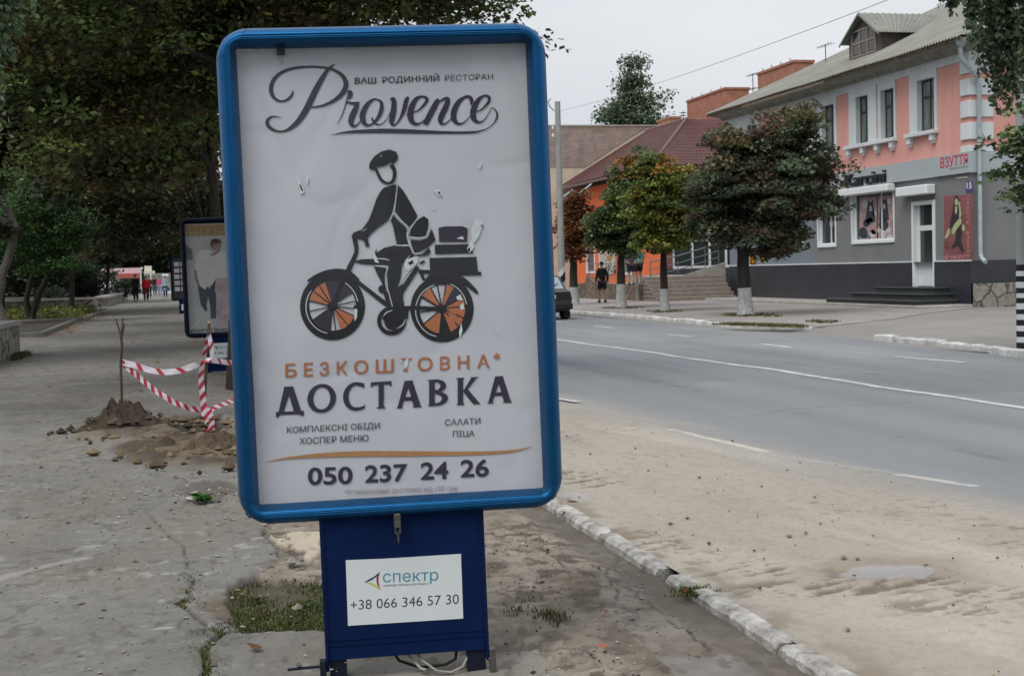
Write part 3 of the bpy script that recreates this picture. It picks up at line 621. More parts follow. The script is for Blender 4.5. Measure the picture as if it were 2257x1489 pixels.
P_([(866,865),(900,846),(905,868),(878,882)], K); P_([(640,792),(652,768),(656,815),(645,822)], K); P_([(1272,775),(1290,755),(1296,795)], K); P_([(1064,378),(1085,380),(1092,408)], K); P_([(1360,598),(1378,612),(1378,628)], K); P_([(122,328),(134,335),(150,375),(138,378)], K); P_([(500,1148),(525,1182),(490,1178)], K)
A.k = 0
for ch, a, c in (('Б', 243, 330), ('Е', 388, 458), ('З', 510, 582), ('К', 643, 727), ('О', 778, 887), ('Ш', 946, 1086), ('Т', 1140, 1226), ('О', 1272, 1388), ('В', 1446, 1523), ('Н', 1585, 1673), ('А', 1735, 1832)):
    bl = lambda u: 285-(u-243)*73/1587
    A.text(ch, m_org, zC(a, bl(a)), zC(c, bl(c)), 104/3.5266, .012)
for i in range(3):
    a = R_(60*i+8); A.stroke([(1888-27*math.sin(a), 124-27*math.cos(a), 11), (1888, 124, 8), (1888+27*math.sin(a), 124+27*math.cos(a), 11)], m_org, zC)
A.k = 1
A.poly([(1168,165),(1200,130),(1196,200),(1170,225)], m_pale, zC); A.poly([(1095,108),(1135,150),(1165,160),(1140,168)], m_pale, zC); A.poly([(1158,235),(1172,212),(1170,240)], m_black, zC)
A.k = 0
# flared capitals: drawn as strokes in a letter box (0..1, up)
def letter(box, strokes, m=m_ink):
    u0, u1, v0, v1, sl = box
    tf = lambda x, y: zC(u0+(u1-u0)*x, v1-(v1-v0)*y-(x-.5)*sl)
    for q in strokes:
        if q[0] == 'P': A.poly(q[1], m, tf)
        else:
            _, cx, cy, rx, ry, ix, iy, a0, a1 = q; V = []; n = 36
            for i in range(n+1):
                a = R_(a0+(a1-a0)*i/n); V += [A.p(*tf(cx+rx*math.sin(a), cy+ry*math.cos(a))), A.p(*tf(cx+ix*math.sin(a), cy+iy*math.cos(a)))]
            A.mb.add(V, [(2*i, 2*i+1, 2*i+3, 2*i+2) for i in range(n)], A.mi(m))
LA = [('P', [(0,0),(.24,0),(.27,.025),(.22,.05),(.52,.86),(.34,1),(.32,.98),(.06,.06)]), ('P', [(.34,1),(.66,1),(.64,.96),(.95,.05),(1,.025),(.99,0),(.66,0),(.63,.025),(.68,.05),(.44,.84)]), ('P', [(.24,.27),(.70,.27),(.66,.40),(.28,.40)])]
letter((168,388,357,590,11), [('P', [(.28,1),(.64,1),(.62,.97),(.90,.17),(.64,.17),(.44,.82)]), ('P', [(.10,.17),(.28,.17),(.52,.84),(.30,.98)]), ('P', [(0,.17),(1,.17),(.98,0),(.93,0),(.84,.06),(.14,.06),(.06,-.02),(.02,-.02)])])
letter((415,637,337,561,12), [('R', .5, .5, .5, .5, .30, .385, 0, 360)])
letter((692,866,324,545,10), [('R', .58, .5, .58, .5, .34, .385, 180-8, 360+32), ('P', [(.56,0),(.8,.015),(.96,.06),(1,.22),(.93,.15),(.72,.11),(.56,.115)]), ('P', [(.84,.965),(.94,.95),(.95,.78),(.90,.79),(.80,.86),(.75,.985)])])
letter((906,1070,318,528,9), [('P', [(.38,.05),(.62,.05),(.62,.90),(.38,.90)]), ('P', [(.30,0),(.70,0),(.71,.03),(.62,.06),(.38,.06),(.29,.03)]), ('P', [(0,.80),(.03,.80),(.14,.875),(.86,.875),(.97,.80),(1,.80),(.98,1),(.95,.99),(.05,.99),(.02,1)])])
letter((1105,1306,312,523,11), LA)
letter((1352,1508,302,508,9), [('P', [(.06,.03),(.34,.03),(.34,.97),(.06,.97)]), ('P', [(0,1),(.4,1),(.4,.93),(.06,.94),(0,.97)]), ('P', [(0,0),(.4,0),(.4,.08),(.06,.06),(0,.03)]), ('R', .40, .745, .50, .255, .22, .155, 0, 180), ('R', .40, .27, .60, .27, .30, .165, 0, 180), ('P', [(.3,.89),(.42,.89),(.42,1),(.3,1)]), ('P', [(.3,.49),(.5,.49),(.5,.60),(.3,.60)]), ('P', [(.3,0),(.42,0),(.42,.11),(.3,.11)])])
letter((1574,1758,287,498,10), [('P', [(.05,.03),(.28,.03),(.28,.97),(.05,.97)]), ('P', [(0,1),(.33,1),(.33,.97),(.28,.94),(.05,.94),(0,.97)]), ('P', [(0,0),(.33,0),(.33,.03),(.28,.06),(.05,.06),(0,.03)]), ('P', [(.28,.50),(.62,.97),(.58,1),(.92,1),(.93,.97),(.84,.95),(.47,.56)]), ('P', [(.28,.52),(.47,.58),(.96,.05),(1,.03),(1,0),(.72,0),(.68,.04),(.28,.50)])])
letter((1812,2006,278,486,10), LA)
A.text('КОМПΛЕКСНІ ОБІДИ', m_text, zC(255, 718), zC(978, 683), 47/3.5266, .006); A.text('ХОСПЕР МЕНЮ', m_text, zC(352, 806), zC(890, 781), 50/3.5266, .006)
A.text('САΛАТИ', m_text, zC(1485, 662), zC(1760, 648), 48/3.5266, .006); A.text('ПІЦА', m_text, zC(1546, 750), zC(1714, 743), 46/3.5266, .006)
A.stroke([(85,946,2),(250,915,15),(500,893,32),(850,880,42),(1250,880,38),(1700,876,28),(2000,860,18),(2162,825,3)], m_org2, zC)
for tx, a, c, ya, yc in (('050', 418, 766, 1118, 1110), ('237', 862, 1192, 1101, 1089), ('24', 1296, 1511, 1080, 1072), ('26', 1606, 1826, 1060, 1052)):
    A.text(tx, m_ink, zC(a, ya), zC(c, yc), 132/3.5266, .022, ref='0')
A.text('*безкоштовна доставка від 150 грн', m_pink, zC(700, 1196), zC(1578, 1162), 30/3.5266, .004, lower=True)
# scuffs along the upper edge of the sheet
rs = random.Random(12)
for i in range(46):
    x = rs.choice((rs.uniform(640, 700), rs.uniform(525, 610), rs.uniform(700, 1150))); y = 108-(x-515)*12/650+abs(rs.gauss(3, 4)); s = rs.uniform(.8, 3.2)
    A.poly([(x-s, y), (x, y-s*.35), (x+s*1.3, y+rs.uniform(-.5, .5)), (x, y+s*.4)], m_pale)
A.poly([(516, 108), (560, 106), (553, 113), (540, 111), (520, 115)], m_pale)
for a, c in (((516, 135), (521, 176)), ((1168, 150), (1171, 190))): A.poly([(a[0]-1.5, a[1]), (a[0]+.8, a[1]+8), (c[0]+1, c[1]-3), (c[0]-2, c[1])], m_pale)
# the sheet itself: a gently waved grid, its inked marks follow the plane just in front of it
def sheet(x, z):
    r = np.abs(fbm(x*4.2+z*1.6, z*2.3-x*.8, 311, 2)-.5); q = np.abs(fbm(x*2.6-z*1.9, z*1.5+x, 317, 2)-.5)
    return .0275 + .020*fbm(x*3.8+z*.5, z*1.1, 300, 2) - .026*np.minimum(r, .10) - .020*np.minimum(q, .08)
va = np.array(A.mb.v); MI = np.array(SM.inverted()); vl = va@MI[:3, :3].T+MI[:3, 3]
vl[:, 1] = sheet(vl[:, 0], vl[:, 2]) - .0030 - (.026-vl[:, 1])*.6
MF = np.array(SM); A.mb.v = [tuple(q) for q in vl@MF[:3, :3].T+MF[:3, 3]]
xs = np.linspace(-.585, .61, 130); zs = np.linspace(.59, 2.40, 190); XX, ZZ, FF = grid(xs, zs); YY = sheet(XX, ZZ)
o0 = len(A.mb.v); mi0 = A.mi(m_paper)
A.mb.v += [tuple(q) for q in np.stack([XX, YY, ZZ], -1).reshape(-1, 3)@MF[:3, :3].T+MF[:3, 3]]
for f in FF: A.mb.f.append(tuple(int(q)+o0 for q in f)); A.mb.m.append(mi0); A.mb.sm.append(True)
A.build('poster', stand)
b = MB(); b.box((-.56, .014, .612), (.585, .0165, 2.382)); b.build('clear_cover', m_glass, stand)
# sticker on the pedestal
zS = lambda u, v: (600+u/3.2243, 1100+v/3.2243)
A = Art(*splane(.0005), eps=.0005); m_teal = mat('sticker_teal', (.05, .24, .32), .5); m_tx = mat('sticker_text', (.03, .04, .06), .5)
m_lb = mat('sticker_navy', (.02, .04, .12), .5); m_ly = mat('sticker_yellow', (.45, .48, .03), .5); m_lm = mat('sticker_magenta', (.30, .02, .10), .5)
A.poly([(762, 1233.5), (800, 1232), (850, 1230), (890, 1227.5), (1016, 1219.5), (1021, 1362), (767, 1378)], m_white); A.lay()
A.stroke([(658,587,5),(690,572,13),(725,552,11),(752,528,8)], m_lb, zS); A.stroke([(764,514,4),(750,545,14),(748,580,14),(756,615,12)], m_lm, zS); A.stroke([(668,590,4),(700,596,11),(730,612,12),(760,636,6)], m_ly, zS); A.stroke([(756,606,10),(766,642,4)], m_org, zS); A.stroke([(764,514,4),(756,530,9),(750,545,8)], m_lb, zS)
A.text('спектр', m_teal, zS(787, 588), zS(1180, 574), 62/3.2243, 0, lower=True)
A.text('зовнішня реклама для бізнесу', m_text, zS(790, 617), zS(1112, 603), 12/3.2243, .0, lower=True)
A.text('+38 066 346 57 30', m_tx, zS(556, 784), zS(1326, 739), 68/3.2243, -.004, ref='0')
A.build('sticker', stand)
# latch under the frame, cable and anchor brackets
b = MB(); b.box((-.028, -.046, .520), (-.002, -.030, .575), 0, .003); b.tube([(-.024, -.038, .525), (-.024, -.040, .500), (-.015, -.041, .491), (-.006, -.040, .500), (-.006, -.038, .525)], .0035, 6); b.tube([(-.015, -.043, .505), (-.014, -.043, .478), (-.0145, -.043, .462)], [.004, .005, .002], 6); b.build('latch', m_steel, stand)
b = MB()
b.tube([(.03, .05, 0.015), (.06, .02, -0.020), (.11, -.01, -0.055), (.165, -.015, -0.065), (.215, .0, -0.051), (.245, .03, -0.005), (.25, .05, 0.025)], .0055, 6)
b.tube([(-.02, .06, 0.025), (.03, .03, -0.025), (.05, .0, -0.045), (.07, -.01, -0.049)], .006, 6); b.build('cable', m_cable, stand)
b = MB(); b.tube([(.2, .05, 0.025), (.19, .03, -0.025), (.15, .03, -0.045), (.05, .05, -0.055), (-.03, .06, -0.025), (-.06, .06, 0.025)], .006, 6); b.build('cable', m_cabb, stand)
for x in (-.325, .332):
    b = MB(); b.box((x-.012, -.03, -.12), (x+.012, .01, .02), 0, .002); b.box((x-.012, -.03, -.09), (x+.012, .05, -.078)); b.build('anchor_bracket', m_dark if x < 0 else m_steel, stand)
b = MB(); b.tube([(-.46, -.02, -.005), (-.33, -.025, .0)], .006, 6); b.build('anchor_rod', m_dark, stand)
# binder clip gripping the top of the sheet
cl_ = thing('binder_clip', 'small black binder clip gripping the upper edge of the cyclist poster', 'clip', SM @ Vector((-.372, .02, 2.352)), R_(-7))
b = MB(); b.prism([(-.015, -.003, -.014), (.015, -.003, -.014), (.0155, -.001, .016), (-.0155, -.001, .016)], (0, .004, 0)); b.build('clip_body', mat('black_clip', (.012, .013, .018), .4), cl_)
b = MB(); b.tube([(-.008, -.003, -.014), (-.004, -.004, -.032), (-.0015, -.004, -.044), (.001, -.004, -.049), (.006, -.004, -.049), (.0085, -.004, -.043), (.0055, -.004, -.034), (.0075, -.003, -.014)], .0009, 5); b.build('clip_handle', m_steel, cl_)
# ---------------------------------------------------------------- buildings across the road
m_grey = mat('grey_facade_panel', (.185, .190, .195), .55, .10, 1.2, .08, 30, spec=.3)
m_bgrey = mat('bluish_facade_panel', (.175, .205, .235), .55, .07, 1.2, .08, 30)
m_pinkw = mat('pink_render', (.67, .335, .29), .9, .13, 1.1, .25, 25, stretch=(1, 1.2, .3), col2=(.74, .385, .335))
m_whitew = mat('white_render', (.58, .635, .65), .9, .12, 2.2, .2, 25, stretch=(1, 1.4, .3), col2=(.65, .70, .71))
m_band = mat('fascia_panel', (.36, .405, .425), .5, .04, 1)
m_plinth = mat('dark_stone_plinth', (.030, .033, .043), .28, .25, .9, spec=.5)
m_upvc = mat('white_plastic_frame', (.70, .74, .75), .4, .03, 3, spec=.4)
m_wood = mat('dark_window_wood', (.05, .042, .04), .6, .2, 20)
m_pane = mat('window_glass', (.030, .040, .042), .08, .35, 1.2, spec=.7)
m_curt = mat('curtain_reflection_glass', (.15, .18, .175), .12, .65, 1.6, spec=.6, stretch=(1, 9, 1))  # streaky tone puts curtains and reflections into the glass colour
m_slate = mat('corrugated_roof', (.215, .215, .19), .9, .16, 1.4, .2, 30, col2=(.27, .27, .24))
m_soff = mat('weathered_cornice', (.22, .235, .20), .95, .35, 3, .3, 30, col2=(.34, .34, .30))
m_fasc = mat('old_eave_board', (.12, .095, .07), .9, .4, 6, col2=(.30, .23, .15))
m_board = mat('weathered_boards', (.105, .088, .072), .9, .35, 5, .3, 40, stretch=(1, 8, 1))
m_zinc = mat('painted_zinc', (.33, .40, .41), .5, .2, 8)
m_granite = mat('dark_granite', (.045, .05, .052), .5, .2, 8)
m_conc = mat('pale_concrete', (.33, .31, .285), .9, .25, 2.5, .3, 40)
def brick_mat(name, c1, c2, mort, sc=1.0, vx='xz', var=.5):
    m = bpy.data.materials.new(name); m.use_nodes = True; n = m.node_tree; L = n.links.new; p = n.nodes['Principled BSDF']; p.inputs['Roughness'].default_value = .95
    t = n.nodes.new('ShaderNodeTexCoord'); s = n.nodes.new('ShaderNodeSeparateXYZ'); k = n.nodes.new('ShaderNodeCombineXYZ'); L(t.outputs['Object'], s.inputs[0])
    a = n.nodes.new('ShaderNodeMath'); a.operation = 'ADD'; L(s.outputs['X'], a.inputs[0]); L(s.outputs['Y'], a.inputs[1])
    L(a.outputs[0], k.inputs['X']); L(s.outputs['Z'], k.inputs['Y'])
    b = n.nodes.new('ShaderNodeTexBrick'); L(k.outputs[0], b.inputs['Vector']); b.inputs['Scale'].default_value = sc
    b.inputs['Color1'].default_value = c1+(1,); b.inputs['Color2'].default_value = c2+(1,); b.inputs['Mortar'].default_value = mort+(1,)
    b.inputs['Brick Width'].default_value = .27; b.inputs['Row Height'].default_value = .085; b.inputs['Mortar Size'].default_value = .010
    nz = n.nodes.new('ShaderNodeTexNoise'); nz.inputs['Scale'].default_value = 2.2; nz.inputs['Detail'].default_value = 6; L(t.outputs['Object'], nz.inputs['Vector'])
    r = n.nodes.new('ShaderNodeValToRGB'); r.color_ramp.elements[0].color = (1-var,)*3+(1,); r.color_ramp.elements[1].color = (1+var*.6,)*3+(1,); L(nz.outputs['Fac'], r.inputs['Fac'])
    q = n.nodes.new('ShaderNodeMix'); q.data_type = 'RGBA'; q.blend_type = 'MULTIPLY'; q.inputs['Factor'].default_value = 1; L(b.outputs['Color'], q.inputs['A']); L(r.outputs[0], q.inputs['B']); L(q.outputs['Result'], p.inputs['Base Color'])
    MATS[name] = m; return m
m_brick = brick_mat('orange_brick', (.42, .145, .075), (.35, .12, .065), (.30, .24, .20))
m_oldb = brick_mat('old_patchy_brick', (.36, .25, .205), (.26, .20, .175), (.44, .40, .37), .75, var=.5)
def stone_mat(name, c1, c2, mort, sc=2.6):
    m = bpy.data.materials.new(name); m.use_nodes = True; n = m.node_tree; L = n.links.new; p = n.nodes['Principled BSDF']; p.inputs['Roughness'].default_value = .95
    t = n.nodes.new('ShaderNodeTexCoord'); v = n.nodes.new('ShaderNodeTexVoronoi'); v.feature = 'DISTANCE_TO_EDGE'; v.inputs['Scale'].default_value = sc
    nz = n.nodes.new('ShaderNodeTexNoise'); nz.inputs['Scale'].default_value = 3; L(t.outputs['Object'], nz.inputs['Vector'])
    ad = n.nodes.new('ShaderNodeMix'); ad.data_type = 'RGBA'; ad.inputs['Factor'].default_value = .18; L(t.outputs['Object'], ad.inputs['A']); L(nz.outputs['Color'], ad.inputs['B']); L(ad.outputs['Result'], v.inputs['Vector'])
    r = n.nodes.new('ShaderNodeValToRGB'); r.color_ramp.elements[0].position = .02; r.color_ramp.elements[0].color = mort+(1,); r.color_ramp.elements[1].position = .07; r.color_ramp.elements[1].color = (1, 1, 1, 1); L(v.outputs['Distance'], r.inputs['Fac'])
    v2 = n.nodes.new('ShaderNodeTexVoronoi'); v2.inputs['Scale'].default_value = sc; L(ad.outputs['Result'], v2.inputs['Vector'])
    r2 = n.nodes.new('ShaderNodeValToRGB'); r2.color_ramp.elements[0].color = c1+(1,); r2.color_ramp.elements[1].color = c2+(1,); L(v2.outputs['Color'], r2.inputs['Fac'])
    n5 = n.nodes.new('ShaderNodeTexNoise'); n5.inputs['Scale'].default_value = 14; n5.inputs['Detail'].default_value = 6; L(t.outputs['Object'], n5.inputs['Vector'])
    q0 = n.nodes.new('ShaderNodeMix'); q0.data_type = 'RGBA'; q0.blend_type = 'OVERLAY'; q0.inputs['Factor'].default_value = .8; L(r2.outputs[0], q0.inputs['A']); L(n5.outputs['Fac'], q0.inputs['B'])
    q = n.nodes.new('ShaderNodeMix'); q.data_type = 'RGBA'; q.blend_type = 'MULTIPLY'; q.inputs['Factor'].default_value = 1; L(q0.outputs['Result'], q.inputs['A']); L(r.outputs[0], q.inputs['B']); L(q.outputs['Result'], p.inputs['Base Color'])
    b = n.nodes.new('ShaderNodeBump'); b.inputs['Strength'].default_value = .8; b.inputs['Distance'].default_value = .03; L(r.outputs[0], b.inputs['Height']); L(b.outputs[0], p.inputs['Normal'])
    MATS[name] = m; return m
m_stone = stone_mat('rubble_stone', (.16, .15, .125), (.30, .28, .24), (.35, .35, .36))
m_flag = stone_mat('brown_flagstone', (.11, .085, .065), (.22, .17, .125), (.55, .5, .45), 2.2)
def holed_x(mb, X, y0, y1, z0, z1, holes, depth=.16, mi=0, mr=None):
    """wall facing -X with rectangular openings and their reveals"""
    ys = sorted({y0, y1, *[h[0] for h in holes], *[h[1] for h in holes]}); zs = sorted({z0, z1, *[h[2] for h in holes], *[h[3] for h in holes]})
    ys = [y for y in ys if y0 <= y <= y1]; zs = [z for z in zs if z0 <= z <= z1]
    for a, c in zip(ys[:-1], ys[1:]):
        for d, e in zip(zs[:-1], zs[1:]):
            my, mz = (a+c)/2, (d+e)/2
            if any(h[0] < my < h[1] and h[2] < mz < h[3] for h in holes): continue
            mb.poly([(X, c, d), (X, a, d), (X, a, e), (X, c, e)], mi)
    for h in holes:
        a, c, d, e = max(h[0], y0), min(h[1], y1), max(h[2], z0), min(h[3], z1)
        if a >= c or d >= e: continue
        q = mi if mr is None else mr; Xd = X+depth
        for f in ([(X,a,d),(Xd,a,d),(Xd,a,e),(X,a,e)], [(X,c,d),(X,c,e),(Xd,c,e),(Xd,c,d)], [(X,a,d),(X,c,d),(Xd,c,d),(Xd,a,d)], [(X,a,e),(Xd,a,e),(Xd,c,e),(X,c,e)]): mb.poly(f, q)
X0, YA, YB = 22.7, 35.85, 54.0
T = thing('pink_shop_building', 'two storey pink and white building with grey shop front and dormer in its corrugated roof', 'building', (X0, YA, 0))
up = [(37.72, 38.72, 5.44, 7.03), (40.16, 41.0, 5.44, 7.03), (41.86, 42.7, 5.44, 7.03), (44.3, 45.25, 5.44, 7.03), (46.7, 47.6, 5.44, 7.03), (48.3, 49.2, 5.44, 7.03), (50.9, 51.8, 5.44, 7.03), (52.3, 53.2, 5.44, 7.03)]
door = (37.82, 39.12, .60, 3.28); shopw = [(40.3, 43.12, 2.10, 3.76), (44.36, 45.72, 2.04, 3.42), (47.0, 48.9, 2.0, 3.3)]
b = MB(); holed_x(b, X0, YA, 46.22, 1.38, 4.1, [door]+shopw[:2], .18); b.poly([(X0, YA, 1.38), (36, YA, 1.38), (36, YA, 4.1), (X0, YA, 4.1)])
b.build('ground_floor_wall', m_grey, T, True)
b = MB(); holed_x(b, X0, 46.22, YB, 1.38, 4.1, shopw[2:], .18); b.poly([(X0, YB, 0), (X0, YB, 4.1), (36, YB, 4.1), (36, YB, 0)]); b.build('ground_floor_wall', m_bgrey, T, True)
b = MB(); holed_x(b, X0, YA, YB, 4.1, 7.5, up, .17, 0, 1); b.poly([(X0, YA, 4.1), (36, YA, 4.1), (36, YA, 7.5), (X0, YA, 7.5)]); b.poly([(X0, YB, 4.1), (X0, YB, 7.5), (36, YB, 7.5), (36, YB, 4.1)]); b.poly([(36, YA, 0), (36, YB, 0), (36, YB, 7.5), (36, YA, 7.5)])
b.build('upper_wall', [m_pinkw, m_whitew], T, True)
b = MB(); holed_x(b, X0-.045, YA-.045, YB, .0, 1.37, [(37.82, 39.12, .6, 1.38)], .1); b.poly([(X0-.045, YA-.045, .70), (36, YA-.045, .70), (36, YA-.045, 1.37), (X0-.045, YA-.045, 1.37)]); b.poly([(X0-.045, YA-.045, 1.37), (36, YA-.045, 1.37), (36, YA, 1.37), (X0-.045, YA, 1.37)])
b.build('plinth', m_plinth, T, True)
b = MB()
for ya, yb in ((YA-.05, 37.8), (39.14, YB)): b.box((X0-.06, ya, 1.37), (X0-.001, yb, 1.405))
b.build('plinth_trim', m_upvc, T, True)
b = MB(); b.box((X0-.10, YA-.08, 3.97), (X0+.002, YB, 4.57)); b.box((X0+.002, YA-.08, 3.97), (35.9, YA-.002, 4.57)); b.build('fascia_band', m_band, T, True)
# white surrounds, frieze and quoins
b = MB(); P0 = X0-.045
for ya, yb, hs in ((37.58, 39.18, [up[0]]), (40.05, 41.17, [up[1]]), (41.30, 43.2, [up[2]]), (44.14, 46.3, [up[3]]), (46.5, 49.4, up[4:6]), (50.7, 53.4, up[6:8])):
    holed_x(b, P0, ya, yb, 5.42, 7.26, hs, .05)
    for y in (ya, yb): b.poly([(P0, y, 5.42), (P0, y, 7.26), (X0, y, 7.26), (X0, y, 5.42)])
b.box((P0, YA-.045, 7.26), (X0-.001, YB, 7.5)); b.box((X0-.001, YA-.045, 7.26), (35.9, YA-.001, 7.5)); b.build('white_trim', m_whitew, T, True)
for z0, z1 in ((6.87, 7.255), (6.23, 6.71), (5.59, 6.07), (4.94, 5.43), (4.575, 4.76)):
    b = MB(); b.box((X0-.06, YA-.06, z0), (X0+.75, YA+.43, z1), 0, .012); b.build('quoin', m_whitew, T, True)
for i, (ya, yb, n) in enumerate(((37.55, 39.3, 2), (40.0, 43.35, 4), (44.1, 46.35, 2), (46.5, 49.5, 3), (50.6, 53.5, 3))):
    b = MB(); b.box((X0-.20, ya, 5.30), (X0-.002, yb, 5.42), 0, .01)
    for k in range(n):
        y = ya+.12+(yb-ya-.42)*k/(n-1); b.box((X0-.15, y, 5.10), (X0-.002, y+.2, 5.30)); b.box((X0-.11, y+.03, 5.02), (X0-.002, y+.17, 5.10))
    b.build('sill', m_whitew, T, True)
for i, (a, c, d, e) in enumerate(up):
    Xw = X0+.13; b = MB(); w = .06
    b.box((Xw, a, d), (Xw+.05, a+w, e)); b.box((Xw, c-w, d), (Xw+.05, c, e)); b.box((Xw, a+w, d), (Xw+.05, c-w, d+w)); b.box((Xw, a+w, e-w), (Xw+.05, c-w, e))
    b.box((Xw-.01, a+w, d+1.02), (Xw+.05, c-w, d+1.09)); b.box((Xw-.005, (a+c)/2-.03, d+w), (Xw+.045, (a+c)/2+.03, d+1.02)); b.box((Xw-.005, (a+c)/2-.03, d+1.09), (Xw+.045, (a+c)/2+.03, e-w))
    f = b.build('window', m_wood, T, True)
    b = MB(); b.poly([(Xw+.02, c, d), (Xw+.02, a, d), (Xw+.02, a, e), (Xw+.02, c, e)]); b.build('pane', m_curt, f, True)
def shop_frame(h, mull, name='shop_window'):
    a, c, d, e = h; w = .07; Xw = X0+.10; b = MB()
    b.box((X0-.03, a-.05, d-.05), (X0+.18, a+.02, e)); b.box((X0-.03, c-.02, d-.05), (X0+.18, c+.05, e)); b.box((X0-.05, a+.02, d-.06), (X0+.18, c-.02, d+.02))
    for y in [a+.02, c-w-.02]+[a+(c-a)*q for q in mull]: b.box((Xw, y, d+.02), (Xw+.06, y+w, e))
    b.box((Xw-.002, a+.02, d+.02), (Xw+.062, c-.02, d+.09)); b.box((Xw-.002, a+.02, e-.06), (Xw+.062, c-.02, e))
    return b.build(name, m_upvc, T, True)
for h, mu in ((shopw[0], (.33,)), (shopw[1], (.38,)), (shopw[2], (.5,))):
    f = shop_frame(h, mu); b = MB(); Xg = X0+.135
    b.poly([(Xg, h[1], h[2]), (Xg, h[0], h[2]), (Xg, h[0], h[3]), (Xg, h[1], h[3])]); b.build('pane', m_pane, f, True)
# fashion picture behind the shop glass
m_ph = [mat('photo_pink', (.40, .27, .27), .6, .3, 5), mat('photo_dark', (.03, .04, .05), .6, .4, 6), mat('photo_blue', (.10, .14, .20), .6, .3, 6), mat('photo_skin', (.42, .29, .24), .6, .1, 6), mat('photo_pale', (.50, .47, .47), .6, .2, 6)]
A = Art((1, 0, 0), X0+.125, .002); zW = lambda u, v: (1650+u/3.308, 350+v/3.308)
A.poly([(812,285),(935,275),(935,592),(808,600)], m_ph[0], zW); A.poly([(945,272),(1048,266),(1048,590),(945,592)], m_ph[0], zW); A.lay()
for cx, cy in ((890, 300), (990, 285)):
    A.poly([(cx-18,cy+10),(cx,cy-22),(cx+18,cy+8),(cx+28,cy+95),(cx+35,cy+160),(cx-40,cy+165),(cx-30,cy+80)], m_ph[1], zW)
    A.lay(); A.ring((cx, cy+2), (10, 15), (0, 0), m_ph[3], zW, n=12); A.poly([(cx-8,cy+45),(cx+8,cy+45),(cx+6,cy+80),(cx-6,cy+80)], m_ph[4], zW); A.k -= 1
for x, y, r, m in ((835,540,34,1),(858,470,24,1),(885,455,22,2),(915,520,26,0),(905,545,24,4),(870,575,20,2),(985,480,36,1),(960,520,20,4),(985,545,22,4),(1020,520,18,4),(1030,575,22,4),(850,330,22,4),(1025,310,18,4),(920,400,16,4)):
    A.ring((x, y), (r, r*1.25), (0, 0), m_ph[m], zW, n=9)
A.build('window_picture', T)
A = Art((1, 0, 0), X0+.125, .002); A.poly([(575,330),(622,325),(622,600),(575,605)], m_ph[1], zW); A.lay(); A.ring((605, 470), (16, 30), (0, 0), m_ph[0], zW, n=10); A.stroke([(598,445,4),(604,400,4),(612,445,4)], m_ph[4], zW); A.build('window_picture', T)
for (a, c, z0, z1) in ((40.14, 43.5, 3.70, 3.94), (37.74, 39.6, 3.46, 3.76), (44.3, 45.9, 3.44, 3.68)):
    b = MB(); b.box((X0-.34, a, z0), (X0-.002, c, z1), 0, .03); b.build('shutter_box', m_upvc, T, True)
a, c, d, e = door; b = MB(); Xd = X0+.12
for y in (a-.03, c-.09): b.box((X0-.04, y, d), (X0+.2, y+.12, e))
b.box((X0-.03, a+.09, e-.12), (X0+.2, c-.09, e)); fr = b.build('door_frame', m_upvc, T, True)
b = MB(); yl = a+.09; yr = c-.09; w = .11
for y0_, y1_ in ((yl, yl+w), (yr-w, yr)): b.box((Xd, y0_, d+.02), (Xd+.06, y1_, e-.12))
for z0, z1 in ((d+.02, d+.78), (e-.92, e-.76)): b.box((Xd, yl+w, z0), (Xd+.06, yr-w, z1))
dr = b.build('door', m_upvc, T, True)
b = MB(); b.poly([(Xd+.03, yr, d+.5), (Xd+.03, yl, d+.5), (Xd+.03, yl, e-.1), (Xd+.03, yr, e-.1)]); b.build('pane', m_pane, dr, True)
b = MB(); b.tube([(Xd-.05, yl+.06, 1.45), (Xd-.06, yl+.06, 1.7), (Xd-.05, yl+.06, 1.95)], .018, 6); b.build('handle', m_upvc, dr, True)
b = MB(); b.box((Xd+.02, yr-w-.16, 2.35), (Xd+.026, yr-w-.03, 2.5)); b.build('door_sticker', mat('yellow_sticker', (.6, .42, .05), .6), dr, True)
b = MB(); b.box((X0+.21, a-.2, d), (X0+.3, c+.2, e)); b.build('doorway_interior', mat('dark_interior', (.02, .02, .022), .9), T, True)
b = MB()
for X1, ya, yb, z0, z1 in ((21.15, 36.4, 42.2, .0, .24), (21.65, 36.75, 41.4, .24, .42), (22.1, 36.95, 40.6, .42, .60)):
    b.box((X1+.04, ya+.04, z0), (X0-.046, yb-.04, z1-.05)); b.box((X1, ya, z1-.05), (X0-.046, yb, z1), 0, .01)
b.build('door_steps', m_granite, T, True)
b = MB(); b.box((20.9, 35.7, -.05), (X0-.046, 52.4, .10), 0, .02); b.build('base_ledge', m_conc, T, True)
b = MB(); b.box((X0+.0, YA-.32, -.1), (36, YA-.046, .70), 0, .02); b.build('stone_footing', m_stone, T, True)
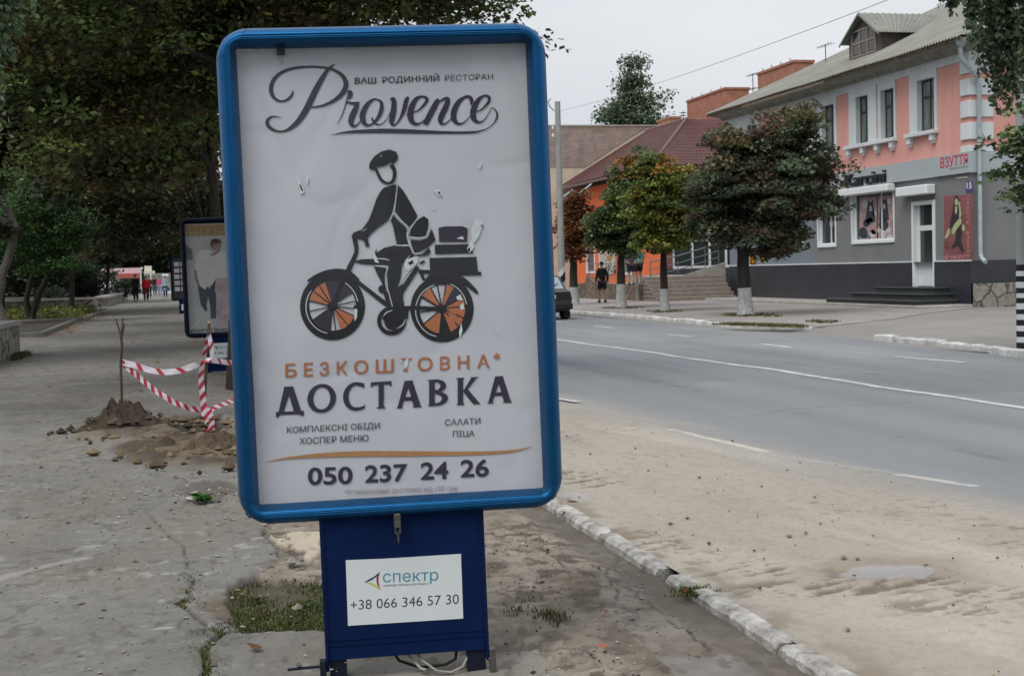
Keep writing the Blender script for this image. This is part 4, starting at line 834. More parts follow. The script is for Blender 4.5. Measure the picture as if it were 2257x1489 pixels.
# cornice, roof, gutter
b = MB(); pr = [(X0-.05, 7.5), (X0-.16, 7.52), (X0-.20, 7.60), (X0-.42, 7.68), (X0-.58, 7.72), (X0-.58, 7.82), (X0+.3, 7.9), (X0+.3, 7.5)]
b.loft([[(x, YA-.0-(X0-x if x < X0 else 0), z) for x, z in pr], [(x, YB+(X0-x if x < X0 else 0), z) for x, z in pr]], 0, False)
pr2 = [(YA-(X0-x), z) for x, z in pr[:6]]+[(YA+.3, 7.9), (YA+.3, 7.5)]
b.loft([[(X0-max(YA-y, 0)+.003, y, z) for y, z in pr2], [(36.5, y, z) for y, z in pr2]], 0, False); b.build('cornice', m_soff, T, True)
EX, EZ, MS, YE0, YE1 = 21.95, 7.84, .485, YA-.8, YB+.35
b = MB(); n = 720; cols = []
for i in range(n+1):
    y = YE0+(YE1-YE0)*i/n; t = max(min(YE1-y, y-YE0, 8.2), .02); w = .028*math.sin(2*math.pi*y/.165)
    cols.append((y, t, w))
V = []
for y, t, w in cols:
    sag = .06*math.sin(y*1.1)*.4
    V += [(EX-.12, y, EZ-.06+w+sag*.4), (EX+t*.5, y, EZ+t*.5*MS+w*.9), (EX+t, y, EZ+t*MS+w*.5)]
b.add(V, [(3*i+j, 3*i+3+j, 3*i+4+j, 3*i+1+j) for i in range(n) for j in (0, 1)], 0, False)
RZ = EZ+8.2*MS; RX = EX+8.2
b.poly([(EX, YE0, EZ), (44, YE0, EZ), (40, YE0+8.2, RZ), (RX, YE0+8.2, RZ)]); b.poly([(EX, YE1, EZ), (RX, YE1-8.2, RZ), (40, YE1-8.2, RZ), (44, YE1, EZ)]); b.poly([(RX, YE0+8.2, RZ-.01), (40, YE0+8.2, RZ-.01), (40, YE1-8.2, RZ-.01), (RX, YE1-8.2, RZ-.01)])
roof = b.build('roof', m_slate, T, True)
b = MB(); b.box((EX-.02, YE0+.05, 7.70), (EX+.05, YE1, 7.79)); b.box((EX-.08, 43.5, 7.62), (EX-.03, 50.5, 7.72)); b.build('eave_board', m_fasc, T, True)
b = MB(); b.loft([[(42.6+.0, 0, 0)]*3]*2, 0, False, False) if False else None
b.tube([(X0-.62, YA-.55, 7.78), (X0-.62, YA-.55, 7.62), (X0-.60, YA-.5, 7.55)], [.17, .14, .075], 10); b.tube([(X0-.60, YA-.5, 7.56), (X0-.60, YA-.5, 7.25), (X0+.12, YA-.20, 6.72), (X0+.2, YA-.16, 6.5), (X0+.2, YA-.16, 1.62), (X0+.2, YA-.22, 1.45), (X0+.15, YA-.5, 1.33)], .065, 10); b.build('downpipe', m_zinc, T, True)
# dormer
DX = 23.45; dz = EZ+(DX-EX)*MS; dy0, dy1 = 42.35, 44.6; ez = 9.30; az = 10.02; my = (dy0+dy1)/2
b = MB(); zb = lambda x: EZ+(x-EX)*MS-.1
xe = EX+(ez-EZ)/MS
b.poly([(DX, dy1, zb(DX)), (DX, dy0, zb(DX)), (DX, dy0, ez), (DX, my, az), (DX, dy1, ez)])
for y in (dy0, dy1): b.poly([(DX, y, zb(DX)), (xe, y, ez), (DX, y, ez)])
dm = b.build('dormer', m_board, T, True)
b = MB(); ov = .28; xr = EX+(az-EZ)/MS
for sgn, y in ((-1, dy0-ov), (1, dy1+ov)):
    zz = ez-(az-ez)/(my-dy0)*ov; xe2 = EX+(zz-EZ)/MS; k = 60; V = []
    for i in range(k+1):
        w = .018*math.sin(2*math.pi*i/4); f = i/k; V += [(DX-.25+(xe2+.2-DX+.25)*f, y, zz+w+.03), (DX-.25+(xr+.2-DX+.25)*f, my, az+w+.03)]
    b.add(V, [(2*i, 2*i+2, 2*i+3, 2*i+1) for i in range(k)])
    b.prism([(DX-.26, y, zz-.05), (DX-.26, my, az-.05), (DX-.26, my, az+.02), (DX-.26, y, zz+.02)], (.03, 0, 0))
b.build('dormer_roof', m_slate, dm, True)
b = MB()
for k in range(3): 
    ya = dy0+.35+k*.55
    for zz in (dz+.12, dz+.53): b.box((DX-.03, ya+.06, zz), (DX-.015, ya+.44, zz+.36))
b.build('dormer_pane', m_pane, dm, True)
b = MB()
for k in range(4): b.box((DX-.06, dy0+.27+k*.55, dz+.02), (DX-.005, dy0+.35+k*.55, dz+.98))
for zz in (dz+.02, dz+.47, dz+.9): b.box((DX-.055, dy0+.35, zz), (DX-.007, dy0+1.92, zz+.07))
b.build('dormer_window_frame', mat('grey_old_paint', (.24, .20, .18), .9, .3, 10), dm, True)
def chimney(name, x0, y0, x1, y1, z0, z1, par):
    b = MB(); b.box((x0, y0, z0), (x1, y1, z1-.12)); b.box((x0-.05, y0-.05, z1-.12), (x1+.05, y1+.05, z1)); o = b.build(name, m_brick, par, True)
    for i in range(4):
        b = MB(); yy = y0+(y1-y0)*(i+.5)/4; b.tube([(x0+.05, yy-.12, z1), (x0+.05, yy, z1+.16), (x0+.05, yy+.12, z1)], .012, 5)
        b.build('wire_hoop', m_steel, o, True)
q0 = onx(1686, 160, 29.0); q1 = onx(1768, 160, 29.0); chimney('chimney', 28.6, q1[1], 29.6, q0[1], 7.5, q0[2]-.02, T)
b = MB(); q = onx(1775, 148, 28.0); b.box((28, q[1]-.2, 9.0), (28.35, q[1]+.15, q[2])); b.build('vent_pipe', m_conc, T, True)
def antenna(px, py0, py1, X, bars, par):
    p = onx(px, py1, X); q = onx(px, py0, X); b = MB(); b.tube([(X, p[1], p[2]-.4), (X, p[1], q[2])], .02, 5)
    for f, l in bars:
        z = p[2]+(q[2]-p[2])*f; b.tube([(X, p[1]-l*.4, z+.02), (X, p[1]+l*.6, z)], .012, 4)
        for k in range(4): b.tube([(X-.18, p[1]-l*.4+l*k/4, z), (X+.18, p[1]-l*.4+l*k/4, z)], .008, 4)
    b.build('antenna', m_steel, par, True)
antenna(1820, 98, 138, 24.8, ((.95, 1.2),), T); antenna(1660, 162, 214, 24.0, ((.95, 1.0), (.35, .8)), T)
# shop lettering, advert panel, house number, sunflowers
zP = lambda u, v: (2050+u/5.515, 330+v/5.515)
m_red = mat('sign_red', (.55, .02, .055), .5); m_num = mat('number_plate_blue', (.07, .055, .18), .5); m_adred = mat('advert_red', (.23, .085, .088), .6, .35, 1.0); m_adg = mat('advert_green_skin', (.36, .43, .21), .6, .15, 8); m_adk = mat('advert_dark', (.035, .025, .03), .6, .3, 9); m_adp = mat('advert_pink', (.48, .24, .25), .6)
A = Art((1, 0, 0), X0-.102, .003); A.text('ВЗУТТЯ', m_red, zP(125, 224), zP(456, 172), 126/5.515, .012); A.text('взуття та сумки', m_text, zP(245, 243), zP(455, 211), 17/5.515, 0, lower=True); A.build('sign_lettering', T)
cu = raw_glyphs('Karcini', .012); xa = max(v[0] for v in cu[0]); b = MB(); h = max(v[1] for v in cu[0])
for dx in (0, .03, .06):
    b.add([(X0-.108-dx*1.6, 43.35-(43.35-40.55)*v[0]/xa, 4.02+.42*v[1]/h) for v in cu[0]], cu[1])
b.build('sign_lettering', m_black, T, True)
A = Art((1, 0, 0), X0-.012, .002)
A.poly([(168,560),(524,545),(522,1362),(168,1378)], m_adred, zP); A.lay()
A.poly([(285,640),(300,570),(325,555),(350,580),(362,640),(385,760),(392,840),(350,930),(300,1010),(250,960),(235,950),(250,860),(275,740)], m_adk, zP)
A.poly([(325,930),(385,900),(390,1010),(375,1100),(418,1240),(385,1245),(340,1170),(290,1200),(262,1205),(262,1180),(310,1090)], m_adk, zP); A.lay()
A.ring((322, 635), (22, 45), (0, 0), m_adg, zP, n=14); A.poly([(305,690),(335,690),(330,760),(318,785),(302,750)], m_adg, zP); A.poly([(345,640),(362,630),(385,790),(372,830),(352,820),(358,740)], m_adg, zP); A.poly([(300,900),(365,825),(388,850),(380,900),(330,960),(290,1030),(262,1015),(268,960)], m_adg, zP); A.poly([(215,970),(245,950),(240,1020),(210,1075),(178,1070)], m_adg, zP); A.ring((408, 950), (20, 42), (0, 0), m_adg, zP, n=12)
A.ring((205, 1160), (22, 45), (15, 34), m_adk, zP, n=18)
for i, ch in enumerate('ЖІНОЧЕ'): A.text(ch, m_adp, zP(444, 612+i*58), zP(482, 611+i*58), 40/5.515, .015)
for i, ch in enumerate('ВЗУТТЯ'[:5]): A.text(ch, m_adp, zP(444, 1030+i*58), zP(482, 1029+i*58), 40/5.515, .015)
A.text('жіноче взуття', m_adp, zP(172, 1335), zP(482, 1318), 46/5.515, .02, lower=True); A.build('advert_panel', T)
A = Art((1, 0, 0), X0-.02, .003); A.poly([(435,385),(522,378),(522,510),(435,520)], m_num, zP); A.lay(); A.text('15', m_upvc, zP(446, 472), zP(508, 468), 74/5.515, .02, ref='0'); A.k = 0; A.poly([(322,335),(462,322),(462,342),(322,355)], m_ph[4], zP); A.build('house_number', T)
m_sun = mat('sunflower_orange', (.75, .36, .03), .6, .2, 8); m_sunc = mat('sunflower_centre', (.45, .17, .015), .6)
for px, py, ry in ((1660, 574, 17), (1683, 566, 12)):
    A = Art((1, 0, 0), X0-.004, .003)
    for i in range(11):
        a = 2*math.pi*i/11; A.ring((px+4.5*math.sin(a), py-ry*.62*math.cos(a)), (3.2, ry*.38), (0, 0), m_sun, lambda x, y: (x, y), n=10)
    A.lay(); A.ring((px, py), (3.6, ry*.45), (0, 0), m_sunc, lambda x, y: (x, y), n=14); A.build('flower_decal', T)
# ---------------------------------------------------------------- orange shop with the maroon roof
m_orange = mat('orange_render', (.70, .165, .062), .85, .06, 1.2, .2, 25); m_maroon = mat('maroon_metal_tiles', (.135, .057, .052), .5, .18, 1.5, spec=.4)
m_cream = mat('cream_render', (.58, .50, .39), .9, .1, 1.2)
YO0, YO1 = 62.3, 78.1
O = thing('orange_shop', 'single storey orange shop with maroon metal roof above the stone terrace', 'shop', (X0, YO0, 0))
b = MB(); holed_x(b, X0, YO0, YO1, 0, 6.0, [(66.4, 68.6, 1.1, 3.4), (70.0, 72.4, 1.2, 2.9), (73.3, 74.9, 1.2, 3.3)], .15)
for xa_, xb_, z0, z1 in ((X0, 23.2, 0, 6.0), (23.2, 34, 3.6, 6.0), (26.8, 34, 0, 3.6)): b.poly([(xa_, YO0, z0), (xb_, YO0, z0), (xb_, YO0, z1), (xa_, YO0, z1)])
b.poly([(X0, YO1, 0), (X0, YO1, 6), (34, YO1, 6), (34, YO1, 0)]); b.build('wall', m_orange, O, True)
b = MB(); b.box((X0+.9, YO0-.06, 3.75), (33, YO0-.002, 6.0)); b.build('white_frieze', m_whitew, O, True)
for (a, c, d, e) in ((66.4, 68.6, 1.1, 3.4), (70.0, 72.4, 1.2, 2.9), (73.3, 74.9, 1.2, 3.3)):
    b = MB(); w = .1
    for y in (a-.04, c-w+.04): b.box((X0-.04, y, d-.04), (X0+.1, y+w, e))
    b.box((X0-.04, a+.06, d-.06), (X0+.1, c-.06, d+.06)); b.box((X0-.04, a+.06, e-.1), (X0+.1, c-.06, e)); f = b.build('window', m_upvc, O, True)
    b = MB(); b.poly([(X0+.06, c, d), (X0+.06, a, d), (X0+.06, a, e), (X0+.06, c, e)]); b.build('pane', m_curt if a < 70 else m_pane, f, True)
A = Art((1, 0, 0), X0-.03, .006); zO = lambda u, v: (1200+u/5.319, 400+v/5.319)
A.poly([(655,755),(835,750),(835,1085),(650,1085)], mat('leopard_poster', (.42, .40, .37), .6, .3, 2), zO); A.lay(); rp = random.Random(5)
for i in range(26):
    u, v, r = rp.uniform(720, 830), rp.uniform(970, 1080), rp.uniform(6, 15); A.ring((u, v), (r, r*.8), (0, 0), m_adk, zO, n=7)
A.poly([(690,830),(740,900),(700,940),(740,925),(780,940),(805,880),(820,830),(800,825),(770,880),(735,870),(705,820)], mat('poster_gold', (.33, .2, .07), .6), zO); A.poly([(660,790),(740,750),(730,800),(690,840)], mat('poster_green', (.05, .07, .03), .6), zO); A.build('wall_poster', O)
b = MB()
for xx in (23.22, 24.2, 25.1, 25.95, 26.7): b.box((xx, YO0-.02, 1.35), (xx+.1, YO0+.08, 3.6))
for z0, z1 in ((1.3, 1.42), (2.6, 2.68), (3.5, 3.6)): b.box((23.22, YO0-.03, z0), (26.8, YO0+.07, z1))
gf = b.build('glazed_entrance', m_upvc, O, True); b = MB(); b.poly([(23.2, YO0+.04, 1.0), (26.8, YO0+.04, 1.0), (26.8, YO0+.04, 3.6), (23.2, YO0+.04, 3.6)]); b.build('pane', m_pane, gf, True)
b = MB(); b.box((22.72, YO0-.05, .0), (26.8, YO0-.021, 1.3)); b.build('base_strip', mat('slate_blue_base', (.05, .055, .075), .6), O, True)
b = MB(); b.box((22.95, YO0-.06, 1.3), (23.2, YO0-.002, 3.6)); b.build('brick_pier', mat('dull_red_pier', (.19, .085, .07), .9, .2, 6), O, True)
# roof with tile ribs
b = MB(); rx, rz, rya = 27.6, 9.52, 71.4; ez_, exx, eyy = 6.25, 22.05, 61.7
def rib(A_, B_, C_, D_, n, step=.35):
    """panel A-B (eave), D-C (ridge) with courses"""
    A_, B_, C_, D_ = map(Vector, (A_, B_, C_, D_)); nv = (B_-A_).cross(D_-A_).normalized(); nv = nv if nv.z > 0 else -nv; m = int((D_-A_).length/step); V = []
    for i in range(m):
        for f, h in ((i/m, .035), ((i+1)/m, .0)):
            L_ = A_.lerp(D_, f); R2 = B_.lerp(C_, f); V += [tuple(L_.lerp(R2, j/n)+nv*(h+(.02 if j % 2 else 0))) for j in range(n+1)]
    F = [(r*(n+1)+j, r*(n+1)+j+1, (r+1)*(n+1)+j+1, (r+1)*(n+1)+j) for r in range(2*m-1) for j in range(n)]
    b.add(V, F)
rib((exx, eyy, ez_), (exx, YO1+.1, ez_), (rx, YO1+.1, rz), (rx, rya, rz), 110); rib((exx, eyy, ez_), (34, eyy, ez_), (rx+2, rya, rz), (rx, rya, rz), 90)
b.poly([(34, eyy, ez_), (34, YO1, ez_), (rx+2, YO1, rz), (rx+2, rya, rz)]); b.poly([(rx, rya, rz), (rx+2, rya, rz), (rx+2, YO1, rz), (rx, YO1, rz)])
ro = b.build('roof', m_maroon, O, True)
b = MB(); b.tube([(rx, YO1, rz+.03), (rx, rya, rz+.03), (exx, eyy, ez_+.03)], .09, 6); b.build('ridge_cap', m_maroon, ro, True)
for (a, c) in (((1265, 437), (1303, 406)), ((1243, 433), (1262, 419))):
    n = Vector((-(rz-ez_), 0, rx-exx)); e = n.dot(Vector((exx, 0, ez_+.12))); p, q = onpl(*a, n, e), onpl(*c, n, e); b = MB(); b.tube([p, q], .055, 6); b.build('snow_guard', m_zinc, ro, True)
b = MB(); b.box((exx-.02, eyy, ez_-.16), (exx+.04, YO1, ez_-.01)); b.box((exx+.04, eyy-.02, ez_-.16), (34, eyy+.04, ez_-.01)); b.build('eave_board', mat('dull_eave', (.17, .11, .10), .8), O, True)
q0 = onx(1528, 222, 30.0); q1 = onx(1614, 222, 30.0); chimney('chimney', 29.6, q1[1], 31, q0[1], 7.0, q0[2], O)
q0 = onx(1452, 266, 31.0); q1 = onx(1481, 266, 31.0); chimney('chimney', 30.9, q1[1], 31.6, q0[1], 7.0, q0[2], O)
antenna(1506, 244, 268, 28.0, ((.8, .5), (.55, .4)), O)
b = MB(); p = [onx(1276, 455, 22.5), onx(1312, 455, 22.5), onx(1316, 484, 22.5), onx(1276, 484, 22.5)]; b.prism(p, (.1, 0, 0)); p = [onx(1276, 500, 22.5), onx(1296, 500, 22.5), onx(1296, 516, 22.5), onx(1276, 516, 22.5)]; b.prism(p, (.1, 0, 0)); sg = b.build('red_shop_sign', mat('red_sign_panel', (.42, .022, .032), .5), O, True)
A = Art((1, 0, 0), 22.498, .004); A.text('КОР', m_upvc, (1278, 462), (1300, 461), 7, .01); A.text('ЧАЄ', m_upvc, (1277, 478), (1300, 477), 10, .02); A.build('sign_lettering', sg)
# terrace with rubble wall, stairs and railing
TR = thing('stone_terrace', 'raised terrace with rubble stone wall and broad steps before the orange shop', 'terrace', (18.9, 54, 0))
b = MB(); b.box((18.72, 54.3, -.1), (18.95, 64.5, .74), 0, .02); pk = [onx(x, y, 18.73) for x, y in ((1281, 658), (1285, 632), (1294, 606), (1301, 615), (1308, 621), (1321, 634), (1340, 640), (1340, 658))]; b.prism(pk, (.2, 0, 0)); b.build('stone_wall', m_flag, TR, True)
b = MB(); b.box((18.95, 54.35, -.1), (22.69, 62.25, .70)); b.box((20.9, 55.2, .70), (22.69, 62.24, 1.02)); b.build('floor_slab', m_conc, TR, True)
b = MB()
for i in range(6): b.box((18.9-.06*0, 52.5+.3*i, -.05+.17*i if i else -.1), (22.35+.0, 54.36, .17*(i+1)), 0, .012)
b.build('steps', mat('worn_step_stone', (.25, .215, .185), .9, .25, 5, .3, 40), TR, True)
b = MB(); b.prism([(18.62, 54.36, -.1), (18.62, 54.36, .78), (18.9, 54.36, .8), (18.9, 54.36, -.1)], (0, .1, 0)); b.build('cheek_wall', m_conc, TR, True); b = MB(); b.prism([(20.6, 54.42, .70), (22.68, 54.42, .70), (22.68, 54.42, 1.55), (20.6, 54.42, 1.0)], (0, .12, 0)); b.build('cheek_wall', m_conc, TR, True)
b = MB()
for i in range(6):
    x = 19.3+.62*i; z = .72 if x < 20.6 else 1.0+(x-20.6)*.26; b.tube([(x, 54.48, z-.05), (x, 54.48, z+.95)], .022, 6)
for h in (.35, .62, .93): b.tube([(19.3, 54.48, .72+h), (20.6, 54.48, .95+h), (22.4, 54.48, 1.42+h)], .02 if h < .9 else .028, 6)
for y in (56, 57.5, 59, 60.5, 62): b.tube([(18.9, y, .72), (18.9, y, 1.65)], .022, 6)
for h in (.3, .6, .92): b.tube([(18.9, 56, .72+h), (18.9, 62, .72+h)], .02, 6)
b.build('handrail', mat('steel_rail', (.20, .20, .205), .5, .1, 8, metal=.6), TR, True)
# taller neighbour with a bare brick gable wall
N = thing('brick_gable_house', 'taller house with bare patchy brick gable wall and cream plaster edge behind the maroon roof', 'house', (20.9, 79, 0))
b = MB(); b.box((20.9, 78.3, 0), (33, 94, 9.86)); b.build('wall', m_cream, N, True)
pts = [ony(x, y, 78.27) for x, y in ((1150, 284), (1422, 284), (1395, 299), (1288, 369), (1150, 368))]; b = MB(); b.prism(pts, (0, .025, 0)); b.build('brick_facing', m_oldb, N, True)
b = MB(); b.box((20.8, 78.2, 9.86), (33, 94.1, 9.96)); b.build('coping', m_conc, N, True)
# ---------------------------------------------------------------- trees
m_leaf = leaf_mat('foliage', .35)
m_bark = mat('dark_bark', (.035, .030, .025), .95, .4, 12, .8, 40, stretch=(1, 1, .25))
m_barkp = mat('pale_bark', (.15, .14, .12), .95, .35, 8, .8, 35, stretch=(1, 1, .3))
m_lime = mat('limewash', (.36, .37, .36), .95, .35, 9, .5, 40, col2=(.50, .51, .50))
G1 = [(.045, .070, .020), (.035, .055, .020), (.060, .080, .022)]
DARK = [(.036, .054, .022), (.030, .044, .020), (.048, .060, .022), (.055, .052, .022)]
OLIVE = [(.10, .128, .04), (.08, .11, .038), (.12, .125, .038), (.105, .095, .036), (.075, .11, .042)]
BROWN = [(.080, .060, .025), (.062, .055, .024), (.10, .066, .024), (.052, .054, .022)]
def leafcloud(rng, cen, n, sx, sz, L, Wd, cols, out=None, jit=.22, droop=.35, flat=.9):
    """cen (k,3) clump centres; n leaves each; returns V, F, colour"""
    k = len(cen); N = k*n
    c = np.repeat(cen, n, 0); sxk = np.repeat(sx*rng.uniform(.7, 1.35, k), n)
    off = rng.normal(0, 1, (N, 3)); off *= np.minimum(1, 1.75/np.maximum(np.linalg.norm(off, axis=1), .01))[:, None]
    p = c + off*np.stack([sxk, sxk, sxk*sz], 1)
    p[:, 2] -= .25*(off[:, 0]**2+off[:, 1]**2)*sxk*.5
    az = rng.uniform(0, 2*math.pi, N); d = np.stack([np.cos(az), np.sin(az), -droop+rng.normal(0, .35, N)], 1)
    d[:, :2] += off[:, :2]*.5; d /= np.linalg.norm(d, axis=1)[:, None]
    up = np.stack([rng.normal(0, .45, N), rng.normal(0, .45, N), np.full(N, flat)], 1)
    s = np.cross(d, up); s /= np.linalg.norm(s, axis=1)[:, None]; nn = np.cross(s, d)
    ls = (L*np.clip(rng.lognormal(0, .3, N), .4, 1.7))[:, None]; ws = ls*(Wd/L)
    V = np.stack([p-d*ls*.5, p+s*ws*.5+d*ls*.05, p+d*ls*.5-nn*ls*.08, p-s*ws*.5+d*ls*.05], 1).reshape(-1, 3)
    F = np.arange(4*N).reshape(N, 4)
    col = np.repeat(cols, n, 0)*(1+rng.normal(0, jit, (N, 1)))*(1+rng.normal(0, .06, (N, 3))); col = np.clip(col, .006, .9)
    return V, F, np.repeat(col, 4, 0)
def in_ells(rng, ells, n, shell=2.4):
    w = np.array([e[6] if len(e) > 6 else e[3]*e[4]*e[5] for e in ells]); w = w/w.sum(); idx = rng.choice(len(ells), n, p=w); P = []
    for i in idx:
        e = ells[i]; v = rng.normal(0, 1, 3); v /= np.linalg.norm(v); r = rng.uniform(0, 1)**(1/shell); P.append((e[0]+v[0]*e[3]*r, e[1]+v[1]*e[4]*r, e[2]+v[2]*e[5]*r))
    return np.array(P)
def palette(rng, pal, n, top=None, P=None):
    c = np.array([pal[i] for i in rng.integers(0, len(pal), n)])*rng.uniform(.6, 1.5, (n, 1))
    if top is not None:
        z = P[:, 2]; zz = (z-z.min())/(z.max()-z.min()+1e-6); pr = np.clip((zz-top[1])*top[2], 0, .9); m = rng.uniform(0, 1, n) < pr
        tc = np.array([top[0][i] for i in rng.integers(0, len(top[0]), n)]); c[m] = tc[m]*rng.uniform(.8, 1.25, (m.sum(), 1))
    return c
def tree(name, label, cat, base, trunk, r0, ells, nclump, per, sx, sz, L, Wd, pal, seed, group=None, top=None, bark=None, lime=0, limbs=6, shell=2.4, tilt=.35, twigs=60, extra=None, jit=.28, lr=None, lobes=11, fill=.0):
    """trunk: list of points (world) from base to the fork; ells: crown ellipsoids (world)"""
    rng = np.random.default_rng(seed); t = thing(name, label, cat, base, 0, group)
    bark = bark or m_bark; lr = lr or min(1.3, max(.22, .30*sum(e[3]+e[5] for e in ells)/len(ells)/2*1.25)); nl = max(10, int(nclump/lobes))
    LC = in_ells(rng, ells, nl, shell); idx = rng.integers(0, nl, nclump); u = rng.normal(0, 1, (nclump, 3)); u /= np.linalg.norm(u, axis=1)[:, None]; u[:, 2] = np.where(u[:, 2] < -.25, -u[:, 2], u[:, 2])
    P = LC[idx]+u*np.array([1, 1, .72])*(lr*rng.uniform(.55, 1.05, nclump)*rng.uniform(.65, 1.35, nl)[idx])[:, None]; fm = rng.uniform(0, 1, nclump) < fill; P[fm] = in_ells(rng, ells, nclump, shell)[fm]; om = rng.uniform(0, 1, nclump) < .10; P[om] += u[om]*lr*rng.uniform(.3, .95, (om.sum(), 1)); lobe_c = rng.uniform(.72, 1.3, (nl, 1))[idx]
    b = MB(); k = len(trunk); r1 = r0*.62
    pts = []; rad = []
    for i in range(k-1):
        for j in range(4):
            f = j/4; q = [trunk[i][a]*(1-f)+trunk[i+1][a]*f for a in range(3)]; g = (i+f)/(k-1)
            pts.append((q[0]+rng.normal(0, r0*.05), q[1]+rng.normal(0, r0*.05), q[2])); rad.append(r0*(1-g)+r1*g+(r0*.35*max(0, 1-(q[2]-base[2])/.3) if i == 0 else 0)+rng.normal(0, r0*.02))
    pts.append(trunk[-1]); rad.append(r1); pts[0] = (pts[0][0], pts[0][1], pts[0][2]-.15)
    b.tube(pts, rad, 12, 0)
    top_ = Vector(trunk[-1]); far = P[rng.permutation(len(P))]
    ends = []
    for i in range(limbs):
        e = Vector(far[i]); m = top_.lerp(e, .5)+Vector((rng.normal(0, .15), rng.normal(0, .15), rng.uniform(.0, .5)*(e-top_).length*.25)); R1 = r1*rng.uniform(.5, .75)
        q = [top_-Vector((0, 0, r1*.6)), top_.lerp(m, .55), m, m.lerp(e, .6), e]; b.tube(q, [R1*1.1, R1*.85, R1*.62, R1*.38, R1*.12], 7, 0); ends += q[1:4]
    for i in range(min(twigs, len(P))):
        e = Vector(LC[i] if i < nl else P[i]); s = min(ends, key=lambda q: (q-e).length); m = s.lerp(e, .5)+Vector((0, 0, .08*(e-s).length)); rr = max(.008, r1*.14); b.tube([s, m, e], [rr, rr*.7, rr*.25], 4, 0)
    tr = b.build('trunk', bark, t, True)
    if lime:
        b = MB(); zz = [p for p in pts if p[2] <= base[2]+lime-.12]; rl = [r_+.008 for p, r_ in zip(pts, rad)][:len(zz)]; i = len(zz); a, c = pts[i-1], pts[min(i, len(pts)-1)]; f = (base[2]+lime-a[2])/max(c[2]-a[2], .01)
        zz.append(tuple(a[j]+(c[j]-a[j])*f for j in range(3))); rl.append(rl[-1]-.004); b.tube(zz, rl, 12, 0); b.build('limewash_band', m_lime, tr, True)
    cols = palette(rng, pal, len(P), top, P)*lobe_c
    V, F, col = leafcloud(rng, P, per, sx, sz, L, Wd, cols, droop=tilt, jit=jit)
    if extra is not None:
        V2, F2, c2 = extra(rng); F = np.concatenate([F, F2+len(V)]); V = np.concatenate([V, V2]); col = np.concatenate([col, c2])
    np_mesh('crown', V-np.array(base), F, m_leaf, col, t)
    return t
ORG = [(.22, .095, .018), (.26, .13, .02), (.18, .10, .02)]
GV = 'maples along the far pavement'
ta = onz(1645, 697)
tree('maple_tree', 'large dark green maple with limewashed trunk standing before the grey and pink shop', 'tree', (ta[0], ta[1], .02), [(ta[0], ta[1], .02), (ta[0]-.05, ta[1], .9), (ta[0]-.08, ta[1], 1.9), (ta[0]-.1, ta[1], 2.6)], .20,
     [(16.0, 35.6, 3.5, 1.75, 1.7, 1.4), (15.5, 35.5, 4.75, .7, .8, .5), (16.75, 35.5, 5.2, .9, 1.0, .75), (17.6, 35.5, 4.4, .55, .7, .55), (14.45, 35.6, 3.7, .6, .8, .7), (17.7, 35.5, 3.2, .6, .8, .6), (18.3, 35.5, 4.2, .4, .4, .2), (15.7, 35.5, 2.3, 1.5, 1.2, .6), (14.3, 35.6, 2.6, .5, .6, .35)], 560, 112, .25, .36, .105, .085, [(.085, .098, .056), (.10, .088, .056), (.095, .13, .08), (.09, .12, .07), (.065, .075, .045), (.115, .085, .055)], 11, GV, ([(.17, .10, .045), (.14, .15, .06), (.12, .15, .075), (.13, .15, .06)], .55, 1.1), lime=.78, limbs=8, lobes=6, fill=.45, lr=.36, twigs=90, tilt=.45)
tb = onz(1465, 688)
tree('maple_tree', 'yellowing green maple with limewashed trunk and orange tips beside the broad steps', 'tree', (tb[0], tb[1], .02), [(tb[0], tb[1], .02), (tb[0], tb[1], 1.2), (tb[0], tb[1], 2.3)], .145,
     [(15.05, 40.9, 3.35, 1.15, 1.0, 1.1), (14.6, 40.9, 4.35, .55, .5, .6), (15.7, 40.9, 4.2, .55, .5, .6), (15.0, 40.9, 2.4, 1.0, .8, .5), (16.1, 40.9, 3.1, .55, .5, .6)], 400, 104, .22, .36, .098, .08, [(.17, .195, .045), (.13, .175, .045), (.21, .19, .045), (.10, .14, .042)], 12, GV, (ORG, .72, 2.2), lime=.72, limbs=6, lobes=6, fill=.45, lr=.36, twigs=50, tilt=.45)
tc_ = onz(1370, 680)
tree('maple_tree', 'dark green maple with limewashed trunk and rusty side clump near the walking person in black', 'tree', (tc_[0], tc_[1], .02), [(tc_[0], tc_[1], .02), (tc_[0], tc_[1], 1.2), (tc_[0]+.05, tc_[1], 2.2)], .185,
     [(15.55, 45.9, 3.2, 1.1, 1.1, 1.3), (15.95, 45.9, 4.8, .55, .6, 1.0), (14.65, 45.9, 2.9, .6, .7, .8), (16.5, 45.4, 3.6, .8, .5, .9), (15.2, 45.9, 4.2, .5, .5, .6)], 400, 104, .23, .36, .098, .08, [(.095, .14, .055), (.12, .16, .05), (.075, .11, .05)], 13, GV, (ORG+[(.11, .12, .025)], .62, 1.5), lime=.85, limbs=6, lobes=6, fill=.45, lr=.36, twigs=50, tilt=.45)
td = (15.2, 52.0, .02)
tree('maple_tree', 'small rust brown maple half hidden by the concrete lamp pole', 'tree', td, [td, (15.2, 52, 1), (15.2, 52, 2.0)], .20,
     [(15.35, 52, 3.0, .62, .8, 1.2), (15.4, 52, 4.0, .45, .5, .5)], 130, 70, .22, .4, .11, .09, [(.20, .08, .032), (.16, .07, .03), (.12, .06, .03), (.23, .10, .035)], 14, GV, lime=.7, limbs=5, lobes=6, fill=.4, lr=.3, twigs=30)
q = onz(1390, 690); 
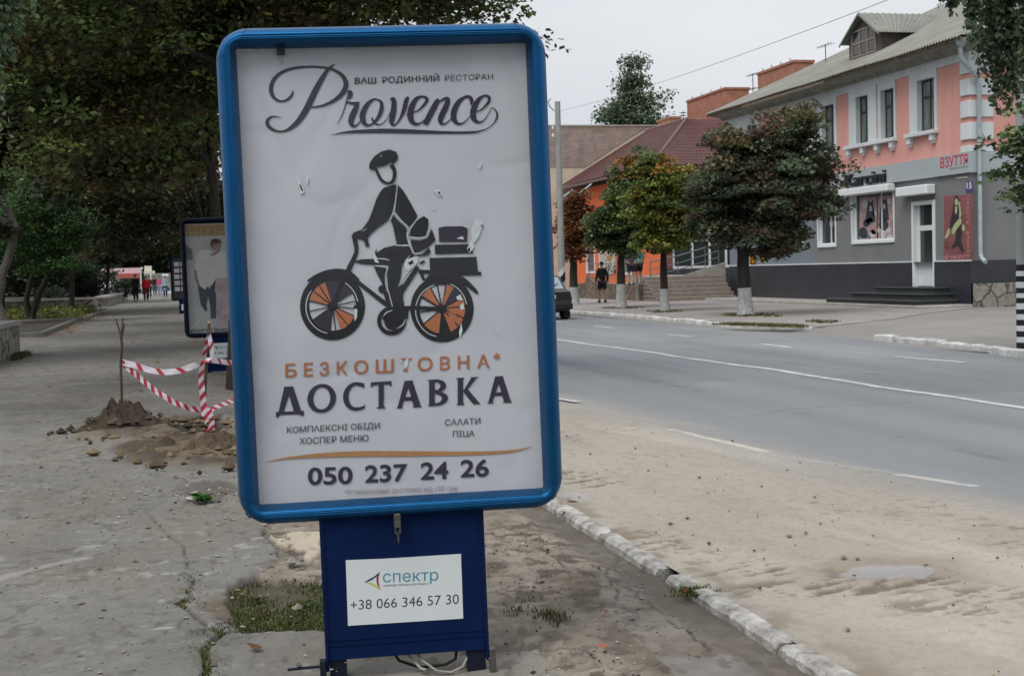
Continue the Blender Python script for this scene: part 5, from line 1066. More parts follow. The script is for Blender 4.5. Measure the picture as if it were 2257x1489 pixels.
tree('birch_tree', 'tall pale green tree rising behind the maroon roof', 'tree', (29.5, 92, 0), [(29.5, 92, 0), (29.6, 92, 5), (29.8, 92, 9.5)], .3,
     [(31.2, 92, 11.8, 1.5, 1.5, 2.3), (31.5, 92, 14.6, .85, .9, 1.9), (30.2, 92, 11.4, 1.0, 1.2, 1.3), (32.4, 92, 12.2, .9, 1, 1.9), (29.2, 92, 12.5, .7, .6, .3)], 230, 60, .50, .6, .20, .14, [(.085, .125, .07), (.07, .105, .055), (.11, .145, .09)], 15, limbs=7, twigs=50, bark=m_barkp, tilt=.7, lobes=5, fill=.4, lr=.6)
# right edge: linden by the striped pole and hanging birch twigs
tree('linden_tree', 'bright green linden reaching past the black and white striped pole', 'tree', (14.6, 18.1, 0), [(14.6, 18.1, 0), (14.6, 18.1, 1.6), (14.4, 18.1, 2.6)], .16,
     [(13.35, 18.1, 3.35, 1.15, 1.1, .75), (13.0, 18.1, 2.75, 1.0, .9, .65), (14.4, 18, 4.2, 1.4, 1.3, .9), (12.4, 18.1, 2.35, .55, .5, .28), (12.25, 18.1, 3.1, .35, .4, .3), (13.7, 18.1, 2.2, .8, .8, .4)], 330, 44, .19, .34, .09, .075, [(.10, .15, .055), (.075, .12, .045), (.14, .18, .085), (.05, .08, .035)], 16, limbs=8, twigs=120, tilt=.35, lobes=6, fill=.4)
def strands(rng, tops, n, ln, step, L, Wd, pal):
    P = []; C3 = []
    for (x, y, z, sp, l0) in tops:
        for i in range(n):
            a = rng.normal(0, sp, 2); l = l0*rng.uniform(.45, 1.15); m = max(3, int(l/step)); ph = rng.uniform(0, 6); c = np.array(pal[rng.integers(0, len(pal))])
            for j in range(m):
                s = j*step; P.append((x+a[0]+.03*math.sin(s*3+ph), y+a[1], z-s+rng.normal(0, .02))); C3.append(c*rng.uniform(.8, 1.2))
    P = np.array(P); return leafcloud(rng, P, 3, .035, 1.0, L, Wd, np.array(C3), droop=1.1, flat=.25)
BIR = [(.06, .09, .045), (.08, .11, .06), (.045, .068, .035)]
tree('birch_tree', 'weeping birch hanging its thin twigs over the corner of the pink building', 'tree', (10.9, 14.2, 0), [(10.9, 14.2, 0), (10.85, 14.2, 3), (10.5, 14.2, 6.3)], .17, [(10.6, 14, 6.3, 1.0, 1.0, .8), (11.0, 14.2, 6.0, 1.0, 1, .9)], 90, 30, .25, .6, .065, .045, BIR, 17, bark=m_barkp, limbs=7, twigs=40,
     extra=lambda r: strands(r, [(8.9, 14, 4.9, .025, .95), (9.18, 14, 4.9, .05, 1.1), (9.3, 14.1, 4.9, .05, 1.7), (9.42, 14, 4.9, .08, 1.6), (9.55, 14, 4.9, .10, 1.6), (9.4, 14.4, 5.0, .12, 1.5), (8.66, 14, 4.7, .015, .42), (8.52, 14, 4.7, .01, .34)], 15, 1, .05, .062, .044, BIR))
tree('birch_tree', 'weeping birch with bright green hanging twigs at the near side of the park', 'tree', (-4.2, 14.6, 0), [(-4.2, 14.6, 0), (-4.1, 14.6, 3), (-3.7, 14.5, 6)], .18, [(-2.6, 14.2, 5.3, 1.4, 1.2, .8), (-3.6, 14.2, 5.8, 1.4, 1.2, 1)], 90, 30, .25, .6, .065, .045, [(.07, .11, .05), (.055, .09, .04)], 18, bark=m_barkp, limbs=7, twigs=40,
     extra=lambda r: strands(r, [(-1.62, 14, 4.9, .10, 1.5), (-1.85, 14, 4.9, .14, 1.9), (-2.15, 14, 4.9, .16, 2.1), (-1.42, 14, 4.8, .06, .9), (-1.78, 14, 3.9, .05, .95)], 24, 1, .055, .062, .040, [(.16, .23, .125), (.125, .19, .10), (.09, .14, .075)]))
# row of trees along the walkway and the park behind
GW = 'big trees along the walkway'
tree('chestnut_tree', 'big olive green tree over the walkway with its trunk beside the second advertising stand', 'tree', (.70, 18.7, 0), [(.70, 18.7, 0), (.78, 18.7, 1.5), (.95, 18.8, 3.0), (.9, 18.9, 4.3)], .13,
     [(.0, 19.2, 5.6, 3.2, 2.6, 1.9), (-1.4, 19.0, 4.2, 1.7, 1.7, 1.2), (2.2, 19, 5.9, 2.2, 2.2, 1.2, 16), (3.9, 18.8, 5.6, 1.1, 1.3, .7, 4),  (-.4, 19.6, 3.6, 1.0, 1.2, .8)], 1050, 104, .30, .32, .076, .060, OLIVE+BROWN[:1]+[(.07, .105, .034), (.055, .085, .03), (.12, .115, .034), (.10, .125, .034)], 21, GW, ([(.13, .135, .04), (.11, .12, .035)], .6, 1.0), limbs=12, twigs=150, tilt=.4, jit=.3, lobes=8, fill=.3,  # upper clumps in lighter yellow olive: lit leaf tops put into the colour
     extra=lambda r: leafcloud(r, np.array([(4.3, 18.7, 5.2), (4.55, 18.7, 5.0), (4.75, 18.7, 4.85), (4.95, 18.7, 4.78), (5.05, 18.7, 4.72), (4.6, 18.7, 5.45), (4.9, 18.7, 5.4), (5.1, 18.7, 5.45), (5.15, 18.7, 4.85), (4.45, 18.7, 5.0), (5.25, 18.7, 4.62), (-.55, 18.5, 2.75), (-.3, 18.5, 2.6), (-.75, 18.5, 2.95)]), 12, .16, .4, .095, .075, np.array([(.06, .055, .02)]*11+[(.06, .08, .03)]*3)))
def big(label, base, ells, nc, per, seed, pal, L=.16, sx=.5, group=GW, top=None, trunk=None, r=.15, bark=None, name='chestnut_tree', twigs=60):
    z0 = min(e[2] for e in ells); tk = trunk or [base, (base[0]+.1, base[1], z0*.45), (base[0], base[1], z0*.9)]
    return tree(name, label, 'tree', base, tk, r, ells, nc, per, sx, .42, L, L*.78, pal, seed, group, top, limbs=9, twigs=twigs, bark=bark)
big('olive brown tree in the walkway row, second beyond the dug hole', (.75, 29.5, 0), [(.2, 30, 5.6, 3.4, 3, 2.3), (-1.2, 30, 4.2, 1.8, 2, 1.3), (.2, 30, 8.5, 3, 3, 1.6)], 380, 60, 22, BROWN[:2]+OLIVE)
big('dark tree in the walkway row over the third advertising stand', (.9, 45, 0), [(.0, 45, 5.6, 4.2, 4, 2.6), (-1.6, 45, 4.2, 2, 2.5, 1.6), (-.9, 45, 3.3, 1.7, 2.0, 1.2), (.3, 45, 3.6, 1.2, 2.5, 1.5), (0, 45, 9, 4, 4, 2.4)], 420, 60, 23, DARK+BROWN[:1], .2, .62)
big('distant dark tree in the walkway row above the two strolling people', (.9, 70, 0), [(-.6, 70, 6.6, 4.4, 4, 3.2), (.6, 68, 4.2, 1.6, 3, 2.0), (-2.2, 70, 4.8, 2.0, 3, 1.7), (0, 70, 11, 5, 4, 3)], 380, 60, 24, DARK, .26, .8)
GP = 'big dark trees of the park'
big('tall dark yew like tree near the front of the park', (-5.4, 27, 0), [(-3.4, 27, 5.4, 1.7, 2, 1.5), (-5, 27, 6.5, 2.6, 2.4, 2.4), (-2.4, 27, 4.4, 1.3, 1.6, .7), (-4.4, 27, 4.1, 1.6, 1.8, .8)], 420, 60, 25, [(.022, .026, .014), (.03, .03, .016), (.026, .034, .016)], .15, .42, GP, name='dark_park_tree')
big('olive chestnut rising at the top of the park trees', (-6.6, 37, 0), [(-2.4, 36, 7.0, 2.6, 2.4, 2.1), (-4.6, 36, 7.0, 2.6, 2.4, 2.6), (-3, 36, 9.6, 3.4, 3, 2)], 420, 60, 26, OLIVE+G1, .16, .5, GP, ([(.11, .12, .03), (.09, .11, .03)], .45, .7), name='chestnut_tree')  # lighter olive top clumps, lit highlights painted in the leaf colour
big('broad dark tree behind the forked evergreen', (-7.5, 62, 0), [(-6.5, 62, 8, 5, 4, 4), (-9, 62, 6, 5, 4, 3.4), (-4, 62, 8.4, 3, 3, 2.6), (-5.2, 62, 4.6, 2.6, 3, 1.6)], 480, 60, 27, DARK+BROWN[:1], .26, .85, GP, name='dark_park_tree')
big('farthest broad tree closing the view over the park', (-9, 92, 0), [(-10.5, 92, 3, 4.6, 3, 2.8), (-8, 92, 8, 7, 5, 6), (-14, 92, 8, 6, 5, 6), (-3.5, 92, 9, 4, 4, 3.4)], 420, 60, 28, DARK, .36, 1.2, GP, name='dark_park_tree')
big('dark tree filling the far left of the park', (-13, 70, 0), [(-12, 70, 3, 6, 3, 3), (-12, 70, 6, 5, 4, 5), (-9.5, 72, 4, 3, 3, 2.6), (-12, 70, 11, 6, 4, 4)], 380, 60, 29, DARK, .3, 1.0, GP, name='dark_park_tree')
big('rusty leaved tree low behind the forked evergreen', (-4.5, 60.5, 0), [(-2.3, 58, 4.9, 1.5, 1.4, 1.4), (-1.2, 58, 5.4, 1.4, 1.4, 1.1)], 130, 55, 30, [(.085, .035, .018), (.06, .03, .018), (.05, .035, .018)], .2, .45, GP, name='rusty_tree', r=.12)
# forked evergreen with bright green foliage
GRN = [(.075, .17, .05), (.058, .125, .044), (.10, .19, .055), (.05, .10, .045)]
fx = onz(66, 711)
t = tree('forked_evergreen', 'bright green spreading evergreen with a forked leaning trunk in the second bed', 'tree', fx, [fx, (fx[0]+.15, fx[1], .45), (fx[0]+.4, fx[1], 1.1), (fx[0]+.75, fx[1], 1.75)], .15,
     [(-4.3, 52, 4.0, 1.6, 1.4, 1.5), (-5.3, 52, 3.3, 1.4, 1.3, 1.3), (-3.3, 52, 3.2, 1.1, 1.1, 1.2), (-4.2, 51.6, 2.4, 1.9, 1.1, .8), (-5.0, 52, 5.2, .8, .8, .7)], 420, 62, .27, .45, .105, .06, GRN, 31, top=([(.20, .26, .06), (.16, .22, .055)], .55, 1.2), limbs=8, twigs=60)
b = MB(); b.tube([(fx[0]+.02, fx[1], .1), (fx[0]-.1, fx[1], .8), (fx[0]+.05, fx[1], 1.4), (fx[0]+.3, fx[1], 2.2)], [.14, .11, .10, .07], 9); b.build('trunk', m_bark, t, True)
lx = onz(12, 722)
tree('leaning_tree', 'pale barked leaning tree at the edge of the park bed', 'tree', lx, [lx, (lx[0]-.25, lx[1], .8), (lx[0]-.05, lx[1], 1.7), (lx[0]+.28, lx[1], 2.6), (lx[0]+.5, lx[1], 3.4)], .19, [(lx[0]-.4, lx[1]+.3, 4.6, 1.3, 1.2, .8), (lx[0]+.3, lx[1]-.2, 3.5, .8, .7, .45), (lx[0]-1.8, lx[1], 4.2, 1.4, 1.3, 1.0)], 150, 55, .32, .42, .13, .10, DARK+GRN[:1], 32, bark=m_barkp, limbs=6, twigs=30)
vx = onz(243, 652)
sv_ = 1.0
tree('small_tree', 'small green tree with a V shaped trunk behind the long low wall', 'tree', (-4.9, 97, .4), [(-4.9, 97, .4), (-4.9, 97, .7), (-4.85, 97, 1.0)], .22, [(-4.6, 97, 3.6, 1.5, 1.3, 1.0), (-5.6, 97, 3.1, .9, 1, .7), (-3.6, 97, 3.2, .9, 1, .6)], 130, 50, .4, .45, .22, .17, [(.04, .07, .028), (.05, .085, .03), (.03, .05, .025)], 33, limbs=5, twigs=30)
# ---------------------------------------------------------------- shrubs and beds
def shrub(name, label, base, ells, nc, per, L, pal, seed, cat='shrub', sx=.2, Wd=.6, group=None, droop=-.4):
    rng = np.random.default_rng(seed); t = thing(name, label, cat, base, 0, group); P = in_ells(rng, ells, nc, 3.2); V, F, col = leafcloud(rng, P, per, sx, .7, L, L*Wd, palette(rng, pal, nc), droop=droop)
    V[:, 2] = np.maximum(V[:, 2], base[2]+.01); np_mesh('foliage', V-np.array(base), F, m_leaf, col, t)
    b = MB()
    for i in range(10): e = P[i]; b.tube([(base[0]+rng.normal(0, .1), base[1]+rng.normal(0, .1), base[2]-.05), tuple(e)], [.02, .008], 4)
    b.build('stem', m_bark, t, True); return t
shrub('round_bush', 'round clipped dark bush behind the long low wall', (-6.1, 93, .3), [(-6.1, 93, 1.25, 1.15, 1.0, .95)], 90, 60, .12, [(.025, .034, .022), (.03, .042, .024)], 41)
shrub('round_bush', 'smaller dark bush beside the V shaped small tree', (-3.7, 101, .3), [(-3.8, 101, .95, 1.15, .8, .6)], 60, 50, .13, [(.03, .045, .026), (.04, .06, .03)], 42)
shrub('hedge', 'tall dark hedge closing the park beyond the long low wall', (-11, 114, 0), [(-8, 114, 2.0, 3, 1.5, 2.2), (-13, 114, 2.2, 4, 1.5, 2.4), (-19, 114, 2.4, 4, 1.5, 2.6)], 220, 60, .34, [(.04, .058, .026), (.03, .046, .022)], 46, sx=.55)
shrub('hedge', 'far green hedge behind the market kiosk and the pale shelter', (-8, 172, 0), [(-14, 172, 3.2, 6, 2, 4), (-6, 172, 3.4, 5, 2, 3.8), (1, 172, 3.4, 4, 2, 3.8)], 260, 60, .5, [(.055, .08, .035), (.045, .065, .03)], 47, sx=.8)
shrub('silver_bush', 'pale silvery green bush left of the round clipped one', (-7.7, 90, .3), [(-7.7, 90, .75, 1.0, .6, .45)], 50, 50, .11, [(.17, .22, .18), (.12, .17, .13)], 43)
bq = thing('flower_bed', 'kerbed bed of yellow green plants beside the walkway', 'flower bed', (-6.2, 59, 0))
def bedbox(x0, x1, y0, y1, h, par, skew=0):
    for a, c in (((x0, y0-.06, -.05), (x1, y0+.06, h)), ((x0, y1-.06, -.05), (x1, y1+.06, h)), ((x1-.12, y0+.06, -.05), (x1, y1-.06, h))):
        b = MB(); b.box(a, c, 0, .015); b.build('kerb_edge', m_conc2, par, True)
    b = MB(); b.box((x0, y0+.06, -.05), (x1-.12, y1-.06, h-.03)); b.build('soil', mat('bed_soil', (.05, .042, .03), .95, .4, 3), par, True)
m_conc2 = mat('mossy_kerb', (.17, .17, .15), .95, .3, 4)
bedbox(-9, -3.52, 53.0, 66, .13, bq); b2 = thing('flower_bed', 'bare kerbed bed under the forked evergreen', 'flower bed', (-6.2, 45, 0)); bedbox(-9, -3.68, 39.3, 51.9, .13, b2)
rng = np.random.default_rng(44); P = np.stack([rng.uniform(-8.6, -3.75, 420), rng.uniform(53.3, 65.6, 420), rng.uniform(.12, .38, 420)], 1); V, F, col = leafcloud(rng, P, 22, .20, .55, .11, .06, palette(rng, [(.10, .12, .030), (.13, .145, .04), (.085, .115, .035), (.17, .165, .05)], 420), droop=-.6, flat=.5)
V[:, 2] = np.maximum(V[:, 2], .1); np_mesh('plants', V-np.array((-6.2, 59, 0)), F, m_leaf, col, bq)
rng = np.random.default_rng(48); P = np.stack([rng.uniform(-60, 60, 900), rng.uniform(225, 245, 900), rng.uniform(.3, 9, 900)], 1); P = P[P[:, 2] < 4+5*fbm(P[:, 0]*.09, P[:, 0]*.02, 321)]
V, F, col = leafcloud(rng, P, 26, 1.3, .7, .9, .7, palette(rng, [(.05, .075, .035), (.06, .085, .035), (.045, .06, .03)], len(P))); V[:, 2] = np.maximum(V[:, 2], 0); tag(np_mesh('far_wood', V, F, m_leaf, col), 'distant wood closing the end of the street', 'wood', kind='stuff')
# ---------------------------------------------------------------- grass, fallen leaves, small stones
def blades(rng, P, n, h, sp, pal, wd=.006):
    k = len(P); N = k*n; c = np.repeat(P, n, 0); c[:, :2] += rng.normal(0, sp, (N, 2)); az = rng.uniform(0, 6.283, N); hh = h*rng.uniform(.4, 1.2, N); le = rng.uniform(.2, .8, N)*hh
    d = np.stack([np.cos(az), np.sin(az)], 1); s = np.stack([-d[:, 1], d[:, 0]], 1)*wd; z0 = c[:, 2]
    a = np.column_stack([c[:, :2]+s, z0]); b_ = np.column_stack([c[:, :2]-s, z0]); m1 = np.column_stack([c[:, :2]-s*.7+d*le[:, None]*.4, z0+hh*.6]); m2 = np.column_stack([c[:, :2]+s*.7+d*le[:, None]*.4, z0+hh*.6]); t1 = np.column_stack([c[:, :2]+s*.1+d*le[:, None], z0+hh*.9]); t2 = np.column_stack([c[:, :2]-s*.1+d*le[:, None], z0+hh*.9])
    V = np.stack([a, b_, m1, m2, t1, t2], 1).reshape(-1, 3); i = np.arange(N)*6; F = np.concatenate([np.stack([i, i+1, i+2, i+3], 1), np.stack([i+3, i+2, i+5, i+4], 1)])
    col = palette(rng, pal, k); col = np.repeat(np.repeat(col, n, 0)*(1+rng.normal(0, .2, (N, 1))), 6, 0); return V, F, np.clip(col, .005, 1)
rng = np.random.default_rng(51); pts = []
def scat(px, n, z=-.04): 
    for x, y in px:
        p = onz(x, y, z)
        for i in range(n): pts.append((p[0]+rng.normal(0, .03), p[1]+rng.normal(0, .05), z))
for _ in range(520):
    x, y = rng.uniform(500, 745), rng.uniform(1292, 1390)
    if fbm(np.array([x*.018]), np.array([y*.03]), 301)[0] > (.52 if y < 1335 else .44) and rng.uniform() < (x-470)/130: scat([(x, y)], 1)
scat([(500, 1290), (560, 1285), (640, 1290), (690, 1300)], 2)
scat([(418, 1280), (415, 1300), (400, 1325), (395, 1332), (405, 1338), (475, 1392), (490, 1390), (460, 1400), (500, 1388)], 4, -.015); scat([(445, 1428), (440, 1440), (458, 1452), (450, 1462), (462, 1475), (470, 1484), (455, 1490), (430, 1435)], 6, -.02)
scat([(1520, 1300), (1535, 1302), (1500, 1303), (1550, 1298), (1512, 1308), (1545, 1306)], 4, -.01); scat([(1195, 1352), (1215, 1360), (1235, 1368), (1160, 1340)], 3, -.02); scat([(385, 915), (395, 930), (380, 940), (430, 925), (470, 925)], 3, -.02)
V, F, col = blades(rng, np.array(pts), 20, .024, .03, [(.075, .10, .03), (.055, .085, .025), (.10, .105, .035), (.13, .115, .05)], .0035)
P2 = np.array([(onz(x, y)[0]+rng.normal(0, .10), onz(x, y)[1]+rng.normal(0, .2), .022) for x, y in [(1610+i*6, 717.5+i*.2) for i in range(26)] for _ in range(9)]+[(ta[0]+rng.normal(0, .45), ta[1]+rng.normal(0, .6), .02) for _ in range(60)]+[(tc_[0]+rng.normal(0, .4), tc_[1]+rng.normal(0, .5), .02) for _ in range(30)]+[(tb[0]+rng.normal(0, .35), tb[1]+rng.normal(0, .5), .02) for _ in range(24)]+[(onz(1805, 711)[0]+rng.normal(0, .2), onz(1805, 711)[1]+rng.normal(0, .4), .02) for _ in range(16)])
V2, F2, c2 = blades(rng, P2, 14, .07, .06, [(.10, .115, .035), (.16, .14, .05), (.07, .09, .03)], .012); F = np.concatenate([F, F2+len(V)]); V = np.concatenate([V, V2]); col = np.concatenate([col, c2])
P3 = np.array([(onz(40+i*1.0, 789-i*.3)[0], onz(40, 787)[1]+rng.normal(0, .5), 0) for i in range(10) for _ in range(3)]); V2, F2, c2 = blades(rng, P3, 16, .12, .06, [(.06, .08, .03), (.12, .11, .05)], .01); F = np.concatenate([F, F2+len(V)]); V = np.concatenate([V, V2]); col = np.concatenate([col, c2])
tag(np_mesh('grass', V, F, m_leaf, col), 'short grass and weeds in cracks and worn patches', 'grass', kind='stuff')
P = []; 
def line(a, c, n, sx, sy):
    for i in range(n): f = rng.uniform(0, 1); P.append((a[0]+(c[0]-a[0])*f+abs(rng.normal(0, sx)), a[1]+(c[1]-a[1])*f+rng.normal(0, sy), .012))
line((-3.48, 53), (-3.5, 66), 420, .32, .5); line((-3.64, 39.4), (-3.66, 51), 420, .30, .5); line((-5.2, 39.0), (-3.7, 38.9), 70, .2, .15)
line((-.2, 30), (.3, 60), 160, .5, 2)
for x, y in ((1510, 1306), (1338, 1345), (1330, 1428), (392, 1053), (405, 1060), (600, 1255), (560, 1427), (1185, 1160), (1250, 1100), (1262, 1108), (1240, 1130)): p = onz(x, y); P.append((p[0], p[1], .014))
for _ in range(90): P.append((rng.uniform(-3, 2.2), rng.uniform(9, 40), .012))
V, F, col = leafcloud(rng, np.array(P), 1, .01, .1, .062, .045, palette(rng, [(.26, .085, .035), (.19, .065, .03), (.15, .075, .035), (.30, .13, .05)], len(P)), droop=0, flat=3)
V[:, 2] = np.maximum(V[:, 2], .006); tag(np_mesh('fallen_leaves', V, F, m_leaf, col), 'scattered red brown fallen leaves along the bed edges', 'fallen leaves', kind='stuff')
# gravel and clods: many small rough lumps in one object
def lumps(rng, P, S, cols):
    base = np.array([(1, 0, 0), (-1, 0, 0), (0, 1, 0), (0, -1, 0), (0, 0, 1), (0, 0, -1)], float); tri = np.array([(0, 2, 4), (2, 1, 4), (1, 3, 4), (3, 0, 4), (2, 0, 5), (1, 2, 5), (3, 1, 5), (0, 3, 5)])
    N = len(P); V = base[None]*S[:, None, None]*rng.uniform(.6, 1.3, (N, 6, 1))*np.array([1, 1, .6]); a = rng.uniform(0, 6.28, N); ca, sa = np.cos(a)[:, None], np.sin(a)[:, None]
    x = V[..., 0]*ca-V[..., 1]*sa; y = V[..., 0]*sa+V[..., 1]*ca; V = np.stack([x, y, V[..., 2]], -1)+P[:, None]; F = (tri[None]+(np.arange(N)*6)[:, None, None]).reshape(-1, 3); return V.reshape(-1, 3), F, np.repeat(cols, 6, 0)
P = []; S = []; Cc = []
def lump(n, cx, cy, sx, sy, z, s, pal, zf=None):
    for i in range(n):
        x, y = cx+rng.normal(0, sx), cy+rng.normal(0, sy); P.append((x, y, z if zf is None else zf(x, y))); S.append(s*rng.lognormal(0, .5)); Cc.append(np.array(pal[rng.integers(0, len(pal))])*rng.uniform(.7, 1.3))
EA = [(.07, .05, .034), (.05, .037, .026), (.10, .072, .045), (.16, .118, .07)]; GRV = [(.22, .21, .20), (.30, .29, .27), (.14, .13, .12), (.25, .22, .18)]
mc = onz(272, 945); hc = onz(455, 985)
lump(260, mc[0]+.12, mc[1]-.15, .34, .5, .02, .024, EA); lump(120, mc[0], mc[1]+.1, .16, .25, .10, .03, EA[:3]); lump(260, hc[0]-.1, hc[1], .32, .7, .03, .028, EA); lump(160, onz(455, 1085)[0], onz(455, 1085)[1], .13, .28, .0, .010, GRV+EA); lump(9, onz(490, 1010)[0], onz(490, 1010)[1], .12, .2, .05, .06, EA[2:])
for x, y, n in ((1150, 1190, 130), (1110, 1270, 120), (1200, 1300, 120), (1330, 1250, 110), (1420, 1380, 110), (1180, 1420, 90), (1290, 1470, 90), (600, 1270, 60)): p = onz(x, y); lump(n, p[0], p[1], .16, .26, -.015, .0042, GRV+EA)
for _ in range(2400): P.append((rng.uniform(-1.7, .6), 4.1*math.exp(rng.uniform(0, 1.2)), .004)); S.append(.0040*rng.lognormal(0, .65)); Cc.append(np.array(GRV[rng.integers(0, 4)])*rng.uniform(.6, 1.3))
for _ in range(420):
    x, y = rng.uniform(2.45, 4.6), 3.6*math.exp(rng.uniform(0, 1.2)); P.append((x, y, .016)); S.append(.0042*rng.lognormal(0, .6)); Cc.append(np.array(EA[rng.integers(0, 4)])*rng.uniform(.8, 2.0))
for x, y, s in ((1741, 1187, .020), (1776, 1181, .016), (1860, 1236, .02), (1890, 1238, .014), (1808, 1159, .012), (1925, 1187, .012)): p = onroad(x, y); P.append((p[0], p[1], .018)); S.append(s); Cc.append(np.array((.19, .155, .115)))
V, F, col = lumps(rng, np.array(P), np.array(S), np.array(Cc)); m_lump = mat('earth_lumps', (.2, .2, .2), .95, .25, 60, .4, 120, attr='Col')
tag(np_mesh('gravel', V, F, m_lump, np.clip(col, .01, 1)), 'loose stones and clods on the dirt and asphalt', 'gravel', kind='stuff')
# heap of dug earth
def heap(label, cx, cy, rx, ry, h, seed, col):
    xs = np.linspace(-1, 1, 70); X, Y, F = grid(xs, xs); r = np.hypot(X, Y); nzz = fbm(X*5, Y*5, seed); z = h*np.clip(1-r*(.7+.6*fbm(X*2.4+9, Y*2.4, seed+5)), 0, 1)**.9*(.15+1.6*nzz)+.22*h*np.clip(1-r, 0, 1)**.4*fbm(X*13, Y*13, seed+3, 3)-.03
    V = np.stack([X*rx, Y*ry, z], -1).reshape(-1, 3); c = np.ones((len(V), 3))*np.array(col)*(.6+.8*fbm(X*8, Y*8, seed+9).reshape(-1, 1))
    o = np_mesh('earth_mound', V, F, m_lump, c, smooth=False); o.location = (cx, cy, 0); tag(o, label, 'mound')
heap('pointed heap of brown earth at the foot of the forked stick', mc[0]-.02, mc[1]+.1, .46, .7, .27, 61, (.050, .036, .025)); heap('low crumbly heap of ochre earth beside the dug hole and hanging tape', hc[0]+.1, hc[1]-.1, .48, .62, .15, 62, (.075, .055, .036))

# trees closing the far end; unseen ones added behind the camera to darken reflections
def again(src, dx, dy, label, group, s=1.0, rz=0.0):
    c = copy_tree(src); c.location = (src.location[0]+dx, src.location[1]+dy, src.location[2]); c['label'] = label; c['group'] = group; c.scale = (s, s, s); c.rotation_euler = (0, 0, rz); return c
BY = {o['label']: o for o in bpy.data.objects if o.parent is None and 'label' in o}
far_src = BY['farthest broad tree closing the view over the park']; dk_src = BY['dark tree in the walkway row over the third advertising stand']
GF = 'trees closing the far end of the walkway'
again(far_src, 2, 78, 'tree rising behind the white market kiosk', GF, 1.0, 1.0); again(far_src, 14, 84, 'tree rising behind the pale open shelter', GF, 1.0, 2.2); again(far_src, -12, 80, 'tree left of the market kiosk beyond the long low wall', GF, 1.0, 3.6)
again(dk_src, .4, -62, 'unseen walkway tree added behind the photographer to darken reflections', GW, 1.0, 1.3); again(dk_src, -9.5, -58, 'unseen park tree added behind the photographer for shade and reflections', GP, 1.1, 4.0); 
# ---------------------------------------------------------------- further stands along the walkway
m_navyf = mat('dark_navy_frame', (.003, .007, .022), .65, .15, 6, spec=.15)
ST2 = (.665, 22.0, 0)
s2 = make_stand('dark navy lightbox with figure in white shirt and dark trousers, behind the barrier tape', ST2, R_(-2), R_(-.4), m_navyf, 'advertising stands along the walkway')
M2 = Matrix.LocRotScale(s2.location, s2.rotation_euler, s2.scale); n2_ = M2.to_3x3() @ Vector((0, 1, 0)); e2_ = n2_.dot(M2 @ Vector((0, .024, 0)))
A = Art(n2_, e2_, .002); zD = lambda u, v: (380+u/3.6286, 470+v/3.6286)
m_gp = mat('photo_poster_grey', (.36, .37, .375), .6, .14, 2.2, .3, 4); m_tan = mat('poster_tan_band', (.31, .215, .115), .6, .1, 2); m_tan2 = mat('poster_tan_letters', (.44, .36, .25), .6); m_shirt = mat('photo_white_shirt', (.47, .475, .47), .6, .08, 4); m_trou = mat('photo_trousers', (.055, .07, .085), .6, .2, 5); m_skin2 = mat('photo_skin_tone', (.25, .165, .15), .6, .15, 8)
A.poly([(78,88),(800,66),(800,950),(118,966)], m_gp, zD); A.lay()
A.poly([(80,98),(800,80),(800,165),(84,186)], m_tan, zD)
A.poly([(92,240),(160,290),(165,372),(98,378)], mat('photo_grey_patch', (.17, .175, .18), .6, .3, 4), zD)
A.poly([(190,330),(235,290),(290,290),(330,320),(395,300),(470,330),(520,420),(470,520),(345,520),(330,560),(265,615),(230,590),(215,575),(178,450)], m_shirt, zD)
A.poly([(345,520),(470,515),(470,900),(395,900),(360,860),(345,650)], mat('photo_pattern_pink', (.36, .29, .30), .6, .3, 9), zD); A.lay()
A.poly([(172,455),(192,452),(205,530),(225,590),(205,580),(182,530)], m_skin2, zD)
A.poly([(204,575),(235,590),(262,612),(283,578),(292,608),(345,528),(340,620),(352,650),(348,840),(308,842),(300,720),(286,660),(272,740),(282,775),(262,785),(228,732),(218,680)], m_trou, zD)
A.ring((345, 250), (45, 46), (0, 0), m_skin2, zD, n=16); A.poly([(300,245),(312,210),(345,202),(385,212),(395,240),(370,236),(335,250),(315,258)], mat('photo_hair', (.10, .075, .07), .6, .3, 9), zD); A.poly([(290,335),(345,310),(380,280),(375,310),(330,340)], m_skin2, zD)
A.poly([(140,930),(270,795),(274,800),(146,935)], m_shirt, zD); A.poly([(105,690),(160,668),(158,674),(108,698)], m_shirt, zD)
A.k = 1; A.text('Спорт Ic', m_tan2, zD(96, 172), zD(410, 164), 50/3.63, .012); A.text('проспект Воло', m_black, zD(126, 952), zD(440, 944), 24/3.63, .018, lower=True); A.build('poster', s2)
n2_, e2b = n2_, n2_.dot(M2 @ Vector((0, .0005, 0))); A = Art(n2_, e2b, .002); A.poly([(300,1040),(520,1030),(520,1150),(300,1160)], m_white, zD); A.lay(); A.text('спектр', m_teal, zD(352, 1088), zD(500, 1084), 24/3.63, .004, lower=True); A.stroke([(328,1080,4),(350,1062,6),(352,1090,5)], m_lb, zD); A.text('+38 066 346', m_text, zD(300, 1128), zD(470, 1122), 22/3.63, .0, ref='0'); A.build('sticker', s2)
s3 = make_stand('farthest dark lightbox with small rows of faded panels, mostly hidden by the second stand', (.25, 59, 0), 0, 0, m_navyf, 'advertising stands along the walkway')
b = MB(); b.box((-.55, .020, .62), (.57, .024, 2.37)); 
for i in range(4):
    for j in range(5): b.box((-.46+.26*i, .014, .95+.26*j), (-.25+.26*i, .019, 1.13+.26*j), 1)
b.build('poster', [mat('dark_poster', (.035, .035, .04), .6, .3, 3), m_ph[4]], s3)
b = MB(); b.box((-.22, -.006, .14), (.22, .001, .40)); b.build('sticker', m_white, s3)
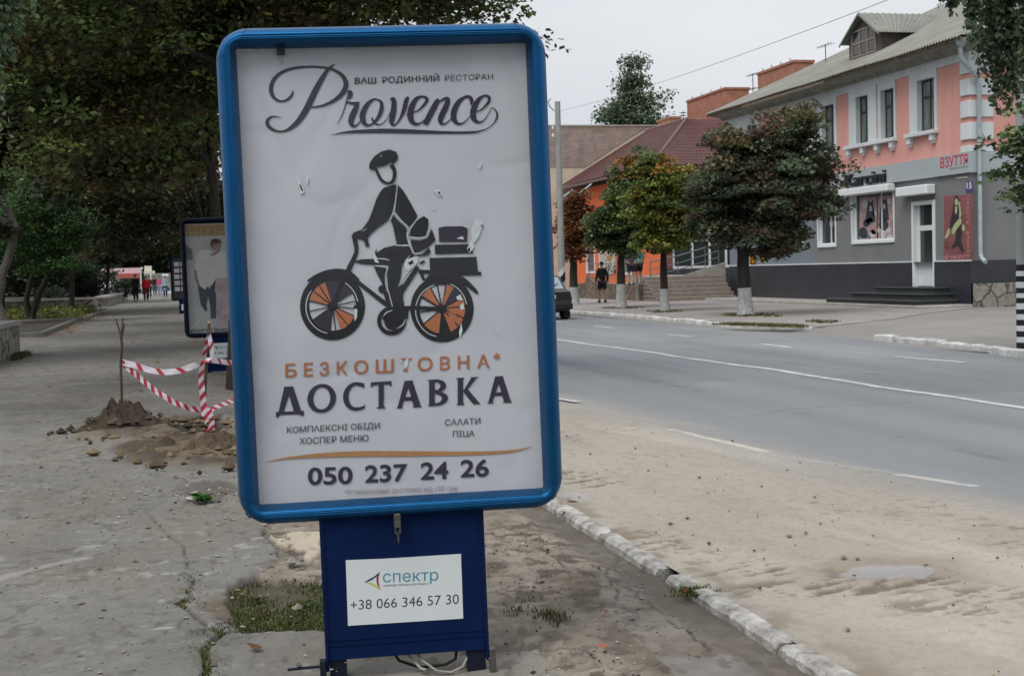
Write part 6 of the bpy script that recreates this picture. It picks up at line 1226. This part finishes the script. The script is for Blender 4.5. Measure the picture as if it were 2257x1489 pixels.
# ---------------------------------------------------------------- sticks and barrier tape
m_stick = mat('peeled_stick', (.085, .06, .042), .9, .35, 20, .6, 60); m_cut = mat('fresh_cut_wood', (.42, .33, .19), .8)
s1b = onz(268, 925); Y1 = s1b[1]
def at1(px, py, Y): return ony(px, py, Y)
k1 = thing('forked_stick', 'forked branch stuck in the earth heap holding the barrier tape', 'stick', s1b)
b = MB(); b.tube([(s1b[0], Y1, -.1), at1(268, 860, Y1), at1(266, 800, Y1), at1(269, 765, Y1), at1(267, 738, Y1)], [.015, .0145, .014, .014, .015], 8)
b.build('stem', m_stick, k1, True)
for pp in ([(267, 742), (261, 722), (255, 702)], [(267, 742), (269, 720), (271, 700)], [(268, 745), (273, 722), (274, 712)]):
    b = MB(); b.tube([at1(x, y, Y1) for x, y in pp], [.012, .009, .008], 7); b.build('branch', m_stick, k1, True)
s2b = onz(449, 915); Y2 = s2b[1]
k2 = thing('wooden_stake', 'leaning wooden stake with a fresh cut tip wrapped in barrier tape', 'stake', s2b)
b = MB(); b.tube([(s2b[0], Y2, -.1), at1(452, 850, Y2), at1(456, 780, Y2), at1(461, 712, Y2)], [.018, .018, .017, .016], 8); st_ = b.build('shaft', m_stick, k2, True)
b = MB(); b.tube([at1(461, 712.4, Y2), at1(461.3, 707, Y2)], [.0165, .015], 8); b.build('cut_tip', m_cut, st_, True)
m_tr, m_tw = mat('tape_red', (.42, .025, .05), .45, .1, 20, spec=.4), mat('tape_white', (.62, .58, .62), .45, .08, 20, spec=.4)
tp = MB()
def tape(pts, w=.075, period=.20, phase=0.0, tw=0.0, red=.5, twl=0.0):
    """ribbon through world points; (x, y, z, tilt) with stripes running across at a slant"""
    P = [Vector(p[:3]) for p in pts]; out_ = []; n = len(P)
    for i in range(n-1):
        a = P[max(i-1, 0)]; b_ = P[i]; c = P[i+1]; d = P[min(i+2, n-1)]
        for j in range(14):
            t = j/14; out_.append(.5*((2*b_)+(c-a)*t+(2*a-5*b_+4*c-d)*t*t+(3*b_-a-3*c+d)*t**3))
    out_.append(P[-1]); s = [0]
    for a, c in zip(out_[:-1], out_[1:]): s.append(s[-1]+(c-a).length)
    def at(q):
        q = min(max(q, 0), s[-1]); k = 0
        while k < len(s)-2 and s[k+1] < q: k += 1
        f = (q-s[k])/max(s[k+1]-s[k], 1e-6); return out_[k].lerp(out_[k+1], f), (out_[k+1]-out_[k]).normalized()
    q = 0.0; step = period/8; prev = None; k = 0; view = Vector((-.1, -1, .05))
    while q <= s[-1]+1e-6:
        p, t = at(q); sd = t.cross(view).normalized(); a = tw+twl*math.sin(q*4.2+phase*9); ca, sa = math.cos(a), math.sin(a); nn = sd.cross(t); sd2 = sd*ca+nn*sa
        cur = [p+sd2*(w/2*f)+Vector((0, .004*math.sin(q*30+f*3), 0))+t*(.03*f) for f in (-1, -.33, .33, 1)]
        if prev: 
            mi = 0 if ((q+phase)/period) % 1 < red else 1
            tp.add(prev+cur, [(j, j+1, 5+j, 4+j) for j in range(3)], mi, True)
        prev = cur; q += step
def W1(px, py, Y=None): return ony(px, py, Y if Y else Y1)
def WL(px, py, f): return ony(px, py, Y1+(Y2-.03-Y1)*f)
tape([WL(268, 797, 0), WL(300, 806, .2), WL(345, 818, .45), WL(390, 817, .7), WL(440, 801, 1)], .066, .22, .05, .1, .3, .25)
tape([WL(270, 801, 0), WL(300, 825, .15), WL(345, 862, .4), WL(400, 893, .7), WL(452, 906, 1)], .058, .10, .0, .0, .5, .35)
Yf = Y2-.06
tape([W1(459, 740, Yf), W1(452, 775, Yf), W1(446, 800, Yf), W1(443, 830, Yf), W1(446, 865, Yf), W1(450, 905, Yf), W1(455, 950, Yf-.05), W1(458, 988, Yf-.08)], .068, .12, .08, .5, .45, .5)
tape([W1(461, 742, Yf-.01), W1(466, 765, Yf-.02), W1(468, 790, Yf-.02)], .06, .2, .12, .7, .3)
tape([W1(460, 905, Yf-.03), W1(466, 935, Yf-.05), W1(464, 965, Yf-.07), W1(461, 990, Yf-.08)], .075, .085, .0, .2, .55, .2)
tape([W1(455, 792, Yf), W1(480, 795, Yf+.2), W1(520, 800, Yf+.5), W1(620, 806, Yf+1.4)], .06, .2, .15, .1, .35)
tape([W1(458, 905, Yf-.02), W1(480, 895, Yf+.1), W1(520, 880, Yf+.4), W1(600, 850, Yf+1.2)], .05, .13, .05, .2, .5)
tape([W1(462, 908, Yf-.02), W1(468, 935, Yf-.02), W1(478, 949, Yf), W1(500, 945, Yf+.1), W1(540, 940, Yf+.3)], .04, .16, .1, .6, .4)
tape([W1(446, 798, Yf-.02), W1(456, 792, Yf-.03), W1(462, 786, Yf-.02)], .05, .1, .0, .3, .5)
tag(tp.build('barrier_tape', [m_tr, m_tw]), 'red and white striped barrier tape sagging between the two sticks', 'tape')
# leafy scrap lying by the rubble
lw = onz(445, 1106); t = thing('green_leaf_clump', 'torn bright green burdock leaves lying on the walkway by the rubble', 'leaves', lw); rng = np.random.default_rng(71)
P = np.array([(lw[0]+rng.normal(0, .035), lw[1]+rng.normal(0, .05), .03+rng.uniform(0, .02)) for _ in range(26)]); V, F, col = leafcloud(rng, P, 1, .01, .3, .085, .06, palette(rng, [(.055, .15, .02), (.04, .11, .02), (.07, .17, .03)], 26), droop=.1, flat=2); V[:, 2] = np.maximum(V[:, 2], .006); np_mesh('leaves', V-np.array(lw), F, m_leaf, col, t)
P = np.array([(onz(x, y)[0], onz(x, y)[1], .02) for x, y in ((412, 1102), (420, 1103), (428, 1090), (474, 1103), (480, 1106), (503, 1118), (440, 1112))]); V, F, col = leafcloud(rng, P, 1, .005, .3, .055, .04, palette(rng, [(.46, .44, .33), (.52, .50, .40)], 7), droop=.1, flat=2); V[:, 2] = np.maximum(V[:, 2], .008); np_mesh('withered_leaves', V-np.array(lw), F, m_leaf, col, t)
# ---------------------------------------------------------------- poles and wires
m_cp = mat('concrete_pole', (.30, .31, .30), .85, .12, 4, .3, 40); m_bw1 = mat('pole_black', (.012, .013, .02), .6, .2, 10); m_bw2 = mat('pole_white', (.58, .60, .62), .6, .15, 10)
def pole(name, label, x, y, zt, r0, r1, bands, cat='pole', slant=0.0, zb=0.0):
    t = thing(name, label, cat, (x, y, zb)); b = MB(); b.tube([(x, y, zb-.1), (x, y, zt*.5), (x, y, zt)], [r0, (r0+r1)/2, r1], 18); p = b.build('shaft', m_cp, t, True)
    b = MB(); n = len(bands)-1
    for i in range(n):
        rr = r0-(r0-r1)*bands[i]/zt+.004; V = []
        for k in range(25):
            a = 2*math.pi*k/24; dz = slant*r0*math.cos(a); V += [(x+rr*math.cos(a), y+rr*math.sin(a), bands[i]+dz), (x+rr*math.cos(a), y+rr*math.sin(a), bands[i+1]+dz)]
        b.add(V, [(2*k, 2*k+2, 2*k+3, 2*k+1) for k in range(24)], i % 2, True)
    b.build('painted_bands', [m_bw1, m_bw2], p, True); return t
pp = onz(2254, 768); bs = [ony(2250, q, pp[1])[2] for q in (764, 754, 742, 729, 717, 704, 692, 681, 668, 656, 646, 634, 621, 608, 597, 583)]
bs[0] = .0
pole('striped_pole', 'thick concrete pole ringed with many black and white bands at the yard corner', onz(2238, 768)[0]+.125, pp[1], 7.2, .125, .10, bs)
lp = pole('lamp_pole', 'tall grey concrete pole with insulators beside the parked black car', 12.17, 43.0, 6.9, .118, .09, [.4, .7, 1.0, 1.28, 1.5], slant=1.1)
b = MB(); b.tube([(12.05, 43, 6.6), (11.9, 43, 6.75), (11.85, 43, 6.9), (11.95, 43, 7.0)], .02, 5); b.build('bracket', m_cp, lp, True)
for dz in (.0, .25):
    b = MB(); b.tube([(11.95, 42.85, 5.75+dz), (11.95, 42.85, 5.85+dz)], [.05, .03], 8); b.build('insulator', m_whitew, lp, True)
wA = Vector((12.25, 43, 6.6)); wB = Vector(onpl(1962, -2, (0, 1, 0), 15.5)); b = MB()
b.tube([tuple(wA.lerp(wB, i/24)-Vector((0, 0, .12*4*(i/24)*(1-i/24)))) for i in range(25)], .0048, 5); tag(b.build('overhead_cable', m_cable), 'thin dark overhead cable rising from the concrete pole across the sky', 'cable')
# ---------------------------------------------------------------- low walls
b = MB(); wl = [(-3.30, 30.1), (-3.95, 30.2), (-4.3, 20.0), (-3.68, 20.0)]
t = thing('low_stone_wall', 'near end of a low rubble wall with a concrete cap at the walkway edge', 'wall', (-3.6, 27, 0))
b.prism([(x, y, -.1) for x, y in wl], (0, 0, .72)); b.build('masonry', m_stone, t, True)
b = MB(); b.prism([(-3.25, 30.16, .62), (-4.0, 30.26, .62), (-4.35, 20, .62), (-3.63, 20, .62)], (0, 0, .09)); b.build('cap', m_conc, t, True)
t = thing('long_low_wall', 'long low grey stone wall with a concrete cap in front of the bushes', 'wall', (-8, 79, 0))
b = MB(); b.box((-30, 78.7, -.1), (-4.7, 79.2, .46)); b.prism([(-4.7, 78.72, -.1), (-4.05, 81.0, -.1), (-3.9, 108, -.1), (-4.6, 108, -.1), (-4.7, 79.2, -.1)], (0, 0, .56)); b.box((-30, 79.2, .1), (-4.7, 108, .40), 1); b.build('masonry', [m_stone, MATS['bed_soil']], t, True)
b = MB(); b.box((-30, 78.62, .46), (-4.72, 79.24, .57)); b.prism([(-4.72, 78.62, .462), (-3.98, 81.0, .462), (-3.84, 108, .462), (-4.66, 108, .462), (-4.72, 79.2, .462)], (0, 0, .11)); b.build('cap', m_conc, t, True)
# ---------------------------------------------------------------- kiosks beyond the end of the walkway
m_kw = mat('kiosk_white', (.80, .81, .86), .6, .06, 2); m_kr = mat('kiosk_red', (.42, .12, .10), .6, .15, 3)
KY = 150.0
def kp(px, py, Y=KY): return ony(px, py, Y)
def kbox(b, px0, py0, px1, py1, Y, d=.3, mi=0):
    p, q = kp(px0, py0, Y), kp(px1, py1, Y); b.box((p[0], Y, min(p[2], q[2])), (q[0], Y+d, max(p[2], q[2])), mi)
t = thing('market_kiosk', 'white market kiosk with a red awning beyond the small V trunked tree', 'kiosk', (kp(290, 640)[0], KY, 0))
b = MB(); kbox(b, 215, 600, 312, 655, KY+.4, 4); b.build('wall', m_kw, t, True)
b = MB(); kbox(b, 258, 603, 312, 612, KY-.8, 1.1); kbox(b, 304, 608, 310, 632, KY, .3); b.build('awning', m_kr, t, True)
b = MB(); kbox(b, 215, 592, 312, 602, KY, 3); b.build('roof', mat('kiosk_pink', (.62, .47, .50), .7), t, True)
for a, c in ((274, 283), (286, 295), (297, 303)):
    b = MB(); kbox(b, a, 617, c, 632, KY+.2, .15); b.build('window', m_pane, t, True)
t = thing('bus_shelter', 'pale open shelter with white column at the far end of the walkway', 'shelter', (kp(340, 640, 140)[0], 140, 0))
b = MB(); kbox(b, 317, 597, 341, 603, 140, 2.5); kbox(b, 318, 586, 334, 597, 140.5, 1.5); b.build('roof', mat('shelter_cream', (.62, .60, .50), .7), t, True)
b = MB(); kbox(b, 331, 603, 335, 655, 140, .3); b.build('column', m_kw, t, True)
b = MB(); kbox(b, 317, 603, 392, 655, 143, .2); b.build('back_wall', mat('shelter_dim', (.25, .25, .22), .8, .3, .8), t, True)
b = MB(); kbox(b, 319, 642, 395, 655, 141, .3); b.build('bench_wall', m_kw, t, True)
t = thing('street_lamp', 'slim pale street lamp with angled head behind the woman in red', 'street lamp', (kp(312, 657, 112)[0], 112, 0))
b = MB(); p = kp(312, 657, 112); q = kp(310, 594, 112); b.tube([(p[0], 112, -.05), (q[0], 112, q[2])], [.08, .06], 8); b.build('pole', m_whitew, t, True)
b = MB(); h = kp(315, 590, 112); b.tube([(q[0], 112, q[2]), (h[0], 112, h[2])], [.07, .10], 6); b.build('lamp_head', m_whitew, t, True)
t = thing('sign_post', 'white T shaped post near the person with the blue bag', 'post', (kp(363, 655, 135)[0], 135, 0)); b = MB(); p = kp(363, 655, 135); q = kp(363, 607, 135); b.tube([(p[0], 135, -.05), (q[0], 135, q[2])], .09, 6); b.build('pole', m_kw, t, True); b = MB(); kbox(b, 357, 604, 371, 608, 135, .2); b.build('crossbar', m_kw, t, True)
# ---------------------------------------------------------------- people
def skin(name, J, E, rad, m, par, sub=2):
    me = bpy.data.meshes.new(name); me.from_pydata(J, E, []); o = bpy.data.objects.new(name, me); C.objects.link(o); me.materials.append(m)
    sk = o.modifiers.new('Skin', 'SKIN'); sk.use_smooth_shade = True
    if not me.skin_vertices: me.skin_vertices.new() if hasattr(me.skin_vertices, 'new') else None
    for i, v in enumerate(me.skin_vertices[0].data): r = rad[i]; v.radius = r if hasattr(r, '__len__') else (r, r); v.use_root = (i == 0)
    ss = o.modifiers.new('Subdivision', 'SUBSURF'); ss.levels = sub; ss.render_levels = sub
    o.parent = par; return o
m_skin = mat('skin', (.36, .22, .165), .6, .06, 10)
def cloth(n, c): return mat(n, c, .85, .18, 18, .3, 60)
def person(label, loc, face, top, bottom, hair, h=1.72, stride=.0, topc='shirt', hem=.50, leglen='trousers', arm=(0, 0), shoe=None, bag=None, group=None, detail=True, long_hair=False, sleeve=1.0):
    """stands on loc, facing the angle face (0 = away from the camera); all joints in the person's own frame, y forward"""
    t = thing('person', label, 'person', loc, face, group); k = h/1.75; S = lambda *p: tuple(q*k for q in p)
    s = stride
    J = [S(0, 0, .95), S(0, 0, 1.12), S(0, .01, 1.34), S(0, .01, 1.46), S(0, .02, 1.53), S(0, .025, 1.60), S(0, .03, 1.68), S(0, .02, 1.735)]; rd = [(.15, .105), (.135, .095), (.165, .105), (.08, .07), (.052, .055), (.070, .085), (.078, .098), (.05, .06)]
    E = [(i, i+1) for i in range(7)]
    def add(j, r, to): J.append(j); rd.append(r); E.append((to, len(J)-1)); return len(J)-1
    for sd, ph in ((-1, 1), (1, -1)):
        a = add(S(sd*.17, .0, 1.42), (.062, .062), 3); b_ = add(S(sd*.225, -.03+arm[0]*ph, 1.16), (.045, .045), a); c = add(S(sd*.235, .06+arm[0]*1.6*ph+arm[1], .93), (.034, .034), b_); d = add(S(sd*.235, .09+arm[0]*1.8*ph+arm[1], .84), (.042, .025), c)
        a = add(S(sd*.09, .0, .88), (.095, .10), 0); b_ = add(S(sd*.095, .05+s*.5*ph, .50), (.060, .066), a); c = add(S(sd*.09, -.02+s*ph, .10+max(0, -ph*s)*.25), (.042, .046), b_); d = add(S(sd*.10, .12+s*ph, .045+max(0, -ph*s)*.12), (.042, .035), c)
    rd = [(a*k, b_*k) for a, b_ in rd]
    skin('body', J, E, rd, m_skin, t)
    # shirt or coat: torso and sleeves a little wider than the body
    g = 1.12; J2 = [J[1], J[2], J[3], S(0, 0, hem*1.75*.5+.0) if hem < .5 else S(0, 0, .93)]
    J2 = [J[2], J[1], S(0, 0, hem), J[3]]; r2 = [(rd[2][0]*1.1, rd[2][1]*1.2), (rd[1][0]*1.25, rd[1][1]*1.3), ((.185 if hem < .8 else .17)*k, .14*k), (rd[3][0]*1.1, rd[3][1]*1.1)]; E2 = [(0, 1), (1, 2), (0, 3)]
    for a in (8, 16):
        i0 = len(J2); el = J[a+1]; wr = tuple(el[q]+(J[a+2][q]-el[q])*max(0, (sleeve-.5)*2) for q in range(3)); J2 += [J[a], el, wr]; r2 += [(.078*k, .078*k), (.062*k, .062*k), (.050*k, .050*k)]; E2 += [(3, i0), (i0, i0+1), (i0+1, i0+2)]
    skin(topc, J2, E2, r2, top, t)
    J3 = [J[0]]; r3 = [(.165*k, .12*k)]; E3 = []
    for a in (12, 20):
        i0 = len(J3); hip, kn, an = J[a], J[a+1], J[a+2]
        if leglen == 'shorts': kn2 = tuple(hip[q]+(kn[q]-hip[q])*.86 for q in range(3)); J3 += [hip, kn2]; r3 += [(.112*k, .118*k), (.100*k, .105*k)]; E3 += [(0, i0), (i0, i0+1)]
        else: J3 += [hip, kn, (an[0], an[1], an[2]+.01)]; r3 += [(.105*k, .112*k), (.075*k, .082*k), (.060*k, .066*k)]; E3 += [(0, i0), (i0, i0+1), (i0+1, i0+2)]
    skin(leglen, J3, E3, r3, bottom, t)
    for a in (14, 22):
        p, q = J[a], J[a+1]; b = MB(); b.loft([[(p[0]+.05*k*math.cos(w)*f, y, max(z0+.05*k*math.sin(w)*f2, 0.0)) for w in [2*math.pi*i/8 for i in range(8)]] for y, z0, f, f2 in ((p[1]-.075*k, q[2], .7, .8), (p[1], q[2]+.01, 1, 1.3), (p[1]+.10*k, q[2], 1, .9), (p[1]+.19*k, q[2]-.01, .6, .5))]); b.build('shoe', shoe or m_black, t)
    b = MB(); hc = J[6]; 
    b.ball((hc[0], hc[1]-.022*k, hc[2]+.025*k), (.088*k, .098*k, .088*k), 12, 7)
    if long_hair: b.ball((hc[0], hc[1]-.06*k, hc[2]-.10*k), (.085*k, .055*k, .14*k), 10, 6)
    b.build('hair', hair, t)
    if detail:
        b = MB(); f = J[5]; b.ball((0, f[1]+.098*k, f[2]+.045*k), (.013*k, .018*k, .02*k), 6, 4); 
        for sd in (-1, 1): b.ball((sd*.082*k, f[1]+.0, f[2]+.05*k), (.012*k, .022*k, .03*k), 6, 4)
        b.build('face_features', m_skin, t)
        b = MB()
        for sd in (-1, 1): b.ball((sd*.03*k, f[1]+.092*k, f[2]+.07*k), (.013*k, .008*k, .007*k), 6, 4)
        b.ball((0, f[1]+.092*k, f[2]-.005*k), (.022*k, .008*k, .005*k), 6, 4); b.build('eyes_and_mouth', m_black, t)
        for sd, a in ((-1, 11), (1, 19)):
            p = J[a]; b = MB()
            for q in range(4): b.tube([(p[0]+sd*(.004)*k, p[1]+(-.022+.015*q)*k, p[2]-.01*k), (p[0]-sd*.002*k, p[1]+(-.022+.016*q+.006)*k, p[2]-(.06+.012*(q in (1, 2)))*k), (p[0]-sd*.012*k, p[1]+(-.018+.016*q+.012)*k, p[2]-(.095+.014*(q in (1, 2)))*k)], [.0085*k, .008*k, .006*k], 6)
            b.tube([(p[0], p[1]+.028*k, p[2]+.01*k), (p[0]-sd*.02*k, p[1]+.05*k, p[2]-.03*k)], [.009*k, .007*k], 6); b.build('fingers', m_skin, t)
    if bag: bag(t, k, J)
    return t
hb, hd, hl = mat('hair_black', (.012, .010, .010), .6, .3, 40), mat('hair_brown', (.05, .03, .02), .6, .3, 40), mat('hair_blond', (.24, .17, .09), .6, .3, 40)
cb = cloth('black_cloth', (.012, .012, .014)); cdk = cloth('charcoal_cloth', (.020, .020, .024))
pr_ = onz(1328, 667, .022); person('person walking away on the far pavement in a black sweatshirt and black shorts', pr_, R_(4), cb, cdk, hb, 1.66, .13, hem=.86, leglen='shorts', arm=(.05, .0))
p1 = onz(1392, 628, .70); person('person seen from behind on the terrace in a dark blue top and shorts', p1, R_(-10), cloth('slate_blue_cloth', (.052, .058, .085)), cloth('dark_blue_cloth', (.03, .032, .042)), hl, 1.68, .03, hem=.88, leglen='shorts', sleeve=.6)
p2_ = onz(1407, 627, .70); person('person seen from behind on the terrace in a turquoise top and dark shorts', (p2_[0], p2_[1]-.1, .70), R_(8), cloth('turquoise_cloth', (.10, .42, .40)), cdk, hl, 1.68, .02, hem=.92, leglen='shorts', sleeve=.6)
def handbag(c, sd=1):
    def f(t, k, J): b = MB(); p = J[19 if sd > 0 else 11]; b.box((p[0]-.05+.04*sd, p[1]-.12, p[2]-.30), (p[0]+.05+.04*sd, p[1]+.14, p[2]-.04), 0, .02); b.build('bag', c, t)
    return f
a_ = onz(300, 665); person('person strolling towards us in all black clothes beside a woman in red', a_, R_(176), cb, cb, hb, 1.80, .04, 'jacket', .80, arm=(.02, .10), bag=handbag(cb, -1))
a_ = onz(322.5, 664.5); person('woman in a bright red coat and black leggings walking towards us', a_, R_(184), cloth('red_coat_cloth', (.52, .012, .022)), cb, hb, 1.66, .08, 'coat', .56, arm=(.02, .08), shoe=mat('pale_shoe', (.40, .36, .34), .6), long_hair=True)
a_ = onz(330, 657); person('person in dark clothes walking behind the red coat', a_, R_(180), cloth('dark_red_cloth', (.10, .03, .03)), cb, hb, 1.70, .06, detail=False)
a_ = onz(342, 652); person('person in an open dark jacket over a white shirt far along the walkway', a_, R_(180), cdk, cloth('denim', (.07, .10, .17)), hd, 1.70, .06, 'jacket', .86, detail=False)
a_ = onz(353, 652); person('person in a pink top and pale jeans far along the walkway', a_, R_(178), cloth('pink_cloth', (.58, .10, .20)), cloth('pale_denim', (.25, .32, .42)), hd, 1.70, .08, hem=.90, detail=False)
a_ = onz(365, 656); person('person in pale clothes carrying a dark blue bag far along the walkway', a_, R_(180), cloth('pale_blue_cloth', (.35, .42, .48)), cloth('navy_cloth', (.02, .03, .10)), hb, 1.70, .05, detail=False, bag=handbag(cloth('blue_bag', (.015, .025, .13)), -1))
# ---------------------------------------------------------------- parked car
m_car = mat('black_car_paint', (.010, .011, .013), .22, .1, 4, spec=.5, coat=.6); m_trim = mat('black_plastic', (.014, .014, .015), .7, .2, 20); m_tyre = mat('tyre_rubber', (.016, .016, .016), .9, .2, 20); m_rim = mat('wheel_rim', (.28, .28, .28), .4, .1, 10, metal=.7)
m_carg = mat('car_window', (.26, .32, .36), .10, .15, 2, spec=.8)
car = thing('parked_car', 'black hatchback parked against the far kerb beside the concrete pole', 'car', (10.93, 40.3, -.10)); CX0 = 0
def sec(y, hw, z0, z1, tw=.9, bul=.03):
    return [(-hw*.93, y, z0), (-hw, y, z0+.10), (-hw-bul, y, (z0+z1)*.55), (-hw*.985, y, z1-.06), (-hw*tw, y, z1), (hw*tw, y, z1), (hw*.985, y, z1-.06), (hw+bul, y, (z0+z1)*.55), (hw, y, z0+.10), (hw*.93, y, z0)]
b = MB(); b.loft([sec(0, .70, .32, .86, .88, .0), sec(.06, .775, .27, .90), sec(.5, .795, .22, .93), sec(2.0, .80, .22, .93), sec(2.9, .795, .22, .90), sec(3.7, .76, .25, .78), sec(3.95, .68, .32, .66, .85, 0)], 0, True); b.build('body', m_car, car)
b = MB()
def gh(y, hw, z, hz): return [(-hw, y, z), (-hw*.80, y, hz), (hw*.80, y, hz), (hw, y, z)]
b.loft([[(-.70, .12, .90), (-.66, .13, .905), (.66, .13, .905), (.70, .12, .90)], [(-.70, .50, .93), (-.575, .62, 1.33), (.575, .62, 1.33), (.70, .50, .93)], [(-.72, 1.0, .93), (-.58, .95, 1.36), (.58, .95, 1.36), (.72, 1.0, .93)], [(-.72, 2.0, .93), (-.58, 1.9, 1.37), (.58, 1.9, 1.37), (.72, 2.0, .93)], [(-.70, 2.9, .90), (-.66, 2.85, .91), (.66, 2.85, .91), (.70, 2.9, .90)]], 0, False); b.build('cabin', m_car, car)
b = MB(); b.poly([(-.585, .185, .952), (.585, .185, .952), (.50, .575, 1.315), (-.50, .575, 1.315)]); b.build('rear_window', m_carg, car)
b = MB(); b.tube([(.05, .17, .945), (.2, .24, 1.0), (.42, .32, 1.12)], .012, 5); b.build('wiper', m_trim, car)
for sx_ in (-1, 1):
    b = MB(); b.poly([(sx_*.713, .72, .96), (sx_*.713, 1.75, .96), (sx_*.595, 1.75, 1.33), (sx_*.595, .85, 1.33)][::sx_]); b.build('side_window', m_carg, car)
    b = MB(); b.box((sx_*.40, -.012, .66), (sx_*.71, .05, .80), 0, .01); l_ = b.build('tail_light', mat('tail_red', (.10, .010, .012), .3), car); b = MB(); b.box((sx_*.41, -.018, .685), (sx_*.52, -.013, .725)); b.build('reversing_lamp', mat('clear_lamp', (.45, .40, .38), .3), l_)
    for yy in (.62, 3.2):
        b = MB(); b.tube([(sx_*.62, yy, .275), (sx_*.80, yy, .275)], .275, 22, smooth=False); w_ = b.build('wheel', m_tyre, car); b = MB(); b.tube([(sx_*.795, yy, .275), (sx_*.808, yy, .275)], .17, 18, smooth=False); b.build('rim', m_rim, w_)
    b = MB(); b.box((sx_*.60, .28, .05), (sx_*.80, .30, .26)); b.build('mud_flap', m_trim, car)
b = MB(); b.box((-.79, -.09, .32), (.79, .10, .52), 0, .03); b.build('bumper', m_trim, car)
b = MB(); b.box((-.70, -.02, .62), (.70, .02, .84)); b.build('rear_panel', m_trim, car)
b = MB(); b.box((-.26, -.03, .665), (.26, -.021, .775)); pl_ = b.build('number_plate', m_bw2, car); V, Fc, hh = glyphs('BC', .03, '0'); xm = max(v[0] for v in V); b = MB(); b.add([(.06+.17*v[0]/xm, -.031, .69+.065*v[1]/hh) for v in V], Fc); b.build('plate_letters', m_bw1, pl_)
